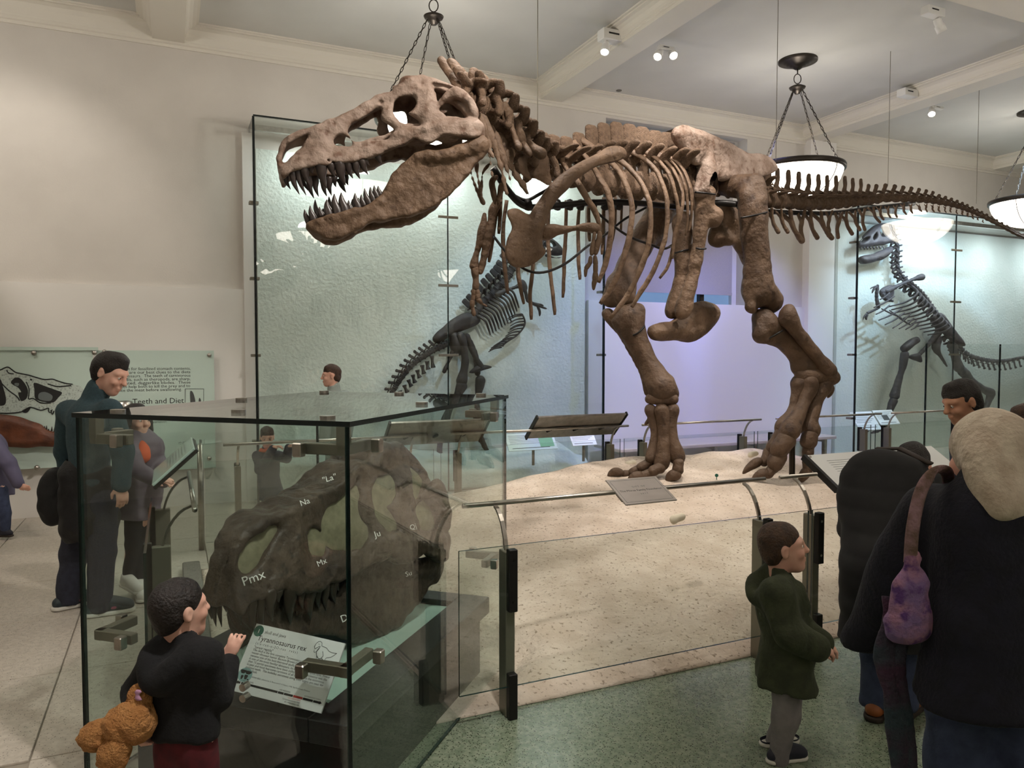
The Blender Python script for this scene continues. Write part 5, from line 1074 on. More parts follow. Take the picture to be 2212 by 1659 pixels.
# ---------------------------------------------------------------- wall cases with relief skeletons
def loc_t(px, py, t):
    """photo pixel on the plane t -> hall coordinates (s, z)"""
    p = PT(px, py, t); return ST(p)[0], p.z
def wplate(name, poly, zf, t, th, mat, parent, holes=(), h=.014, seed=1, nz=(.006, 14)):
    pl = loop2([loc_t(*zf(*q), t) for q in poly], 3); S = SDF((pl[:, 0].min() - .04, -th - .03, pl[:, 1].min() - .04), (pl[:, 0].max() + .04, th + .03, pl[:, 1].max() + .04), h)
    A, Bv = S.ax[0][:, None], S.ax[2][None, :]; d2 = pdist(A, Bv, pl); prof = th * (.5 + .5 * sm01(-d2 / .06))
    for q in holes: d2 = np.maximum(d2, -pdist(A, Bv, loop2([loc_t(*zf(*r), t) for r in q], 3)))
    S.f = smax(d2[:, None, :], np.abs(S.ax[1])[None, :, None] - prof[:, None, :], .02).astype(np.float32)
    S.noise(nz[0], nz[1], seed); return sculpt(name, S, mat, parent, ROOM @ Matrix.Translation((0, t, 0)))
def wtube(name, pts, r, zf, t, mat, parent, n=7, sub=4, bulge=0, flat=None):
    L = []
    for i, q in enumerate(pts):
        u = i / (len(pts) - 1); s_, z_ = loc_t(*zf(q[0], q[1]), t); L.append((s_, t - bulge * math.sin(math.pi * min(1, u * 1.1)), z_))
    r = [r] * len(L) if np.isscalar(r) else r
    pc = crom([a + (b,) for a, b in zip(L, r)], sub); v, f = tube([ROOM @ Vector(q[:3]) for q in pc], pc[:, 3], n, flat); return obj(name, v, f, mat, parent, True)
def wbone(name, pts, zf, t, mat, parent, k):
    """pts: crop x, crop y, radius in crop px"""
    L = [ROOM @ Vector((loc_t(*zf(x, y), t)[0], t, loc_t(*zf(x, y), t)[1])) for x, y, r in pts]; R = [max(.006, r * k) for x, y, r in pts]
    lo, hi = bounds(L, max(R) + .03); S = SDF(lo, hi, max(.008, float(max(hi - lo)) / 60)); S.chain(L, R, .02); S.noise(.006, 16, int(pts[0][0])); return sculpt(name, S, mat, parent)
def wvert(kind, x, y, x2, y2, size, zf, t, mat, parent, flip=1):
    a = loc_t(*zf(x, y), t); b = loc_t(*zf(x2, y2), t); ax = ROOM @ Vector((b[0] - a[0], 0, b[1] - a[1])); ax.normalize()
    side = ROOM @ Vector((0, 1, 0)); up = ax.cross(side) * flip; up = up if flip else up
    c = ROOM @ Vector((a[0], t, a[1])); vertebra(kind, c, ax, size[0], size[1], size[2], parent, mat, up)
def wall_case(label, s0, s1, joints, zt, parts_label, brz, t0=8.82, sb=None):
    p = thing('glass_cabinet', label, 'display case', G((s0 + s1) / 2, 9.1, 0)); t1 = 9.355; g = .015; sb = s0 if sb is None else sb
    xs = [s0] + joints + [s1]
    for a, b in zip(xs[:-1], xs[1:]): pane('front_pane', RM(a + .004, t0, .02), b - a - .008, zt - .04, g, p, 'wall_glass')
    for s_, e_ in ((s0, sb), (s1, s1)): L_ = math.hypot(e_ - s_, t1 - t0 - g); pane('side_pane', RM(s_ + (g if s_ == s0 else 0), t0 + g + .003, .02, math.atan2(t1 - t0 - g, e_ - s_)), L_ - .01, zt - .04, g, p, 'wall_glass')
    v = [ROOM @ Vector(q) for q in ((s0, t0, zt - .018), (s1, t0, zt - .018), (s1, t1, zt - .018), (sb, t1, zt - .018), (s0, t0, zt), (s1, t0, zt), (s1, t1, zt), (sb, t1, zt))]
    obj('top_pane', v, [(0, 3, 2, 1), (4, 5, 6, 7), (0, 1, 5, 4), (1, 2, 6, 5), (2, 3, 7, 6), (3, 0, 4, 7)], ['wall_glass', 'glass_rim'], p, fm=[0, 0, 1, 1, 1, 1])
    for s_ in (s0, s1): B().box((s_ - .012, t0 - .004, .02), (s_ + .012, t0 + .016, zt - .02), ROOM).build('corner_seal', 'glass_rim', p)
    for s_ in joints: B().box((s_ - .006, t0 - .002, .02), (s_ + .006, t0 + .017, zt - .02), ROOM).build('joint_seal', 'glass_rim', p)
    for s_ in joints:
        for z_ in brz:
            o = B().bev((s_ - .13, t0 - .02, z_ - .016), (s_ + .13, t0 - .004, z_ + .016), ROOM, b=.003).build('joint_clip', 'steel_dark', p)
    for s_ in (s0, s1):
        for z_ in brz: B().bev((s_ - .05, t0 + .02, z_ - .016), (s_ + .05 , t0 + .12, z_ + .016), ROOM, b=.003).build('corner_clip', 'steel_dark', p)
    B().box((sb + .07, 9.29, .0), (s1 - .03, 9.35, zt - (.25 if s0 < 6 else .04)), ROOM).build('textured_panel', 'case_back', p)
    B().box((s0 + .03, t0 + .10, zt - .14), (s1 - .03, t0 + .16, zt - .08), ROOM).build('light_rail', 'steel', p)
    return p
W1 = wall_case('large glass wall case left of the window holding the tail-down relief skeleton', .88, 5.40, [3.15], 4.38, '', (.75, 1.72, 2.58, 3.42))
W2 = wall_case('large glass wall case at right holding the upright relief skeleton', 9.47, 16.2, [11.70, 13.93], 4.0, '', (.75, 1.72, 2.58, 3.42), 8.2, 10.2)
for (s0, s1) in ((.95, 5.36), (10.25, 16.5)):
    for s_ in np.arange(s0 + .7, s1, 1.5): lamp('case_light', 'AREA', G(s_, 8.93 if s_ < 6 else 8.5, 4.2 if s_ < 6 else 3.85), (13 if s_ < 6 else 20), (.92, 1.0, 1.0) if s_ < 6 else (.8, .92, 1.0), .5, target=G(s_, 9.2, 1.5), shape='DISK')
# plaster ground inside the left case
S = SDF((.98, -.25, 0), (5.34, .2, .95), .03); A, Bv = S.ax[0][:, None, None], S.ax[2][None, None, :]; Y_ = S.ax[1][None, :, None]
top = .58 + .12 * np.sin(A * 1.3) - .35 * sm01((A - 4.7) / .6) - .9 * sm01((.02 - Y_) / .35) * .35
S.f = np.maximum(np.maximum(Bv - top, np.maximum(A - 5.3, 1.0 - A)), np.maximum(Y_ - .18, -Y_ - .22)).astype(np.float32) + 0 * S.f; S.f = np.maximum(S.f, .005 - Bv).astype(np.float32); S.noise(.015, 8, 4)
sculpt('plaster_ground', S, 'case_back', W1, ROOM @ Matrix.Translation((0, 9.09, .0)), 2)
Z7 = zc(800, 400, .3858); Z8 = zc(1760, 430, .3435)
# ---- left relief skeleton
K7 = .3858 * 9.8 / F_PX; T7 = 9.17
R1 = thing('relief_skeleton', 'dark relief skeleton leaning nose up in the left wall case, tail to the lower left', 'skeleton', PT(1000, 1000, T7))
m = 'dark_bone'
wplate('skull', [(955, 300), (985, 288), (1030, 308), (1072, 348), (1086, 376), (1078, 392), (1040, 398), (1000, 388), (972, 362)], Z7, T7, .06, m, R1, [[(985, 310), (1020, 322), (1030, 345), (1000, 345)]], h=.012)
wplate('lower_jaw', [(985, 385), (1030, 402), (1075, 398), (1060, 412), (1010, 408), (980, 398)], Z7, T7, .04, m, R1, h=.010)
sp = [(968, 358), (935, 385), (895, 408), (855, 425), (822, 437), (803, 452), (788, 482), (768, 516), (744, 545), (717, 573), (691, 601), (664, 628), (640, 655), (614, 686), (592, 712)]
for i, (x, y) in enumerate(sp): n_ = sp[min(i + 1, len(sp) - 1)]; p_ = sp[max(i - 1, 0)]; wvert('dorsal' if i > 4 else 'neck', x, y, x + n_[0] - p_[0], y + n_[1] - p_[1], (.10, .115 if i > 4 else .08, .07), Z7, T7, m, R1, -1)
wplate('ilium', [(352, 852), (400, 800), (460, 750), (540, 714), (602, 738), (612, 765), (570, 795), (480, 832), (400, 872), (365, 882)], Z7, T7, .06, m, R1)
wbone('hip_socket', [(470, 850, 30), (485, 900, 38), (500, 930, 24)], Z7, T7, m, R1, K7)
tl = [(418, 893), (392, 905), (365, 917), (338, 932), (312, 950), (285, 967), (259, 985), (235, 1006), (212, 1030), (190, 1056), (169, 1085), (149, 1116), (129, 1150), (110, 1185), (92, 1222), (74, 1260), (58, 1300)]
for i, (x, y) in enumerate(tl): n_ = tl[min(i + 1, len(tl) - 1)]; p_ = tl[max(i - 1, 0)]; wvert('tail_b', x, y, x + n_[0] - p_[0], y + n_[1] - p_[1], (.082, .098 - .002 * i, .05), Z7, T7, m, R1, -1)
for x0, y0, x1, y1 in ((345, 955, 352, 1022), (316, 985, 324, 1032), (290, 1008, 300, 1056), (262, 1035, 276, 1078), (238, 1062, 250, 1106), (213, 1090, 230, 1126), (190, 1120, 207, 1160), (165, 1152, 180, 1192)): wtube('chevron', [(x0, y0), ((x0 + x1) / 2 - 2, (y0 + y1) / 2), (x1, y1)], [.03, .018, .034], Z7, T7, m, R1)
for i in range(12):
    u = i / 11; x, y = 745 - 150 * u, 565 + 165 * u; L = 1.0 - .35 * abs(u - .35); wtube('rib', [(x, y), (x + 34 * L, y + 40 * L), (x + 62 * L, y + 92 * L), (x + 98 * L, y + 138 * L)], [.020, .016, .014, .009], Z7, T7 - .02, m, R1, 6, 4, .14)
gc = crom([(850, 722), (866, 762), (856, 800), (815, 845), (760, 880), (735, 908)], 5)
wtube('belly_rib', [tuple(q) for q in gc[::3]], .012, Z7, T7 - .04, m, R1)
for i in range(15):
    u = i / 14; q = gc[int(u * (len(gc) - 1))]; a = math.radians(200 + 10 * u); L = 95 - 20 * abs(u - .5)
    wtube('belly_rib', [(q[0], q[1]), (q[0] + L * .55 * math.cos(a), q[1] - L * .55 * math.sin(a) * .2 + 3), (q[0] + L * math.cos(a), q[1] + L * .30)], [.012, .010, .006], Z7, T7 - .04, m, R1, 5)
wbone('shoulder_blade', [(712, 612, 14), (760, 590, 10), (820, 568, 10), (845, 560, 16)], Z7, T7 - .10, m, R1, K7); wplate('coracoid', [(838, 530), (862, 535), (882, 575), (868, 602), (845, 585)], Z7, T7 - .1, .03, m, R1, h=.01)
wbone('humerus', [(865, 580, 10), (874, 612, 7), (878, 640, 9)], Z7, T7 - .1, m, R1, K7); wbone('forearm', [(878, 645, 8), (905, 660, 6), (938, 672, 8)], Z7, T7 - .1, m, R1, K7)
for pts in ([(938, 672, 6), (965, 684, 4), (988, 692, 2)], [(935, 678, 6), (948, 705, 4), (948, 732, 2)], [(928, 665, 5), (955, 668, 4), (970, 676, 2)]): wbone('finger_bone', pts, Z7, T7 - .1, m, R1, K7)
wbone('pubis', [(540, 850, 20), (565, 910, 14), (595, 975, 13), (618, 1015, 18)], Z7, T7, m, R1, K7); wplate('pubic_boot', [(552, 1047), (600, 1008), (625, 1005), (684, 1016), (655, 1032), (610, 1045), (575, 1054)], Z7, T7, .04, m, R1, h=.011)
wbone('ischium', [(470, 920, 16), (440, 985, 9), (414, 1042, 10)], Z7, T7, m, R1, K7)
wbone('femur', [(505, 845, 26), (520, 900, 22), (530, 980, 20), (522, 1050, 22), (512, 1095, 30)], Z7, T7 - .06, m, R1, K7); wbone('tibia', [(510, 1125, 32), (480, 1190, 20), (440, 1260, 16), (412, 1335, 24)], Z7, T7 - .06, m, R1, K7)
wbone('metatarsal', [(405, 1345, 22), (395, 1420, 15), (388, 1500, 16), (392, 1560, 18)], Z7, T7 - .06, m, R1, K7); wbone('foot', [(392, 1560, 14), (440, 1590, 10), (500, 1600, 5)], Z7, T7 - .06, m, R1, K7)
wbone('femur', [(560, 880, 18), (590, 960, 16), (600, 1050, 20)], Z7, T7 + .06, m, R1, K7); wbone('tibia', [(615, 1095, 30), (602, 1180, 17), (598, 1260, 15), (596, 1330, 22)], Z7, T7, m, R1, K7)
wbone('metatarsal', [(585, 1345, 24), (625, 1430, 16), (665, 1510, 14), (690, 1548, 14)], Z7, T7, m, R1, K7); wbone('foot', [(690, 1548, 10), (740, 1560, 8), (770, 1568, 5)], Z7, T7, m, R1, K7)
# ---- right relief skeleton
K8 = .3435 * 12.6 / F_PX; T8 = 9.10; m = 'dark_bone2'
R2 = thing('relief_skeleton', 'dark upright relief skeleton striding left in the right wall case', 'skeleton', PT(1960, 950, T8))
wplate('skull', [(268, 288), (298, 245), (340, 198), (388, 158), (440, 152), (486, 168), (498, 202), (492, 242), (480, 272), (430, 288), (380, 292), (330, 302), (285, 308)], Z8, T8, .09, m, R2, [[(278, 278), (300, 246), (324, 238), (312, 262)], [(388, 200), (402, 180), (436, 182), (450, 212), (430, 238), (396, 240)], [(345, 240), (365, 210), (372, 240), (350, 262)], [(460, 190), (478, 196), (478, 240), (462, 236)]], h=.016)
wplate('lower_jaw', [(280, 372), (300, 356), (360, 344), (430, 318), (472, 298), (484, 330), (440, 372), (380, 392), (320, 408), (290, 402)], Z8, T8, .08, m, R2, h=.016)
for i in range(8): x = 290 + i * 20; wtube('tooth', [(x, 303 - i * 1.0), (x + 2, 322 - i)], [.018, .004], Z8, T8 - .05, m, R2, 5, 2)
for x, y in ((490, 200), (501, 230), (512, 264), (518, 298), (520, 333), (518, 367), (517, 400), (522, 434), (534, 466), (553, 495)): wvert('neck', x, y, x + 6, y + 30, (.085, .08, .08), Z8, T8, m, R2, -1)
sp = [(580, 518), (616, 543), (650, 572), (682, 605), (710, 642), (738, 682), (766, 722), (793, 762), (818, 802), (842, 842), (868, 880), (896, 918)]
for i, (x, y) in enumerate(sp): n_ = sp[min(i + 1, len(sp) - 1)]; p_ = sp[max(i - 1, 0)]; wvert('dorsal', x, y, x + n_[0] - p_[0], y + n_[1] - p_[1], (.115, .10, .10), Z8, T8, m, R2, -1)
tl = [(925, 945), (955, 972), (988, 990), (1020, 1000), (1053, 1008), (1086, 1014), (1119, 1018), (1152, 1020), (1185, 1018), (1217, 1014), (1249, 1008), (1281, 1001), (1316, 994), (1350, 986), (1386, 977)]
for i, (x, y) in enumerate(tl): n_ = tl[min(i + 1, len(tl) - 1)]; p_ = tl[max(i - 1, 0)]; wvert('tail_b', x, y, x + n_[0] - p_[0], y + n_[1] - p_[1], (.088, .105 - .004 * i, .07), Z8, T8, m, R2, -1); wtube('chevron', [(x + 6, y + 22), (x + 10, y + 42), (x + 16, y + 62 - i)], [.02, .014, .026], Z8, T8, m, R2)
wbone('shoulder_blade', [(672, 490, 20), (610, 508, 11), (530, 542, 11), (450, 580, 18)], Z8, T8 - .15, m, R2, K8); wplate('coracoid', [(415, 565), (480, 540), (495, 600), (455, 645), (412, 605)], Z8, T8 - .12, .05, m, R2)
for pts in ([(395, 545, 10), (388, 610, 11), (400, 680, 12)], [(430, 600, 12), (440, 625, 10), (490, 640, 8)]): wbone('humerus', pts, Z8, T8 - .15, m, R2, K8)
wbone('forearm', [(400, 685, 9), (365, 702, 7), (332, 716, 9)], Z8, T8 - .15, m, R2, K8)
for pts in ([(330, 718, 7), (308, 745, 5), (300, 778, 2)], [(332, 722, 6), (322, 748, 4), (325, 758, 2)], [(390, 548, 7), (362, 556, 5), (346, 566, 2)], [(388, 552, 6), (370, 570, 4), (360, 592, 2)]): wbone('finger_bone', pts, Z8, T8 - .15, m, R2, K8)
for i in range(11):
    u = i / 10; x, y = 590 + 200 * u, 530 + 235 * u; L = 1.0 - .4 * u; wtube('rib', [(x, y), (x - 18 * L, y + 62 * L), (x - 70 * L, y + 118 * L), (x - 135 * L, y + 150 * L)], [.022, .02, .017, .01], Z8, T8 - .03, m, R2, 6, 4, .25)
for x0, y0, x1, y1 in ((385, 725, 470, 668), (402, 762, 545, 690), (442, 790, 565, 715), (490, 812, 605, 720), (530, 816, 622, 750), (572, 820, 640, 762), (605, 822, 655, 780), (372, 682, 500, 612), (410, 632, 470, 590), (420, 690, 520, 735), (470, 700, 560, 760), (520, 740, 600, 790)): wtube('belly_rib', [(x0, y0), ((x0 + x1) / 2 + 4, (y0 + y1) / 2 + 4), (x1, y1)], [.010, .016, .014], Z8, T8 - .2, m, R2, 6)
wplate('ilium', [(735, 735), (790, 715), (850, 790), (925, 888), (936, 925), (880, 912), (812, 846), (752, 800)], Z8, T8 - .05, .07, m, R2)
wbone('pubis', [(770, 850, 22), (715, 915, 14), (660, 975, 12)], Z8, T8, m, R2, K8); wplate('pubic_boot', [(585, 988), (640, 968), (662, 975), (672, 1026), (640, 1020), (600, 1006)], Z8, T8, .05, m, R2)
wbone('ischium', [(775, 880, 24), (762, 935, 26), (790, 985, 11), (830, 1050, 7)], Z8, T8, m, R2, K8)
wbone('femur', [(640, 888, 22), (600, 910, 24), (565, 940, 28)], Z8, T8 - .1, m, R2, K8); wbone('tibia', [(565, 980, 28), (550, 1060, 21), (525, 1150, 20), (502, 1235, 30)], Z8, T8 - .1, m, R2, K8)
wbone('metatarsal', [(492, 1272, 28), (470, 1330, 20), (442, 1395, 20)], Z8, T8 - .1, m, R2, K8)
for pts in ([(440, 1400, 14), (390, 1435, 12), (340, 1450, 8), (322, 1475, 3)], [(445, 1405, 14), (410, 1450, 11), (360, 1470, 6)], [(450, 1400, 14), (460, 1440, 10), (460, 1480, 5)]): wbone('foot', pts, Z8, T8 - .1, m, R2, K8)
wbone('femur', [(870, 925, 30), (885, 990, 26), (905, 1060, 34)], Z8, T8, m, R2, K8); wbone('tibia', [(930, 1085, 34), (985, 1140, 24), (1050, 1190, 24), (1105, 1215, 30)], Z8, T8, m, R2, K8); wbone('metatarsal', [(1110, 1225, 26), (1085, 1290, 18), (1070, 1350, 18)], Z8, T8, m, R2, K8)
# ---- label boards in the cases
def board(px0, py0, px1, py1, t, label, mat='panel_white', tilt=38, leg=True, extra=None):
    a = PT(px0, py1, t); b = PT(px1, py1, t); top = PT(px0, py0, t); w = (b - a).length; h_ = (top.z - a.z) * 1.25
    M = Matrix.Translation(a) @ ROOM @ Matrix.Rotation(math.radians(90 - tilt), 4, 'X'); p = thing('label_board', label, 'sign', a + (b - a) / 2, 'small label boards at the foot of the wall cases')
    B().box((0, 0, -.012), (w, h_, 0), M).build('board', mat, p)
    for i in range(6): B().box((.06 * w, h_ * (.85 - .09 * i), .0005), (w * (.9 - .1 * (i % 3)), h_ * (.87 - .09 * i), .0012), M).build('text_line', 'ink_mid', p)
    B().box((.08 * w, h_ * .12, .0005), (.85 * w, h_ * .15, .0012), M).build('timeline_bar', 'ink', p)
    if extra: extra(M, w, h_, p)
    if leg: q = M @ Vector((w * .55, h_ * .5, -.015)); B().tube([q, (q.x, q.y, max(.02, q.z - .3))], .018, 8).build('stand', 'steel_dark', p)
    return p
board(1858, 892, 1905, 930, 8.55, 'left of the two small white label boards below the right relief skeleton', leg=True); board(1903, 888, 1945, 918, 8.7, 'right of the two small white label boards, with a picture, below the right relief skeleton', extra=lambda M, w, h_, p: B().box((.3 * w, .3 * h_, .0013), (.6 * w, .65 * h_, .002), M).build('picture', 'ink_soft', p))
board(1100, 940, 1205, 975, 8.5, 'pale label board with a green square in front of the left wall case', 'panel_glass', extra=lambda M, w, h_, p: B().box((.66 * w, .15 * h_, .0013), (.95 * w, .9 * h_, .002), M).build('green_square', 'green_box', p)); board(1238, 935, 1290, 963, 8.55, 'small white label board at the right corner of the left wall case')
# ---- tall glass screen at the right
gs = thing('glass_screen', 'tall clear glass screen with dark joints in front of the right wall case', 'screen', G(11.5, 7.9, 0))
a = ST(PT(2001, 800, 7.9))[0]; b_ = ST(PT(2160, 800, 7.9))[0]
pane('pane', RM(a, 7.9, .02), b_ - a - .005, 1.87, .014, gs, 'wall_glass'); pane('pane', RM(b_, 7.9, .02), 1.6, 1.87, .014, gs, 'wall_glass')
for s_ in (a, b_): B().box((s_ - .008, 7.895, .02), (s_ + .008, 7.917, 1.89), ROOM).build('joint_seal', 'glass_rim', gs)
# ---------------------------------------------------------------- left wall information panels
TP = 9.22
sa, za = loc_t(208, 757, TP); sb, zb = loc_t(466, 1010, TP)
IP = thing('information_panel', 'frosted green glass panel headed Teeth and Diet on the left wall', 'panel', G((sa + sb) / 2, TP, zb))
B().box((sa, TP, zb), (sb, TP + .012, za), ROOM).build('glass_sheet', 'panel_glass', IP)
IM = ROOM @ Matrix.Translation((0, TP, 0)) @ Matrix.Rotation(math.pi / 2, 4, 'X')
def wt(body, px, py, size, mat='ink', align='LEFT', width=None, **kw):
    s_, z_ = loc_t(px, py, TP); o = text(body, size, IM @ Matrix.Translation((s_, z_, .001)), mat, IP, align=align, **kw)
    if width:
        w0 = max(v.co.x for v in o.data.vertices) - min(v.co.x for v in o.data.vertices); o.matrix_basis = o.matrix_basis @ Matrix.Diagonal((width / w0, 1, 1, 1))
    return o
s_l = loc_t(252, 820, TP)[0]; s_r = loc_t(411, 820, TP)[0]
for i, ln in enumerate(['Except for fossilized stomach contents,', 'teeth are our best clues to the diets', 'of dinosaurs.  The teeth of carnivorous', 'animals, such as theropods, are sharp,', 'serrated, daggerlike blades.  These', 'teeth help both to kill the prey and to', 'slice the meat before swallowing.']):
    wt(ln, 252, 800 + i * 7.75, .046, 'ink', width=(s_r - s_l) * (.88 if i == 6 else 1))
wt('Teeth and Diet', 286, 873, .085, 'ink', width=loc_t(397, 870, TP)[0] - loc_t(286, 870, TP)[0]); wt('Carnivorous dinosaurs show', 252, 898, .04, 'ink'); wt('variation.', 330, 914, .04, 'ink')
def wl(pts, r=.004, mat='ink', parent=None, zf=lambda x, y: (x, y), n=3, t=TP - .003, nm='drawing_line'):
    L = [ROOM @ Vector((loc_t(*zf(*q), t)[0], t, loc_t(*zf(*q), t)[1])) for q in pts]; v, f = tube(crom(L, n), r, 4); return obj(nm, v, f, mat, parent or IP)
wl([(400, 840), (440, 840), (440, 880), (400, 880), (400, 840)], .0025, 'ink_soft', n=1)
def wpoly(pts, mat, parent, zf=lambda x, y: (x, y), t=TP - .002, nm='drawing_fill', th=.0015):
    pl = loop2([loc_t(*zf(*q), t) for q in pts], 3); return B().prism([tuple(q) for q in pl], ROOM @ Matrix.Translation((0, t, 0)) @ Matrix.Rotation(math.pi / 2, 4, 'X'), th).build(nm, mat, parent)
wpoly([(411, 845), (417, 848), (422, 866), (420, 878), (413, 878), (411, 862)], 'ink_soft', IP); wpoly([(430, 860), (434, 864), (434, 878), (429, 878)], 'ink_soft', IP)
for px, py in ((452, 767), (452, 990)):
    s_, z_ = loc_t(px, py, TP); B().lathe([(.0001, -.02), (.02, -.018), (.024, 0), (.024, .02)], (0, 0, 0), 14, M=ROOM @ Matrix.Translation((s_, TP, z_)) @ Matrix.Rotation(-math.pi / 2, 4, 'X')).build('standoff', 'steel', IP, True)
sa2, _ = loc_t(-340, 757, TP - .05); sb2, zb2 = loc_t(206, 1005, TP - .05)
DP = thing('information_panel', 'frosted green glass panel with a large stippled skull drawing at the left edge', 'panel', G(sb2 - 1, TP - .05, zb2))
B().box((sa2, TP - .05, zb2), (sb2, TP - .038, za), ROOM).build('glass_sheet', 'panel_glass', DP); B().box((sa2, TP - .07, za), (sb2 + .05, TP - .03, za + .035), ROOM).build('top_rail', 'panel_glass', DP)
for px, py in ((73, 762), (204, 762), (226, 760), (80, 1010), (190, 1010)):
    s_, z_ = loc_t(px, py, TP - .06); B().lathe([(.0001, -.03), (.022, -.026), (.026, 0), (.026, .02)], (0, 0, 0), 14, M=ROOM @ Matrix.Translation((s_, TP - .06, z_)) @ Matrix.Rotation(-math.pi / 2, 4, 'X')).build('standoff', 'steel', DP, True)
Z9 = zc(0, 740, .15685); tD = TP - .053
wpoly([(-300, 420), (0, 378), (60, 350), (110, 338), (160, 370), (215, 410), (280, 425), (400, 450), (500, 480), (620, 510), (720, 503), (800, 530), (900, 560), (1000, 575), (1150, 640), (1150, 900), (900, 960), (740, 962), (660, 902), (560, 932), (420, 892), (300, 952), (150, 972), (0, 972), (-300, 960)], 'panel_bone', DP, Z9, tD, 'drawing_fill', .001)
for pl in ([(150, 545), (200, 488), (270, 488), (340, 560), (386, 660), (370, 762), (320, 802), (280, 792), (250, 692), (292, 682), (250, 622), (180, 582)], [(470, 552), (620, 600), (760, 650), (855, 690), (800, 762), (740, 822), (640, 822), (540, 802), (480, 762), (474, 650)], [(-120, 480), (0, 500), (40, 600), (82, 762), (70, 852), (0, 872), (-120, 860)], [(300, 940), (420, 880), (400, 940), (350, 970)], [(415, 500), (445, 505), (440, 522), (418, 520)]):
    wpoly(pl, 'ink', DP, Z9, tD - .0012, 'drawing_fill', .001)
for pl in ([(540, 700), (620, 680), (720, 730), (700, 800), (600, 800), (530, 770)], [(200, 560), (260, 560), (250, 600), (210, 590)]): wpoly(pl, 'ink_mid', DP, Z9, tD - .0024, 'drawing_fill', .001)
for ln in ([(-100, 400), (0, 378), (60, 350), (110, 338), (160, 370), (215, 410), (280, 425), (400, 450), (500, 480), (620, 510), (720, 503), (800, 530), (900, 560), (1000, 575)], [(660, 570), (760, 600), (840, 605), (980, 590)], [(20, 560), (120, 660), (230, 740), (270, 800)], [(400, 780), (460, 770), (560, 830), (700, 830)], [(0, 972), (150, 972), (300, 952), (420, 892), (560, 932), (660, 902)], [(670, 900), (670, 950), (700, 960), (720, 920)], [(700, 930), (720, 990), (745, 940)], [(360, 540), (400, 640), (390, 780)], [(90, 380), (120, 420), (190, 430)]):
    wl(ln, .006, 'ink', DP, Z9, t=tD - .003)
FJ = thing('fossil_jaw', 'brown fossil lower jaw mounted below the stippled skull drawing', 'fossil', PT(60, 960, TP - .12))
wplate('jaw_bone', [(-330, 1010), (0, 990), (200, 1012), (380, 1060), (560, 1122), (640, 1192), (760, 1226), (900, 1240), (960, 1300), (900, 1400), (770, 1430), (560, 1432), (400, 1452), (250, 1440), (0, 1420), (-330, 1400)], Z9, TP - .14, .055, 'jaw_brown', FJ, h=.012)
for x0, y0, x1, y1 in ((610, 1192, 616, 1148), (640, 1195, 642, 1142), (668, 1208, 668, 1185), (712, 1218, 716, 1156), (750, 1226, 750, 1172)): wtube('tooth', [(x0, y0), (x1, y1)], [.012, .003], Z9, TP - .14, 'tooth', FJ, 6, 2)
q = PT(268, 880, TP - .08); sm = thing('steel_mount', 'short steel cylinder mount beside the Teeth and Diet heading', 'mount', q); B().lathe([(.0001, -.07), (.085, -.07), (.085, .06), (.06, .07), (.06, .05), (.0001, .05)], (0, 0, 0), 22, M=Matrix.Translation(q)).build('cylinder', 'steel', sm, True); B().tube([q, q + ROOM @ Vector((0, .08, 0))], .02, 8).build('arm', 'steel', sm)
# small round table behind the left end barrier
q = PZ(436, 1110, 0); q = P(436, 1196, 6.6); tb = thing('stand_table', 'small clear round stand on a steel pole behind the left end barrier', 'stand', (q.x, q.y, 0))
B().tube([(q.x, q.y, 0), (q.x, q.y, .95)], .025, 10).build('pole', 'steel', tb, True); B().lathe([(.0001, .955), (.18, .955), (.18, .965), (.0001, .965)], (q.x, q.y, 0), 24).build('disc_top', 'glass', tb)
# ---------------------------------------------------------------- people
defmat('skin', (230, 184, 164), .55, col2=(220, 166, 146), scale=18, spec=.35); defmat('skin_tan', (196, 146, 116), .55, col2=(182, 128, 100), scale=18)
defmat('hair_dark', (34, 25, 22), .55, col2=(20, 14, 12), scale=40, bump=.5, bscale=120); defmat('hair_brown', (78, 54, 38), .6, col2=(54, 36, 26), scale=40, bump=.5, bscale=120); defmat('hair_grey', (208, 194, 174), .6, col2=(180, 162, 142), scale=18, kind='noise', bump=.4, bscale=60)
defmat('fleece', (62, 84, 92), .95, col2=(54, 74, 82), scale=60, bump=.3, bscale=200); defmat('trouser_navy', (52, 54, 68), .9, col2=(44, 46, 58), scale=30, bump=.2, bscale=80); defmat('jacket_black', (24, 24, 27), .7, col2=(16, 16, 18), scale=12, bump=.3, bscale=24)
defmat('puffer_mauve', (112, 100, 112), .6, col2=(96, 84, 96), scale=10); defmat('leggings', (26, 28, 34), .85); defmat('shoe_white', (226, 222, 214), .5); defmat('shoe_teal', (40, 52, 58), .5); defmat('shoe_pink', (168, 84, 110), .5); defmat('sole', (222, 218, 208), .6); defmat('orange_cloth', (214, 96, 56), .85)
defmat('hoodie_black', (20, 20, 22), .95, col2=(14, 14, 16), scale=30, bump=.2, bscale=80); defmat('trouser_red', (92, 26, 34), .9, col2=(74, 20, 28), scale=30); defmat('hoodie_green', (62, 67, 46), .9, col2=(48, 53, 36), scale=16, bump=.25, bscale=60); defmat('sweat_grey', (136, 130, 130), .95, col2=(118, 112, 114), scale=14, bump=.2, bscale=60); defmat('shoe_navy', (34, 34, 48), .6)
defmat('coat_navy', (17, 18, 32), .9, col2=(12, 13, 24), scale=24, bump=.3, bscale=90); defmat('coat_black', (17, 16, 19), .8, col2=(12, 12, 14), scale=20); defmat('denim', (62, 72, 100), .9, col2=(50, 58, 84), scale=26, bump=.2, bscale=120); defmat('boot_brown', (150, 84, 40), .5, col2=(124, 66, 30), scale=10); defmat('boot_sole', (46, 34, 28), .7)
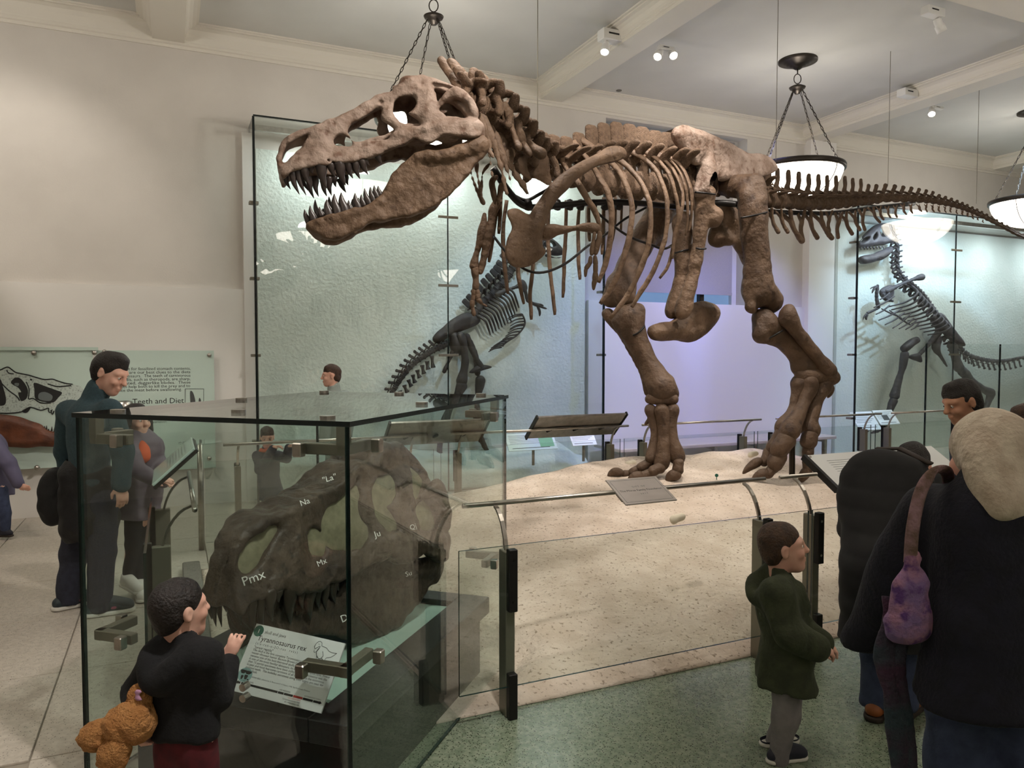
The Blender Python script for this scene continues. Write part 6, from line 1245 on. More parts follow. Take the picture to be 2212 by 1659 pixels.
defmat('navy_cloth', (40, 46, 66), .9); defmat('jacket_purple', (92, 88, 112), .85); defmat('pale_cloth', (150, 160, 154), .9); defmat('eye_white', (226, 222, 216), .3); defmat('eye_dark', (40, 26, 20), .3); defmat('lip', (180, 104, 94), .5)
defmat('bag_purple', (126, 102, 146), .95, col2=(176, 126, 142), scale=9, mix=(.4, .6), bump=.6, bscale=60, col3=(92, 60, 120), scale3=22, thr3=(.5, .62)); defmat('strap_knit', (156, 124, 130), .95, col2=(112, 90, 78), scale=30, bump=.5, bscale=70); defmat('scarf_knit', (52, 66, 74), .95, col2=(70, 44, 64), scale=7, mix=(.4, .6), bump=.8, bscale=60); defmat('plush', (196, 140, 84), .98, col2=(172, 116, 64), scale=20, bump=.8, bscale=160); defmat('plush_pink', (186, 140, 170), .95)
def V(*a): return Vector(a)
def side_of(d): return Vector((d.y, -d.x, 0)).normalized()        # the person's right when facing d
def vaxes(lo, hi, h, fine):
    """axis coordinates, finer inside the given boxes"""
    out = []
    for i in range(3):
        a = [lo[i]]; 
        while a[-1] < hi[i]:
            x = a[-1]; st = h
            for flo, fhi, fh in fine:
                if flo[i] - fh < x + .5 * h < fhi[i] + fh: st = min(st, fh)
            a.append(x + st)
        out.append(np.array(a))
    return out
def hand(S, w, d, n, k, curl=.5, thumb=1, spread=.0):
    """wrist w, pointing d, palm normal n (fingers curl towards n)"""
    d = Vector(d).normalized(); n = Vector(n); n = (n - d * n.dot(d)).normalized(); s = d.cross(n).normalized()
    w = Vector(w); S.cap(w - d * .02 * k, w + d * .075 * k, .030 * k, .036 * k, .012, flat=(n, .5))
    for i, L in enumerate((.074, .084, .078, .060)):
        b = w + d * .078 * k + s * (i - 1.5) * .0195 * k; dd = (d + s * (i - 1.5) * spread).normalized(); a = curl * .5
        p1 = b + (dd * math.cos(a) + n * math.sin(a)) * L * .5 * k; a2 = curl * 1.3; p2 = p1 + (dd * math.cos(a2) + n * math.sin(a2)) * L * .5 * k
        kr = max(k, .78); S.cap(b - d * .02 * k, p1, .0098 * kr, .0090 * kr, .004); S.cap(p1, p2, .0090 * kr, .0080 * kr, .003)
    t0 = w + d * .018 * k - s * thumb * .03 * k; t1 = t0 + (d * .7 - s * thumb * .55 + n * .35).normalized() * .042 * k; t2 = t1 + (d + n * .45).normalized() * .032 * k
    S.cap(t0, t1, .014 * k, .011 * k, .012); S.cap(t1, t2, .011 * k, .009 * k, .004)
def head_prims(S, c, fd, up, k):
    """head centre c, facing fd; k = 1 for an adult"""
    fd = Vector(fd).normalized(); up = Vector(up); up = (up - fd * up.dot(fd)).normalized(); rt = fd.cross(up)
    R = Matrix((rt, fd, up)).transposed(); q = lambda x, y, z: c + rt * x * k + fd * y * k + up * z * k
    S.ell(q(0, -.012, .035), (.077 * k, .098 * k, .088 * k), .02, R=R); S.ell(q(0, .028, -.035), (.060 * k, .068 * k, .078 * k), .03, R=R)
    S.ell(q(0, .066, -.098), (.026 * k, .022 * k, .020 * k), .03); S.cap(q(0, -.03, -.06), q(0, .055, -.092), .045 * k, .026 * k, .03)
    S.ell(q(0, .074, .028), (.055 * k, .022 * k, .018 * k), .025, R=R)
    for x in (-.032, .032):
        S.ell(q(x, .094, .006), (.019 * k, .014 * k, .012 * k), .012, sub=True, R=R); S.ell(q(x * 1.15, .074, -.028), (.022 * k, .020 * k, .020 * k), .02, R=R); S.ell(q(x * .98, .081, .006), (.0145 * k, .0125 * k, .0105 * k), .004)
        sx = 1 if x > 0 else -1; S.ell(q(sx * .079, -.006, -.002), (.011 * k, .019 * k, .033 * k), .010, R=R); S.ell(q(sx * .088, .001, -.002), (.006 * k, .010 * k, .018 * k), .004, sub=True, R=R)
    S.cap(q(0, .092, .022), q(0, .113, -.022), .011 * k, .0125 * k, .014); S.ell(q(0, .112, -.024), (.017 * k, .013 * k, .011 * k), .010, R=R)
    S.ell(q(0, .092, -.058), (.024 * k, .014 * k, .008 * k), .008, R=R); S.ell(q(0, .090, -.071), (.021 * k, .013 * k, .008 * k), .006, R=R)
    return q, R
def person(name_label, cat, J, k, bd, fd, up=(0, 0, 1), skin='skin', hair=('hair_dark', 'short'), top=None, legs=None, shoes=None, hands=None, group=None, hk=None, girth=1.0, seed=1):
    """J: joints in world space; k = body scale (1 adult)"""
    hk = hk or k; bd = Vector(bd).normalized(); fd = Vector(fd).normalized(); rt = side_of(bd)
    foot = (J['anR'] + J['anL']) / 2; root = thing('person', name_label, cat, (foot.x, foot.y, 0), group)
    allp = list(J.values()); lo, hi = bounds(allp, .17 * k); lo[2] = max(lo[2], .0); hi[2] = max(hi[2], J['head'].z + .14 * hk)
    hb = [(J['head'] - V(.125, .125, .14) * hk, J['head'] + V(.125, .125, .13) * hk, .0065 * max(.8, hk))]
    for s_ in 'RL':
        if hands and hands.get(s_): hb.append((J['wr' + s_] - V(.08, .08, .14) * k, J['wr' + s_] + V(.14, .12, .13) * k, .0075 * max(.8, k)))
    S = SDF(None, None, None, vaxes(lo, hi, .014, hb))
    q, R = head_prims(S, J['head'], fd, up, hk)
    S.cap(J['neck'], J['head'] - Vector(up) * .05 * hk - fd * .02 * hk, .052 * k, .048 * hk, .02)
    S.cap(J['pelvis'], J['chest'], .135 * k, .150 * k, .03, flat=(bd, .7)); S.cap(J['chest'], J['neck'], .13 * k, .05 * k, .04, flat=(bd, .75))
    for s_ in 'RL':
        S.cap(J['chest'] + (J['sh' + s_] - J['chest']) * .5, J['sh' + s_], .07 * k, .055 * k, .04)
        S.cap(J['sh' + s_], J['el' + s_], .052 * k, .040 * k, .02); S.cap(J['el' + s_], J['wr' + s_], .040 * k, .027 * k, .015)
        S.cap(J['hip' + s_], J['kn' + s_], .085 * k, .056 * k, .04); S.cap(J['kn' + s_], J['an' + s_], .054 * k, .038 * k, .02)
        S.cap(J['an' + s_] - V(0, 0, .02 * k), J['toe' + s_] - V(0, 0, .015 * k), .028 * k, .020 * k, .015)
        if hands and hands.get(s_): hand(S, J['wr' + s_], *hands[s_][:2], k, *hands[s_][2:])
        else: S.cap(J['wr' + s_], J['wr' + s_] + (J['wr' + s_] - J['el' + s_]).normalized() * .03 * k, .026 * k, .022 * k, .01)
    body = sculpt('body', S, skin, root, it=1)
    for x in (-.032, .032):
        e = q(x * .98, .0835, .006); S2 = B().lathe([(.0001, -.0098), (.007, -.007), (.0098, 0), (.007, .007), (.0001, .0098)], (0, 0, 0), 12, M=Matrix.Translation(e) @ R.to_4x4() @ Matrix.Scale(hk * 1.12, 4)); o = S2.build('eye', 'eye_white', body, True)
        B().lathe([(.0001, .0002), (.0055, .0)], (0, 0, 0), 10, M=Matrix.Translation(e + fd * .0112 * hk) @ fd.to_track_quat('Z', 'Y').to_matrix().to_4x4() @ Matrix.Scale(hk, 4)).build('iris', 'eye_dark', body)
    # hair
    hm, style = hair
    S = SDF(J['head'] - V(.17, .20, .30 if style in ('long', 'bob') else .15) * hk, J['head'] + V(.17, .17, .16) * hk, .0075 * hk)
    S.ell(q(0, -.016, .042), (.083 * hk, .105 * hk, .093 * hk) if style != 'crop' else (.083 * hk, .105 * hk, .094 * hk), .02, R=R)
    if style in ('short', 'crop'): S.ell(q(0, -.055, -.02), (.072 * hk, .052 * hk, .07 * hk), .03, R=R)
    if style == 'short': S.ell(q(0, .02, .108), (.055 * hk, .05 * hk, .024 * hk), .03, R=R)
    if style == 'long':
        for x in (-.06, 0, .06): S.chain([q(x, -.07, .03), q(x * 1.2, -.085, -.08), q(x * 1.25, -.07, -.21)], [.055 * hk, .05 * hk, .035 * hk], .03)
        for x in (-.085, .085): S.chain([q(x, -.0, .04), q(x * 1.08, .005, -.06), q(x * 1.0, .02, -.17)], [.028 * hk, .026 * hk, .02 * hk], .02)
    if style == 'bob':
        S.ell(q(0, -.02, .025), (.098 * hk, .115 * hk, .108 * hk), .03, R=R)
        for x in (-.075, -.03, .03, .075): S.chain([q(x, -.06, .0), q(x * 1.1, -.085, -.08), q(x * 1.2, -.115, -.135)], [.055 * hk, .052 * hk, .042 * hk], .03)
    fw = .07 if style != 'bob' else .062
    S.ell(q(0, .125, -.055), (fw * 1.15 * hk, .085 * hk, .115 * hk), .02, sub=True, R=R); S.cap(q(0, .06, -.16), q(0, .1, -.06), .06 * hk, .06 * hk, .02, sub=True)
    if style in ('short', 'crop'):
        for sx in (-1, 1): S.ell(q(sx * .085, .03, -.075), (.045 * hk, .055 * hk, .06 * hk), .015, sub=True, R=R); S.ell(q(sx * .095, -.004, -.005), (.022 * hk, .022 * hk, .036 * hk), .008, sub=True, R=R)
        S.cap(q(-.1, -.04, -.125), q(.1, -.04, -.125), .055 * hk, .055 * hk, .01, sub=True)
    S.noise((.003 if style == 'bob' else .005 if style == 'crop' else .008) * hk, 34 / hk, seed, .05, 3); sculpt('hair', S, hm, root, it=0)
    # clothes
    if top:
        t = top; g = t.get('puff', .022) * k; lo, hi = bounds([J[a] for a in J if a[:2] in ('sh', 'el', 'wr', 'ne', 'ch', 'pe', 'hi')], .26 * k); S = SDF(lo, hi, .012 * max(.8, k)); gw = girth
        hem = t.get('hem', .10) * k; pv = J['pelvis']; dn = (J['pelvis'] - J['chest']).normalized(); low = pv + (V(0, 0, -1) if t.get('drop', True) else dn) * hem
        S.cap(J['chest'], pv, .152 * k * gw + g, .140 * k * gw + g, .03, flat=(bd, .74)); S.cap(pv, low, .145 * k * gw + g, t.get('flare', .15) * k * gw + g, .04, flat=(bd, .78)); S.cap(J['chest'], J['neck'] - V(0, 0, .03 * k), .118 * k + g, .062 * k + g * .5, .04, flat=(bd, .78))
        for s_ in 'RL':
            sl = t.get('sleeve', .93); w_ = J['el' + s_] + (J['wr' + s_] - J['el' + s_]) * sl
            S.cap(J['chest'] + (J['sh' + s_] - J['chest']) * .5 , J['sh' + s_], .07 * k + g, .056 * k + g, .035); S.cap(J['sh' + s_], J['el' + s_], .056 * k + g, .046 * k + g, .016); S.cap(J['el' + s_], w_, .046 * k + g, .036 * k + g * .9, .02)
        S.cut(low, (low - pv).normalized()); 
        if t.get('collar', 1): S.cap(J['neck'] - V(0, 0, .02 * k), J['neck'] + (J['head'] - J['neck']).normalized() * .035 * k, .068 * k + g * .4, .070 * k + g * .3, .02); S.ell(J['neck'] + (J['head'] - J['neck']).normalized() * .08 * k + fd * .015 * k, (.058 * k, .058 * k, .05 * k), .005, sub=True)
        if t.get('hood'): b = -bd; S.chain([J['neck'] + rt * .12 * k + V(0, 0, .02 * k), J['neck'] + b * .12 * k + rt * .10 * k - V(0, 0, .06 * k), J['neck'] + b * .14 * k - V(0, 0, .16 * k), J['neck'] + b * .12 * k - rt * .10 * k - V(0, 0, .06 * k), J['neck'] - rt * .12 * k + V(0, 0, .02 * k)], [.022 * k, .034 * k, .045 * k, .034 * k, .022 * k], .03); S.ell(J['neck'] + b * .13 * k + V(0, 0, .02 * k), (.09 * k, .06 * k, .06 * k), .02, sub=True, R=Matrix((rt, bd, Vector((0, 0, 1)))).transposed())
        if t.get('quilt'):
            m = np.abs(S.f) < .05; i = np.argwhere(m); z = S.ax[2][i[:, 2]]; S.f[m] += (.007 * k * (1 - np.abs(np.sin(math.pi * z / (t['quilt'] * k))) ** .5)).astype(np.float32)
        S.noise(t.get('wrinkle', .010) * k, 16 / k, seed + 3, .06, 2); sculpt('jacket' if t.get('jacket') else 'sweater', S, t['mat'], root, it=1)
    if legs:
        g = legs.get('ease', .016) * k; lo, hi = bounds([J[a] for a in J if a[:2] in ('pe', 'hi', 'kn', 'an')], .2 * k); S = SDF(lo, hi, .012 * max(.8, k))
        S.cap(J['pelvis'], (J['hipR'] + J['hipL']) / 2, .132 * k + g * .4, .125 * k + g * .6, .03, flat=(bd, .7))
        for s_ in 'RL':
            S.cap(J['hip' + s_], J['kn' + s_], .078 * k + g * .6, .062 * k + g, .03); S.cap(J['kn' + s_], J['an' + s_] - V(0, 0, .02 * k), .060 * k + g, .046 * k + g * legs.get('cuff', 1.0), .03)
        zc_ = min(J['anR'].z, J['anL'].z) - .045 * k; S.cut((0, 0, zc_), (0, 0, -1)); S.noise(.009 * k, 18 / k, seed + 5, .05, 2); sculpt('trousers', S, legs['mat'], root, it=1)
    if shoes:
        for s_ in 'RL':
            a, t_ = J['an' + s_], J['toe' + s_]; d = t_ - a; d.z = 0; L = d.length; d.normalize(); hl = a - d * .055 * k; z0 = max(0.0, min(a.z, t_.z) - .075 * k) if shoes.get('ground', True) else 0
            fx = V(-d.y, d.x, 0); te = t_ + d * .02 * k
            lo, hi = bounds([hl, te, a], .09 * k); S = SDF(lo, hi, .0075 * max(.8, k))
            S.cap((hl.x, hl.y, z0 + .05 * k), (te.x, te.y, z0 + .045 * k), .040 * k, .042 * k, .02); S.cap((a.x, a.y, z0 + .05 * k), (a.x, a.y, z0 + shoes.get('h', .11) * k), .045 * k, .046 * k, .03); S.chain([(a.x, a.y, z0 + .09 * k), tuple((a + te) / 2 * 1)[:2] + (z0 + .075 * k,), (te.x, te.y, z0 + .045 * k)], [.045 * k, .04 * k, .036 * k], .02)
            S.cut((0, 0, z0 + .028 * k), (0, 0, -1)); sh = sculpt('shoe', S, shoes['mat'], root)
            S = SDF(lo, hi, .0075 * max(.8, k)); S.cap((hl.x, hl.y, z0 + .02 * k), (te.x, te.y, z0 + .02 * k), .047 * k, .051 * k, .01); S.cut((0, 0, z0 + .030 * k), (0, 0, 1)); S.cut((0, 0, z0 + .002), (0, 0, -1)); sculpt('sole', S, shoes.get('sole', 'sole'), sh)
            if shoes.get('accent'): S = SDF(lo, hi, .008 * k); m2 = (a + te) / 2; S.ell((m2.x, m2.y, z0 + .055 * k), (.05 * k, .05 * k, .028 * k), .01); S.cut((0, 0, z0 + .03 * k), (0, 0, -1)); sculpt('shoe_panel', S, shoes['accent'], sh)
            if shoes.get('laces'):
                for i in range(4): c = a + (te - a) * (.25 + .13 * i); zz = z0 + (.118 - .012 * i) * k; v, f = tube([c - fx * .026 * k + V(0, 0, zz - c.z - .006), c + V(0, 0, zz - c.z), c + fx * .026 * k + V(0, 0, zz - c.z - .006)], .004 * k, 5); obj('lace', v, f, 'shoe_white', sh)
    return root, q, R
def joints(D, d=None, **px):
    """pixel joints -> world; values (x, y) or (x, y, depth)"""
    return {n: P(v[0], v[1], v[2] if len(v) > 2 else D) for n, v in px.items()}
# ---- man in the green fleece
J = joints(5.0, head=(238, 806), neck=(206, 848), chest=(192, 915), pelvis=(192, 1055), shR=(238, 888, 4.86), shL=(150, 888, 5.14), elR=(264, 975, 4.82), elL=(140, 975, 5.2), wrR=(262, 1048, 4.80), wrL=(160, 1050, 5.2), hipR=(222, 1085, 4.93), hipL=(170, 1085, 5.07), knR=(222, 1195, 4.93), knL=(160, 1195, 5.07), anR=(216, 1300, 4.93), anL=(146, 1292, 5.07), toeR=(268, 1306, 5.0), toeL=(190, 1298, 5.16))
man, q, R = person('tall dark-haired man in a dark green fleece looking down behind the skull case', 'person', J, 1.0, (.75, .6, 0), (.9, -.12, -.42), up=(.35, 0, 1), hair=('hair_dark', 'short'), top=dict(mat='fleece', hem=.06, puff=.024, wrinkle=.008), legs=dict(mat='trouser_navy', ease=.026), shoes=dict(mat='shoe_teal', accent='shoe_pink', laces=True), hands=dict(R=((.08, -.0, -1), (-.6, .6, 0), .6, 1)), hk=1.1)
S = SDF(J['pelvis'] - V(.34, .34, .42), J['pelvis'] + V(.34, .34, .2), .012)                    # jacket tied around the waist
S.cap(J['pelvis'] + V(-.02, 0, .06), J['pelvis'] + V(.0, 0, -.20), .19, .215, .05, flat=((.75, .6, 0), .85)); S.chain([J['pelvis'] + V(-.24, .04, .08), J['pelvis'] + V(-.26, .02, -.05), J['pelvis'] + V(-.24, 0, -.20)], [.05, .075, .06], .05); S.cap(J['pelvis'] + V(-.2, .1, .10), J['pelvis'] + V(.2, -.05, .10), .04, .04, .03)
S.noise(.018, 20, 3, .06, 3); S.cut(J['pelvis'] + V(0, 0, -.33), (.25, 0, -1)); sculpt('tied_jacket', S, 'jacket_black', man)
# ---- girl in the mauve puffer jacket
J = joints(5.35, head=(297, 908), neck=(302, 942), chest=(306, 975), pelvis=(302, 1070), shR=(281, 964, 5.28), shL=(330, 964, 5.45), elR=(296, 1012, 5.15), elL=(344, 1005, 5.40), wrR=(338, 1036, 5.08), wrL=(352, 1040, 5.22), hipR=(290, 1085, 5.32), hipL=(314, 1085, 5.4), knR=(286, 1175, 5.32), knL=(303, 1175, 5.4), anR=(274, 1252, 5.34), anL=(300, 1258, 5.36), toeR=(296, 1262, 5.22), toeL=(306, 1280, 5.20))
girl, q, R = person('girl with long dark hair in a mauve puffer jacket reaching to the tilted panel', 'person', J, .80, (.6, -.75, 0), (.85, -.5, -.05), hair=('hair_dark', 'long'), top=dict(mat='puffer_mauve', hem=.20, puff=.032, quilt=.09, jacket=True), legs=dict(mat='leggings', ease=.002), shoes=dict(mat='shoe_white', laces=True), hands=dict(R=((1, -.1, .0), (0, .3, -1), .4, 1), L=((.8, -.5, 0), (0, 0, -1), .5, -1)), hk=.92)
sc_ = J['chest'] + V(.05, -.09, .06); S = SDF(sc_ - V(.1, .1, .14), sc_ + V(.1, .1, .12), .008); S.cap(J['neck'] + V(.02, -.03, -.02), J['chest'] + V(.06, -.10, -.02), .045, .05, .01); S.noise(.004, 30, 2); sculpt('orange_shirt', S, 'orange_cloth', girl)
# ---- walking child at the left edge
J = joints(7.05, head=(-42, 893), neck=(-30, 930), chest=(-15, 968), pelvis=(-2, 1050), shR=(-18, 950, 6.93), shL=(-20, 950, 7.17), elR=(16, 1000, 6.9), elL=(-40, 1000, 7.2), wrR=(40, 1046, 6.9), wrL=(-55, 1040, 7.2), hipR=(2, 1060, 6.97), hipL=(-2, 1060, 7.1), knR=(8, 1105, 6.97), knL=(-22, 1108, 7.1), anR=(12, 1142, 6.97), anL=(-36, 1148, 7.1), toeR=(-16, 1148, 6.97), toeL=(-62, 1154, 7.1))
person('child in a purple-grey jacket and jeans stepping out at the left edge', 'person', J, .70, (-1, .1, 0), (-1, .05, -.1), hair=('hair_brown', 'short'), top=dict(mat='jacket_purple', hem=.14, puff=.05, jacket=True), legs=dict(mat='denim'), shoes=dict(mat='shoe_navy', sole='boot_sole'), hands=dict(R=((.8, 0, -.4), (0, 1, 0), .5, 1)), hk=.85)
# ---- child leaning on the far rail behind the case
J = joints(7.3, head=(577, 945), neck=(577, 972), chest=(578, 1000), pelvis=(586, 1065), shR=(558, 985), shL=(600, 985), elR=(562, 1015, 7.2), elL=(618, 990, 7.15), wrR=(592, 965, 7.05), wrL=(624, 966, 7.0), hipR=(577, 1070), hipL=(594, 1070), knR=(580, 1108), knL=(592, 1108), anR=(578, 1142), anL=(592, 1142), toeR=(572, 1150, 7.1), toeL=(596, 1150, 7.1))
ch, q, R = person('small child in navy with orange collar leaning on the far rail', 'person', J, .62, (0.05, -1, 0), (.3, -.9, -.2), hair=('hair_brown', 'short'), top=dict(mat='navy_cloth', hem=.10, puff=.03, jacket=True), legs=dict(mat='trouser_navy'), shoes=dict(mat='shoe_navy', sole='boot_sole'), hands=dict(R=((.9, -.1, .1), (0, 0, -1), .7, 1), L=((.5, -.5, .4), (0, 0, -1), .4, -1)), hk=.80)
B().lathe([(.05, 0), (.075, .01), (.06, .035), (.045, .03)], (0, 0, 0), 14, M=Matrix.Translation(J['neck'] - V(0, .02, .015))).build('orange_collar', 'orange_cloth', ch, True)
# ---- visitor passing behind the case, head above its top
J = joints(8.25, head=(716, 812), neck=(722, 842), chest=(726, 875), pelvis=(728, 975), shR=(708, 858, 8.1), shL=(746, 858, 8.4), elR=(704, 910, 8.1), elL=(754, 910, 8.4), wrR=(700, 958, 8.05), wrL=(750, 958, 8.3), hipR=(720, 985, 8.2), hipL=(736, 985, 8.3), knR=(712, 1040, 8.2), knL=(744, 1040, 8.3), anR=(716, 1094, 8.2), anL=(750, 1092, 8.3), toeR=(694, 1100, 8.2), toeL=(728, 1098, 8.3))
person('visitor with brown hair walking left behind the skull case, head above its glass top', 'person', J, .93, (-1, .0, 0), (-.95, -.25, -.05), hair=('hair_brown', 'short'), top=dict(mat='pale_cloth', hem=.12, puff=.02), legs=dict(mat='trouser_navy'), shoes=dict(mat='shoe_navy'))
# ---- boy in the black hoodie with the plush
J = joints(2.32, head=(388, 1318), neck=(392, 1388), chest=(392, 1445), pelvis=(400, 1562), shR=(442, 1418, 2.26), shL=(336, 1420, 2.36), elR=(470, 1500, 2.32), elL=(296, 1492, 2.36), wrR=(494, 1428, 2.46), wrL=(296, 1560, 2.26), hipR=(430, 1605, 2.30), hipL=(374, 1605, 2.34), knR=(428, 1790, 2.32), knL=(372, 1790, 2.34), anR=(426, 1940, 2.30), anL=(370, 1936, 2.32), toeR=(438, 1945, 2.42), toeL=(372, 1942, 2.44))
person('little boy in a black hoodie touching the skull case, seen from behind', 'person', J, .60, (.45, .9, 0), (.62, .78, .05), hair=('hair_dark', 'crop'), top=dict(mat='hoodie_black', hem=.05, puff=.032, hood=True, wrinkle=.012), legs=dict(mat='trouser_red', ease=.03), shoes=dict(mat='shoe_navy'), hands=dict(R=((.25, .25, 1), (.35, 1, 0), .25, -1, .15), L=((.1, -.1, -1), (1, .4, 0), 1.1, 1)), hk=.78, seed=4)
# plush animal hanging from his hand
pl_c = P(280, 1560, 2.22); tb = thing('plush_toy', 'golden brown plush bear dangling from the hand of the boy in black', 'toy', pl_c - V(0, 0, .12))
def fur(name, prims, mat='plush', seed=1):
    lo, hi = bounds([p for p, r in prims], max(np.max(r) for p, r in prims) + .03); S = SDF(lo, hi, .005)
    for p, r in prims: S.ell(p, r, .02)
    S.noise(.005, 60, seed, .03, 3); S.noise(.003, 220, seed + 1, .02, 1); return sculpt(name, S, mat, tb, it=0)
fur('body', [(P(285, 1562, 2.22), (.072, .06, .066)), (P(262, 1570, 2.22), (.05, .05, .05))]); fur('limb', [(P(232, 1582, 2.22), (.05, .042, .042)), (P(205, 1592, 2.21), (.046, .044, .046))], seed=3); fur('limb', [(P(262, 1605, 2.20), (.035, .035, .045)), (P(245, 1632, 2.19), (.046, .044, .05))], seed=5)
fur('ear', [(P(300, 1512, 2.24), (.036, .026, .052)), (P(296, 1540, 2.23), (.03, .025, .04))], seed=7); fur('ear_lining', [(P(301, 1503, 2.212), (.014, .006, .022))], 'plush_pink', 9)
# ---- boy in the green hoodie
J = joints(3.19, head=(1690, 1184), neck=(1681, 1243), chest=(1688, 1300), pelvis=(1698, 1430), shR=(1680, 1285, 3.08), shL=(1700, 1285, 3.30), elR=(1706, 1368, 3.03), elL=(1724, 1360, 3.32), wrR=(1768, 1398, 3.04), wrL=(1772, 1392, 3.26), hipR=(1695, 1455, 3.14), hipL=(1705, 1455, 3.24), knR=(1698, 1545, 3.14), knL=(1700, 1545, 3.26), anR=(1684, 1632, 3.14), anL=(1668, 1622, 3.28), toeR=(1724, 1638, 3.16), toeL=(1706, 1630, 3.30))
person('little boy in an olive green hoodie and grey sweatpants looking right by the near barrier', 'person', J, .62, (.97, .2, 0), (.98, -.12, .14), hair=('hair_brown', 'crop'), top=dict(mat='hoodie_green', hem=.15, puff=.062, hood=True, jacket=True, wrinkle=.018, flare=.19), legs=dict(mat='sweat_grey', ease=.026), shoes=dict(mat='shoe_navy', laces=True), hands=dict(R=((.9, .1, -.3), (0, .3, -1), 1.0, 1), L=((.9, -.2, -.2), (0, 0, -1), 1.0, -1)), hk=.87, seed=6)
# ---- bending visitor in black
J = joints(3.6, head=(1972, 1010, 3.92), neck=(1930, 1010, 3.86), chest=(1905, 1055, 3.78), pelvis=(1915, 1240, 3.55), shR=(1968, 1040, 3.72), shL=(1860, 1045, 3.86), elR=(2000, 1120, 3.8), elL=(1850, 1140, 3.80), wrR=(2010, 1040, 3.95), wrL=(1900, 1190, 3.95), hipR=(1940, 1270, 3.52), hipL=(1890, 1270, 3.58), knR=(1950, 1400, 3.58), knL=(1900, 1400, 3.62), anR=(1950, 1500, 3.52), anL=(1892, 1505, 3.55), toeR=(1985, 1506, 3.66), toeL=(1905, 1512, 3.72))
bw, q, R = person('visitor in a long black quilted coat bent over the white text panel', 'person', J, .98, (.35, .93, 0), (.4, .75, -.6), up=(.3, .5, .6), hair=('hair_dark', 'short'), top=dict(mat='coat_black', hem=.50, puff=.045, quilt=.10, jacket=True, flare=.17), legs=dict(mat='denim', ease=.03), shoes=dict(mat='boot_brown', sole='boot_sole', h=.11), hands=dict(R=((.2, .8, .2), (0, 0, -1), .5, 1)), girth=1.1, seed=8)
v, f = tube([J['chest'] + V(.02, .1, .19), J['chest'] + V(.10, .02, .20), J['chest'] + V(.19, -.1, .14)], .03, 8, flat=((0, 0, 1), .3)); obj('coat_belt', v, f, 'boot_sole', bw, True)
# ---- woman with grey hair
J = joints(2.06, head=(2132, 985, 2.10), neck=(2140, 1060, 2.06), chest=(2150, 1140, 2.06), pelvis=(2150, 1380, 2.02), shR=(2290, 1115, 2.02), shL=(2020, 1105, 2.16), elR=(2345, 1290, 1.98), elL=(1935, 1262, 2.22), wrR=(2300, 1420, 2.05), wrL=(1868, 1372, 2.34), hipR=(2215, 1440, 2.02), hipL=(2080, 1440, 2.08), knR=(2215, 1740, 2.05), knL=(2065, 1740, 2.12), anR=(2215, 2020, 2.03), anL=(2060, 2000, 2.10), toeR=(2200, 2020, 2.18), toeL=(2040, 2000, 2.26))
wo, q, R = person('woman with straight grey hair in a dark navy coat, seen from behind at right', 'person', J, .92, (-.35, .93, 0), (-.25, .95, -.12), hair=('hair_grey', 'bob'), top=dict(mat='coat_navy', hem=.17, puff=.042, jacket=True, flare=.19, wrinkle=.014, sleeve=1.12), legs=dict(mat='denim', ease=.035), shoes=dict(mat='shoe_navy'), hk=.95, girth=1.06, seed=10)
# her shoulder bag and scarf
bag = thing('shoulder_bag', 'knitted purple and pink shoulder bag hanging on the back of the grey-haired woman', 'bag', P(1962, 1370, 2.02))
S = SDF(P(1962, 1290, 2.02) - V(.13, .10, .16), P(1962, 1290, 2.02) + V(.13, .1, .2), .006); c = P(1964, 1310, 2.02); S.cap(c + V(0, 0, -.04), c + V(.0, 0, .05), .062, .045, .02, flat=((0, 1, 0), .5)); S.cap(c + V(-.02, 0, -.055), c + V(.03, 0, -.055), .045, .045, .02, flat=((0, 1, 0), .6)); S.cap(c + V(.0, 0, .05), c + V(.008, 0, .14), .04, .018, .02, flat=((0, 1, 0), .5)); S.noise(.006, 50, 2, .03, 3); sculpt('pouch', S, 'bag_purple', bag)
st = crom([P(1966, 1215, 2.02), P(1972, 1140, 2.0), P(1990, 1060, 2.0), P(2020, 1018, 2.02), P(2045, 1020, 2.12), P(2050, 1060, 2.25)], 6); v, f = tube(st, .017, 8, flat=((.3, 1, .3), .3)); obj('strap', v, f, 'strap_knit', bag, True)
sf = thing('knit_scarf', 'long dark knitted scarf hanging down beside the purple bag', 'scarf', P(1940, 1640, 2.08))
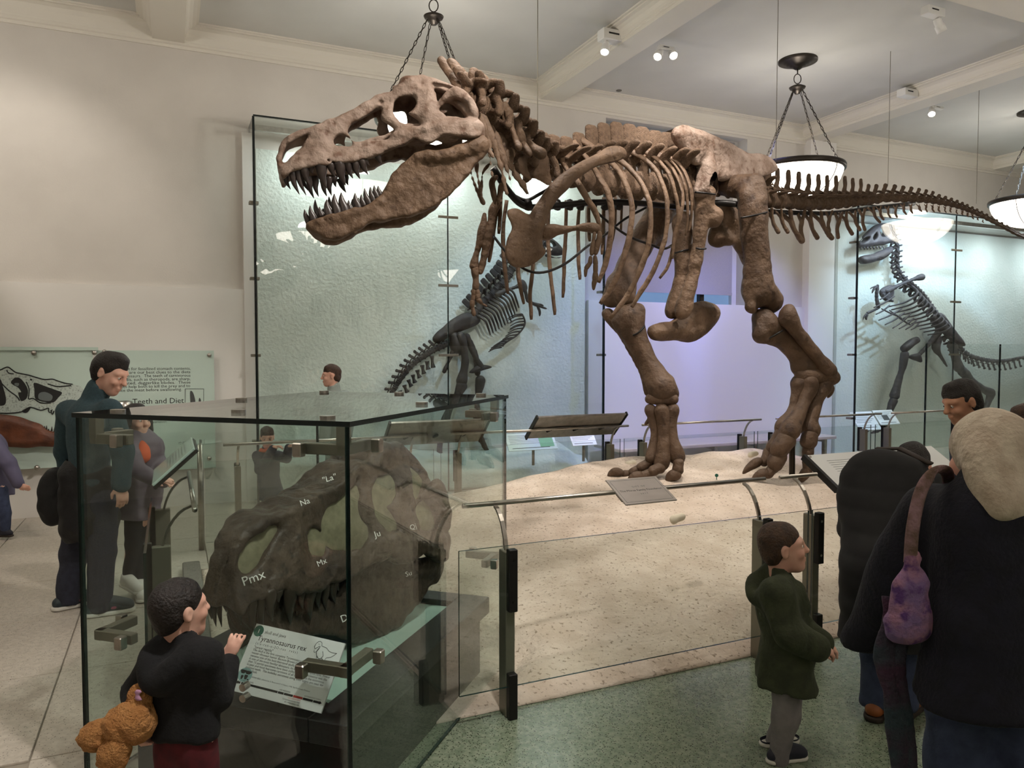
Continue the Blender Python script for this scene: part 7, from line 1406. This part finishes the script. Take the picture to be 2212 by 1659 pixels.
for off, r0, nm in ((0, .026, 'scarf_end'), (26, .020, 'scarf_end')):
    pt = crom([P(1925 + off, 1290, 2.10), P(1920 + off, 1360, 2.08), P(1912 + off, 1430, 2.07), P(1925 + off, 1500, 2.07), P(1940 + off * .6, 1580, 2.07), P(1948 + off, 1700, 2.07)], 8); n_ = len(pt); v, f = tube(pt, [r0 * (1.1 - .25 * math.sin(i * .35)) for i in range(n_)], 10, flat=((0, 1, 0), .35)); obj(nm, np.array(v) + .002 * np.stack([wob(np.array(v), 120, q_) for q_ in range(3)], 1), f, 'scarf_knit', sf, True)
# ---- two more visitors behind her
J = joints(4.45, head=(2078, 868), neck=(2098, 915), chest=(2105, 965), pelvis=(2110, 1110), shR=(2100, 945, 4.3), shL=(2115, 945, 4.62), elR=(2085, 1030, 4.28), elL=(2110, 1030, 4.62), wrR=(2060, 1090, 4.3), wrL=(2080, 1090, 4.6), hipR=(2110, 1140, 4.4), hipL=(2120, 1140, 4.5), knR=(2105, 1260, 4.4), knL=(2125, 1260, 4.5), anR=(2110, 1372, 4.4), anL=(2130, 1368, 4.5), toeR=(2070, 1380, 4.4), toeL=(2095, 1375, 4.5))
person('dark-haired man looking down to the left behind the grey-haired woman', 'person', J, .95, (-1, .1, 0), (-.92, -.1, -.35), skin='skin_tan', hair=('hair_dark', 'short'), top=dict(mat='navy_cloth', hem=.1, puff=.02), legs=dict(mat='trouser_navy'), shoes=dict(mat='shoe_navy'), hk=1.02)
J = joints(3.9, head=(2222, 925), neck=(2240, 980), chest=(2250, 1030), pelvis=(2255, 1180), shR=(2240, 1010, 3.75), shL=(2260, 1010, 4.05), elR=(2230, 1100, 3.72), elL=(2250, 1100, 4.05), wrR=(2200, 1160, 3.75), wrL=(2220, 1160, 4.0), hipR=(2250, 1200, 3.85), hipL=(2262, 1200, 3.95), knR=(2245, 1330, 3.85), knL=(2270, 1330, 3.95), anR=(2250, 1455, 3.85), anL=(2270, 1450, 3.95), toeR=(2205, 1462, 3.85), toeL=(2230, 1458, 3.95))
person('ruddy-faced visitor with brown hair half hidden at the right edge', 'person', J, .85, (-1, .0, 0), (-.9, -.35, -.2), hair=('hair_brown', 'short'), top=dict(mat='coat_black', hem=.1, puff=.02), legs=dict(mat='denim'), shoes=dict(mat='shoe_navy'), hk=.98)
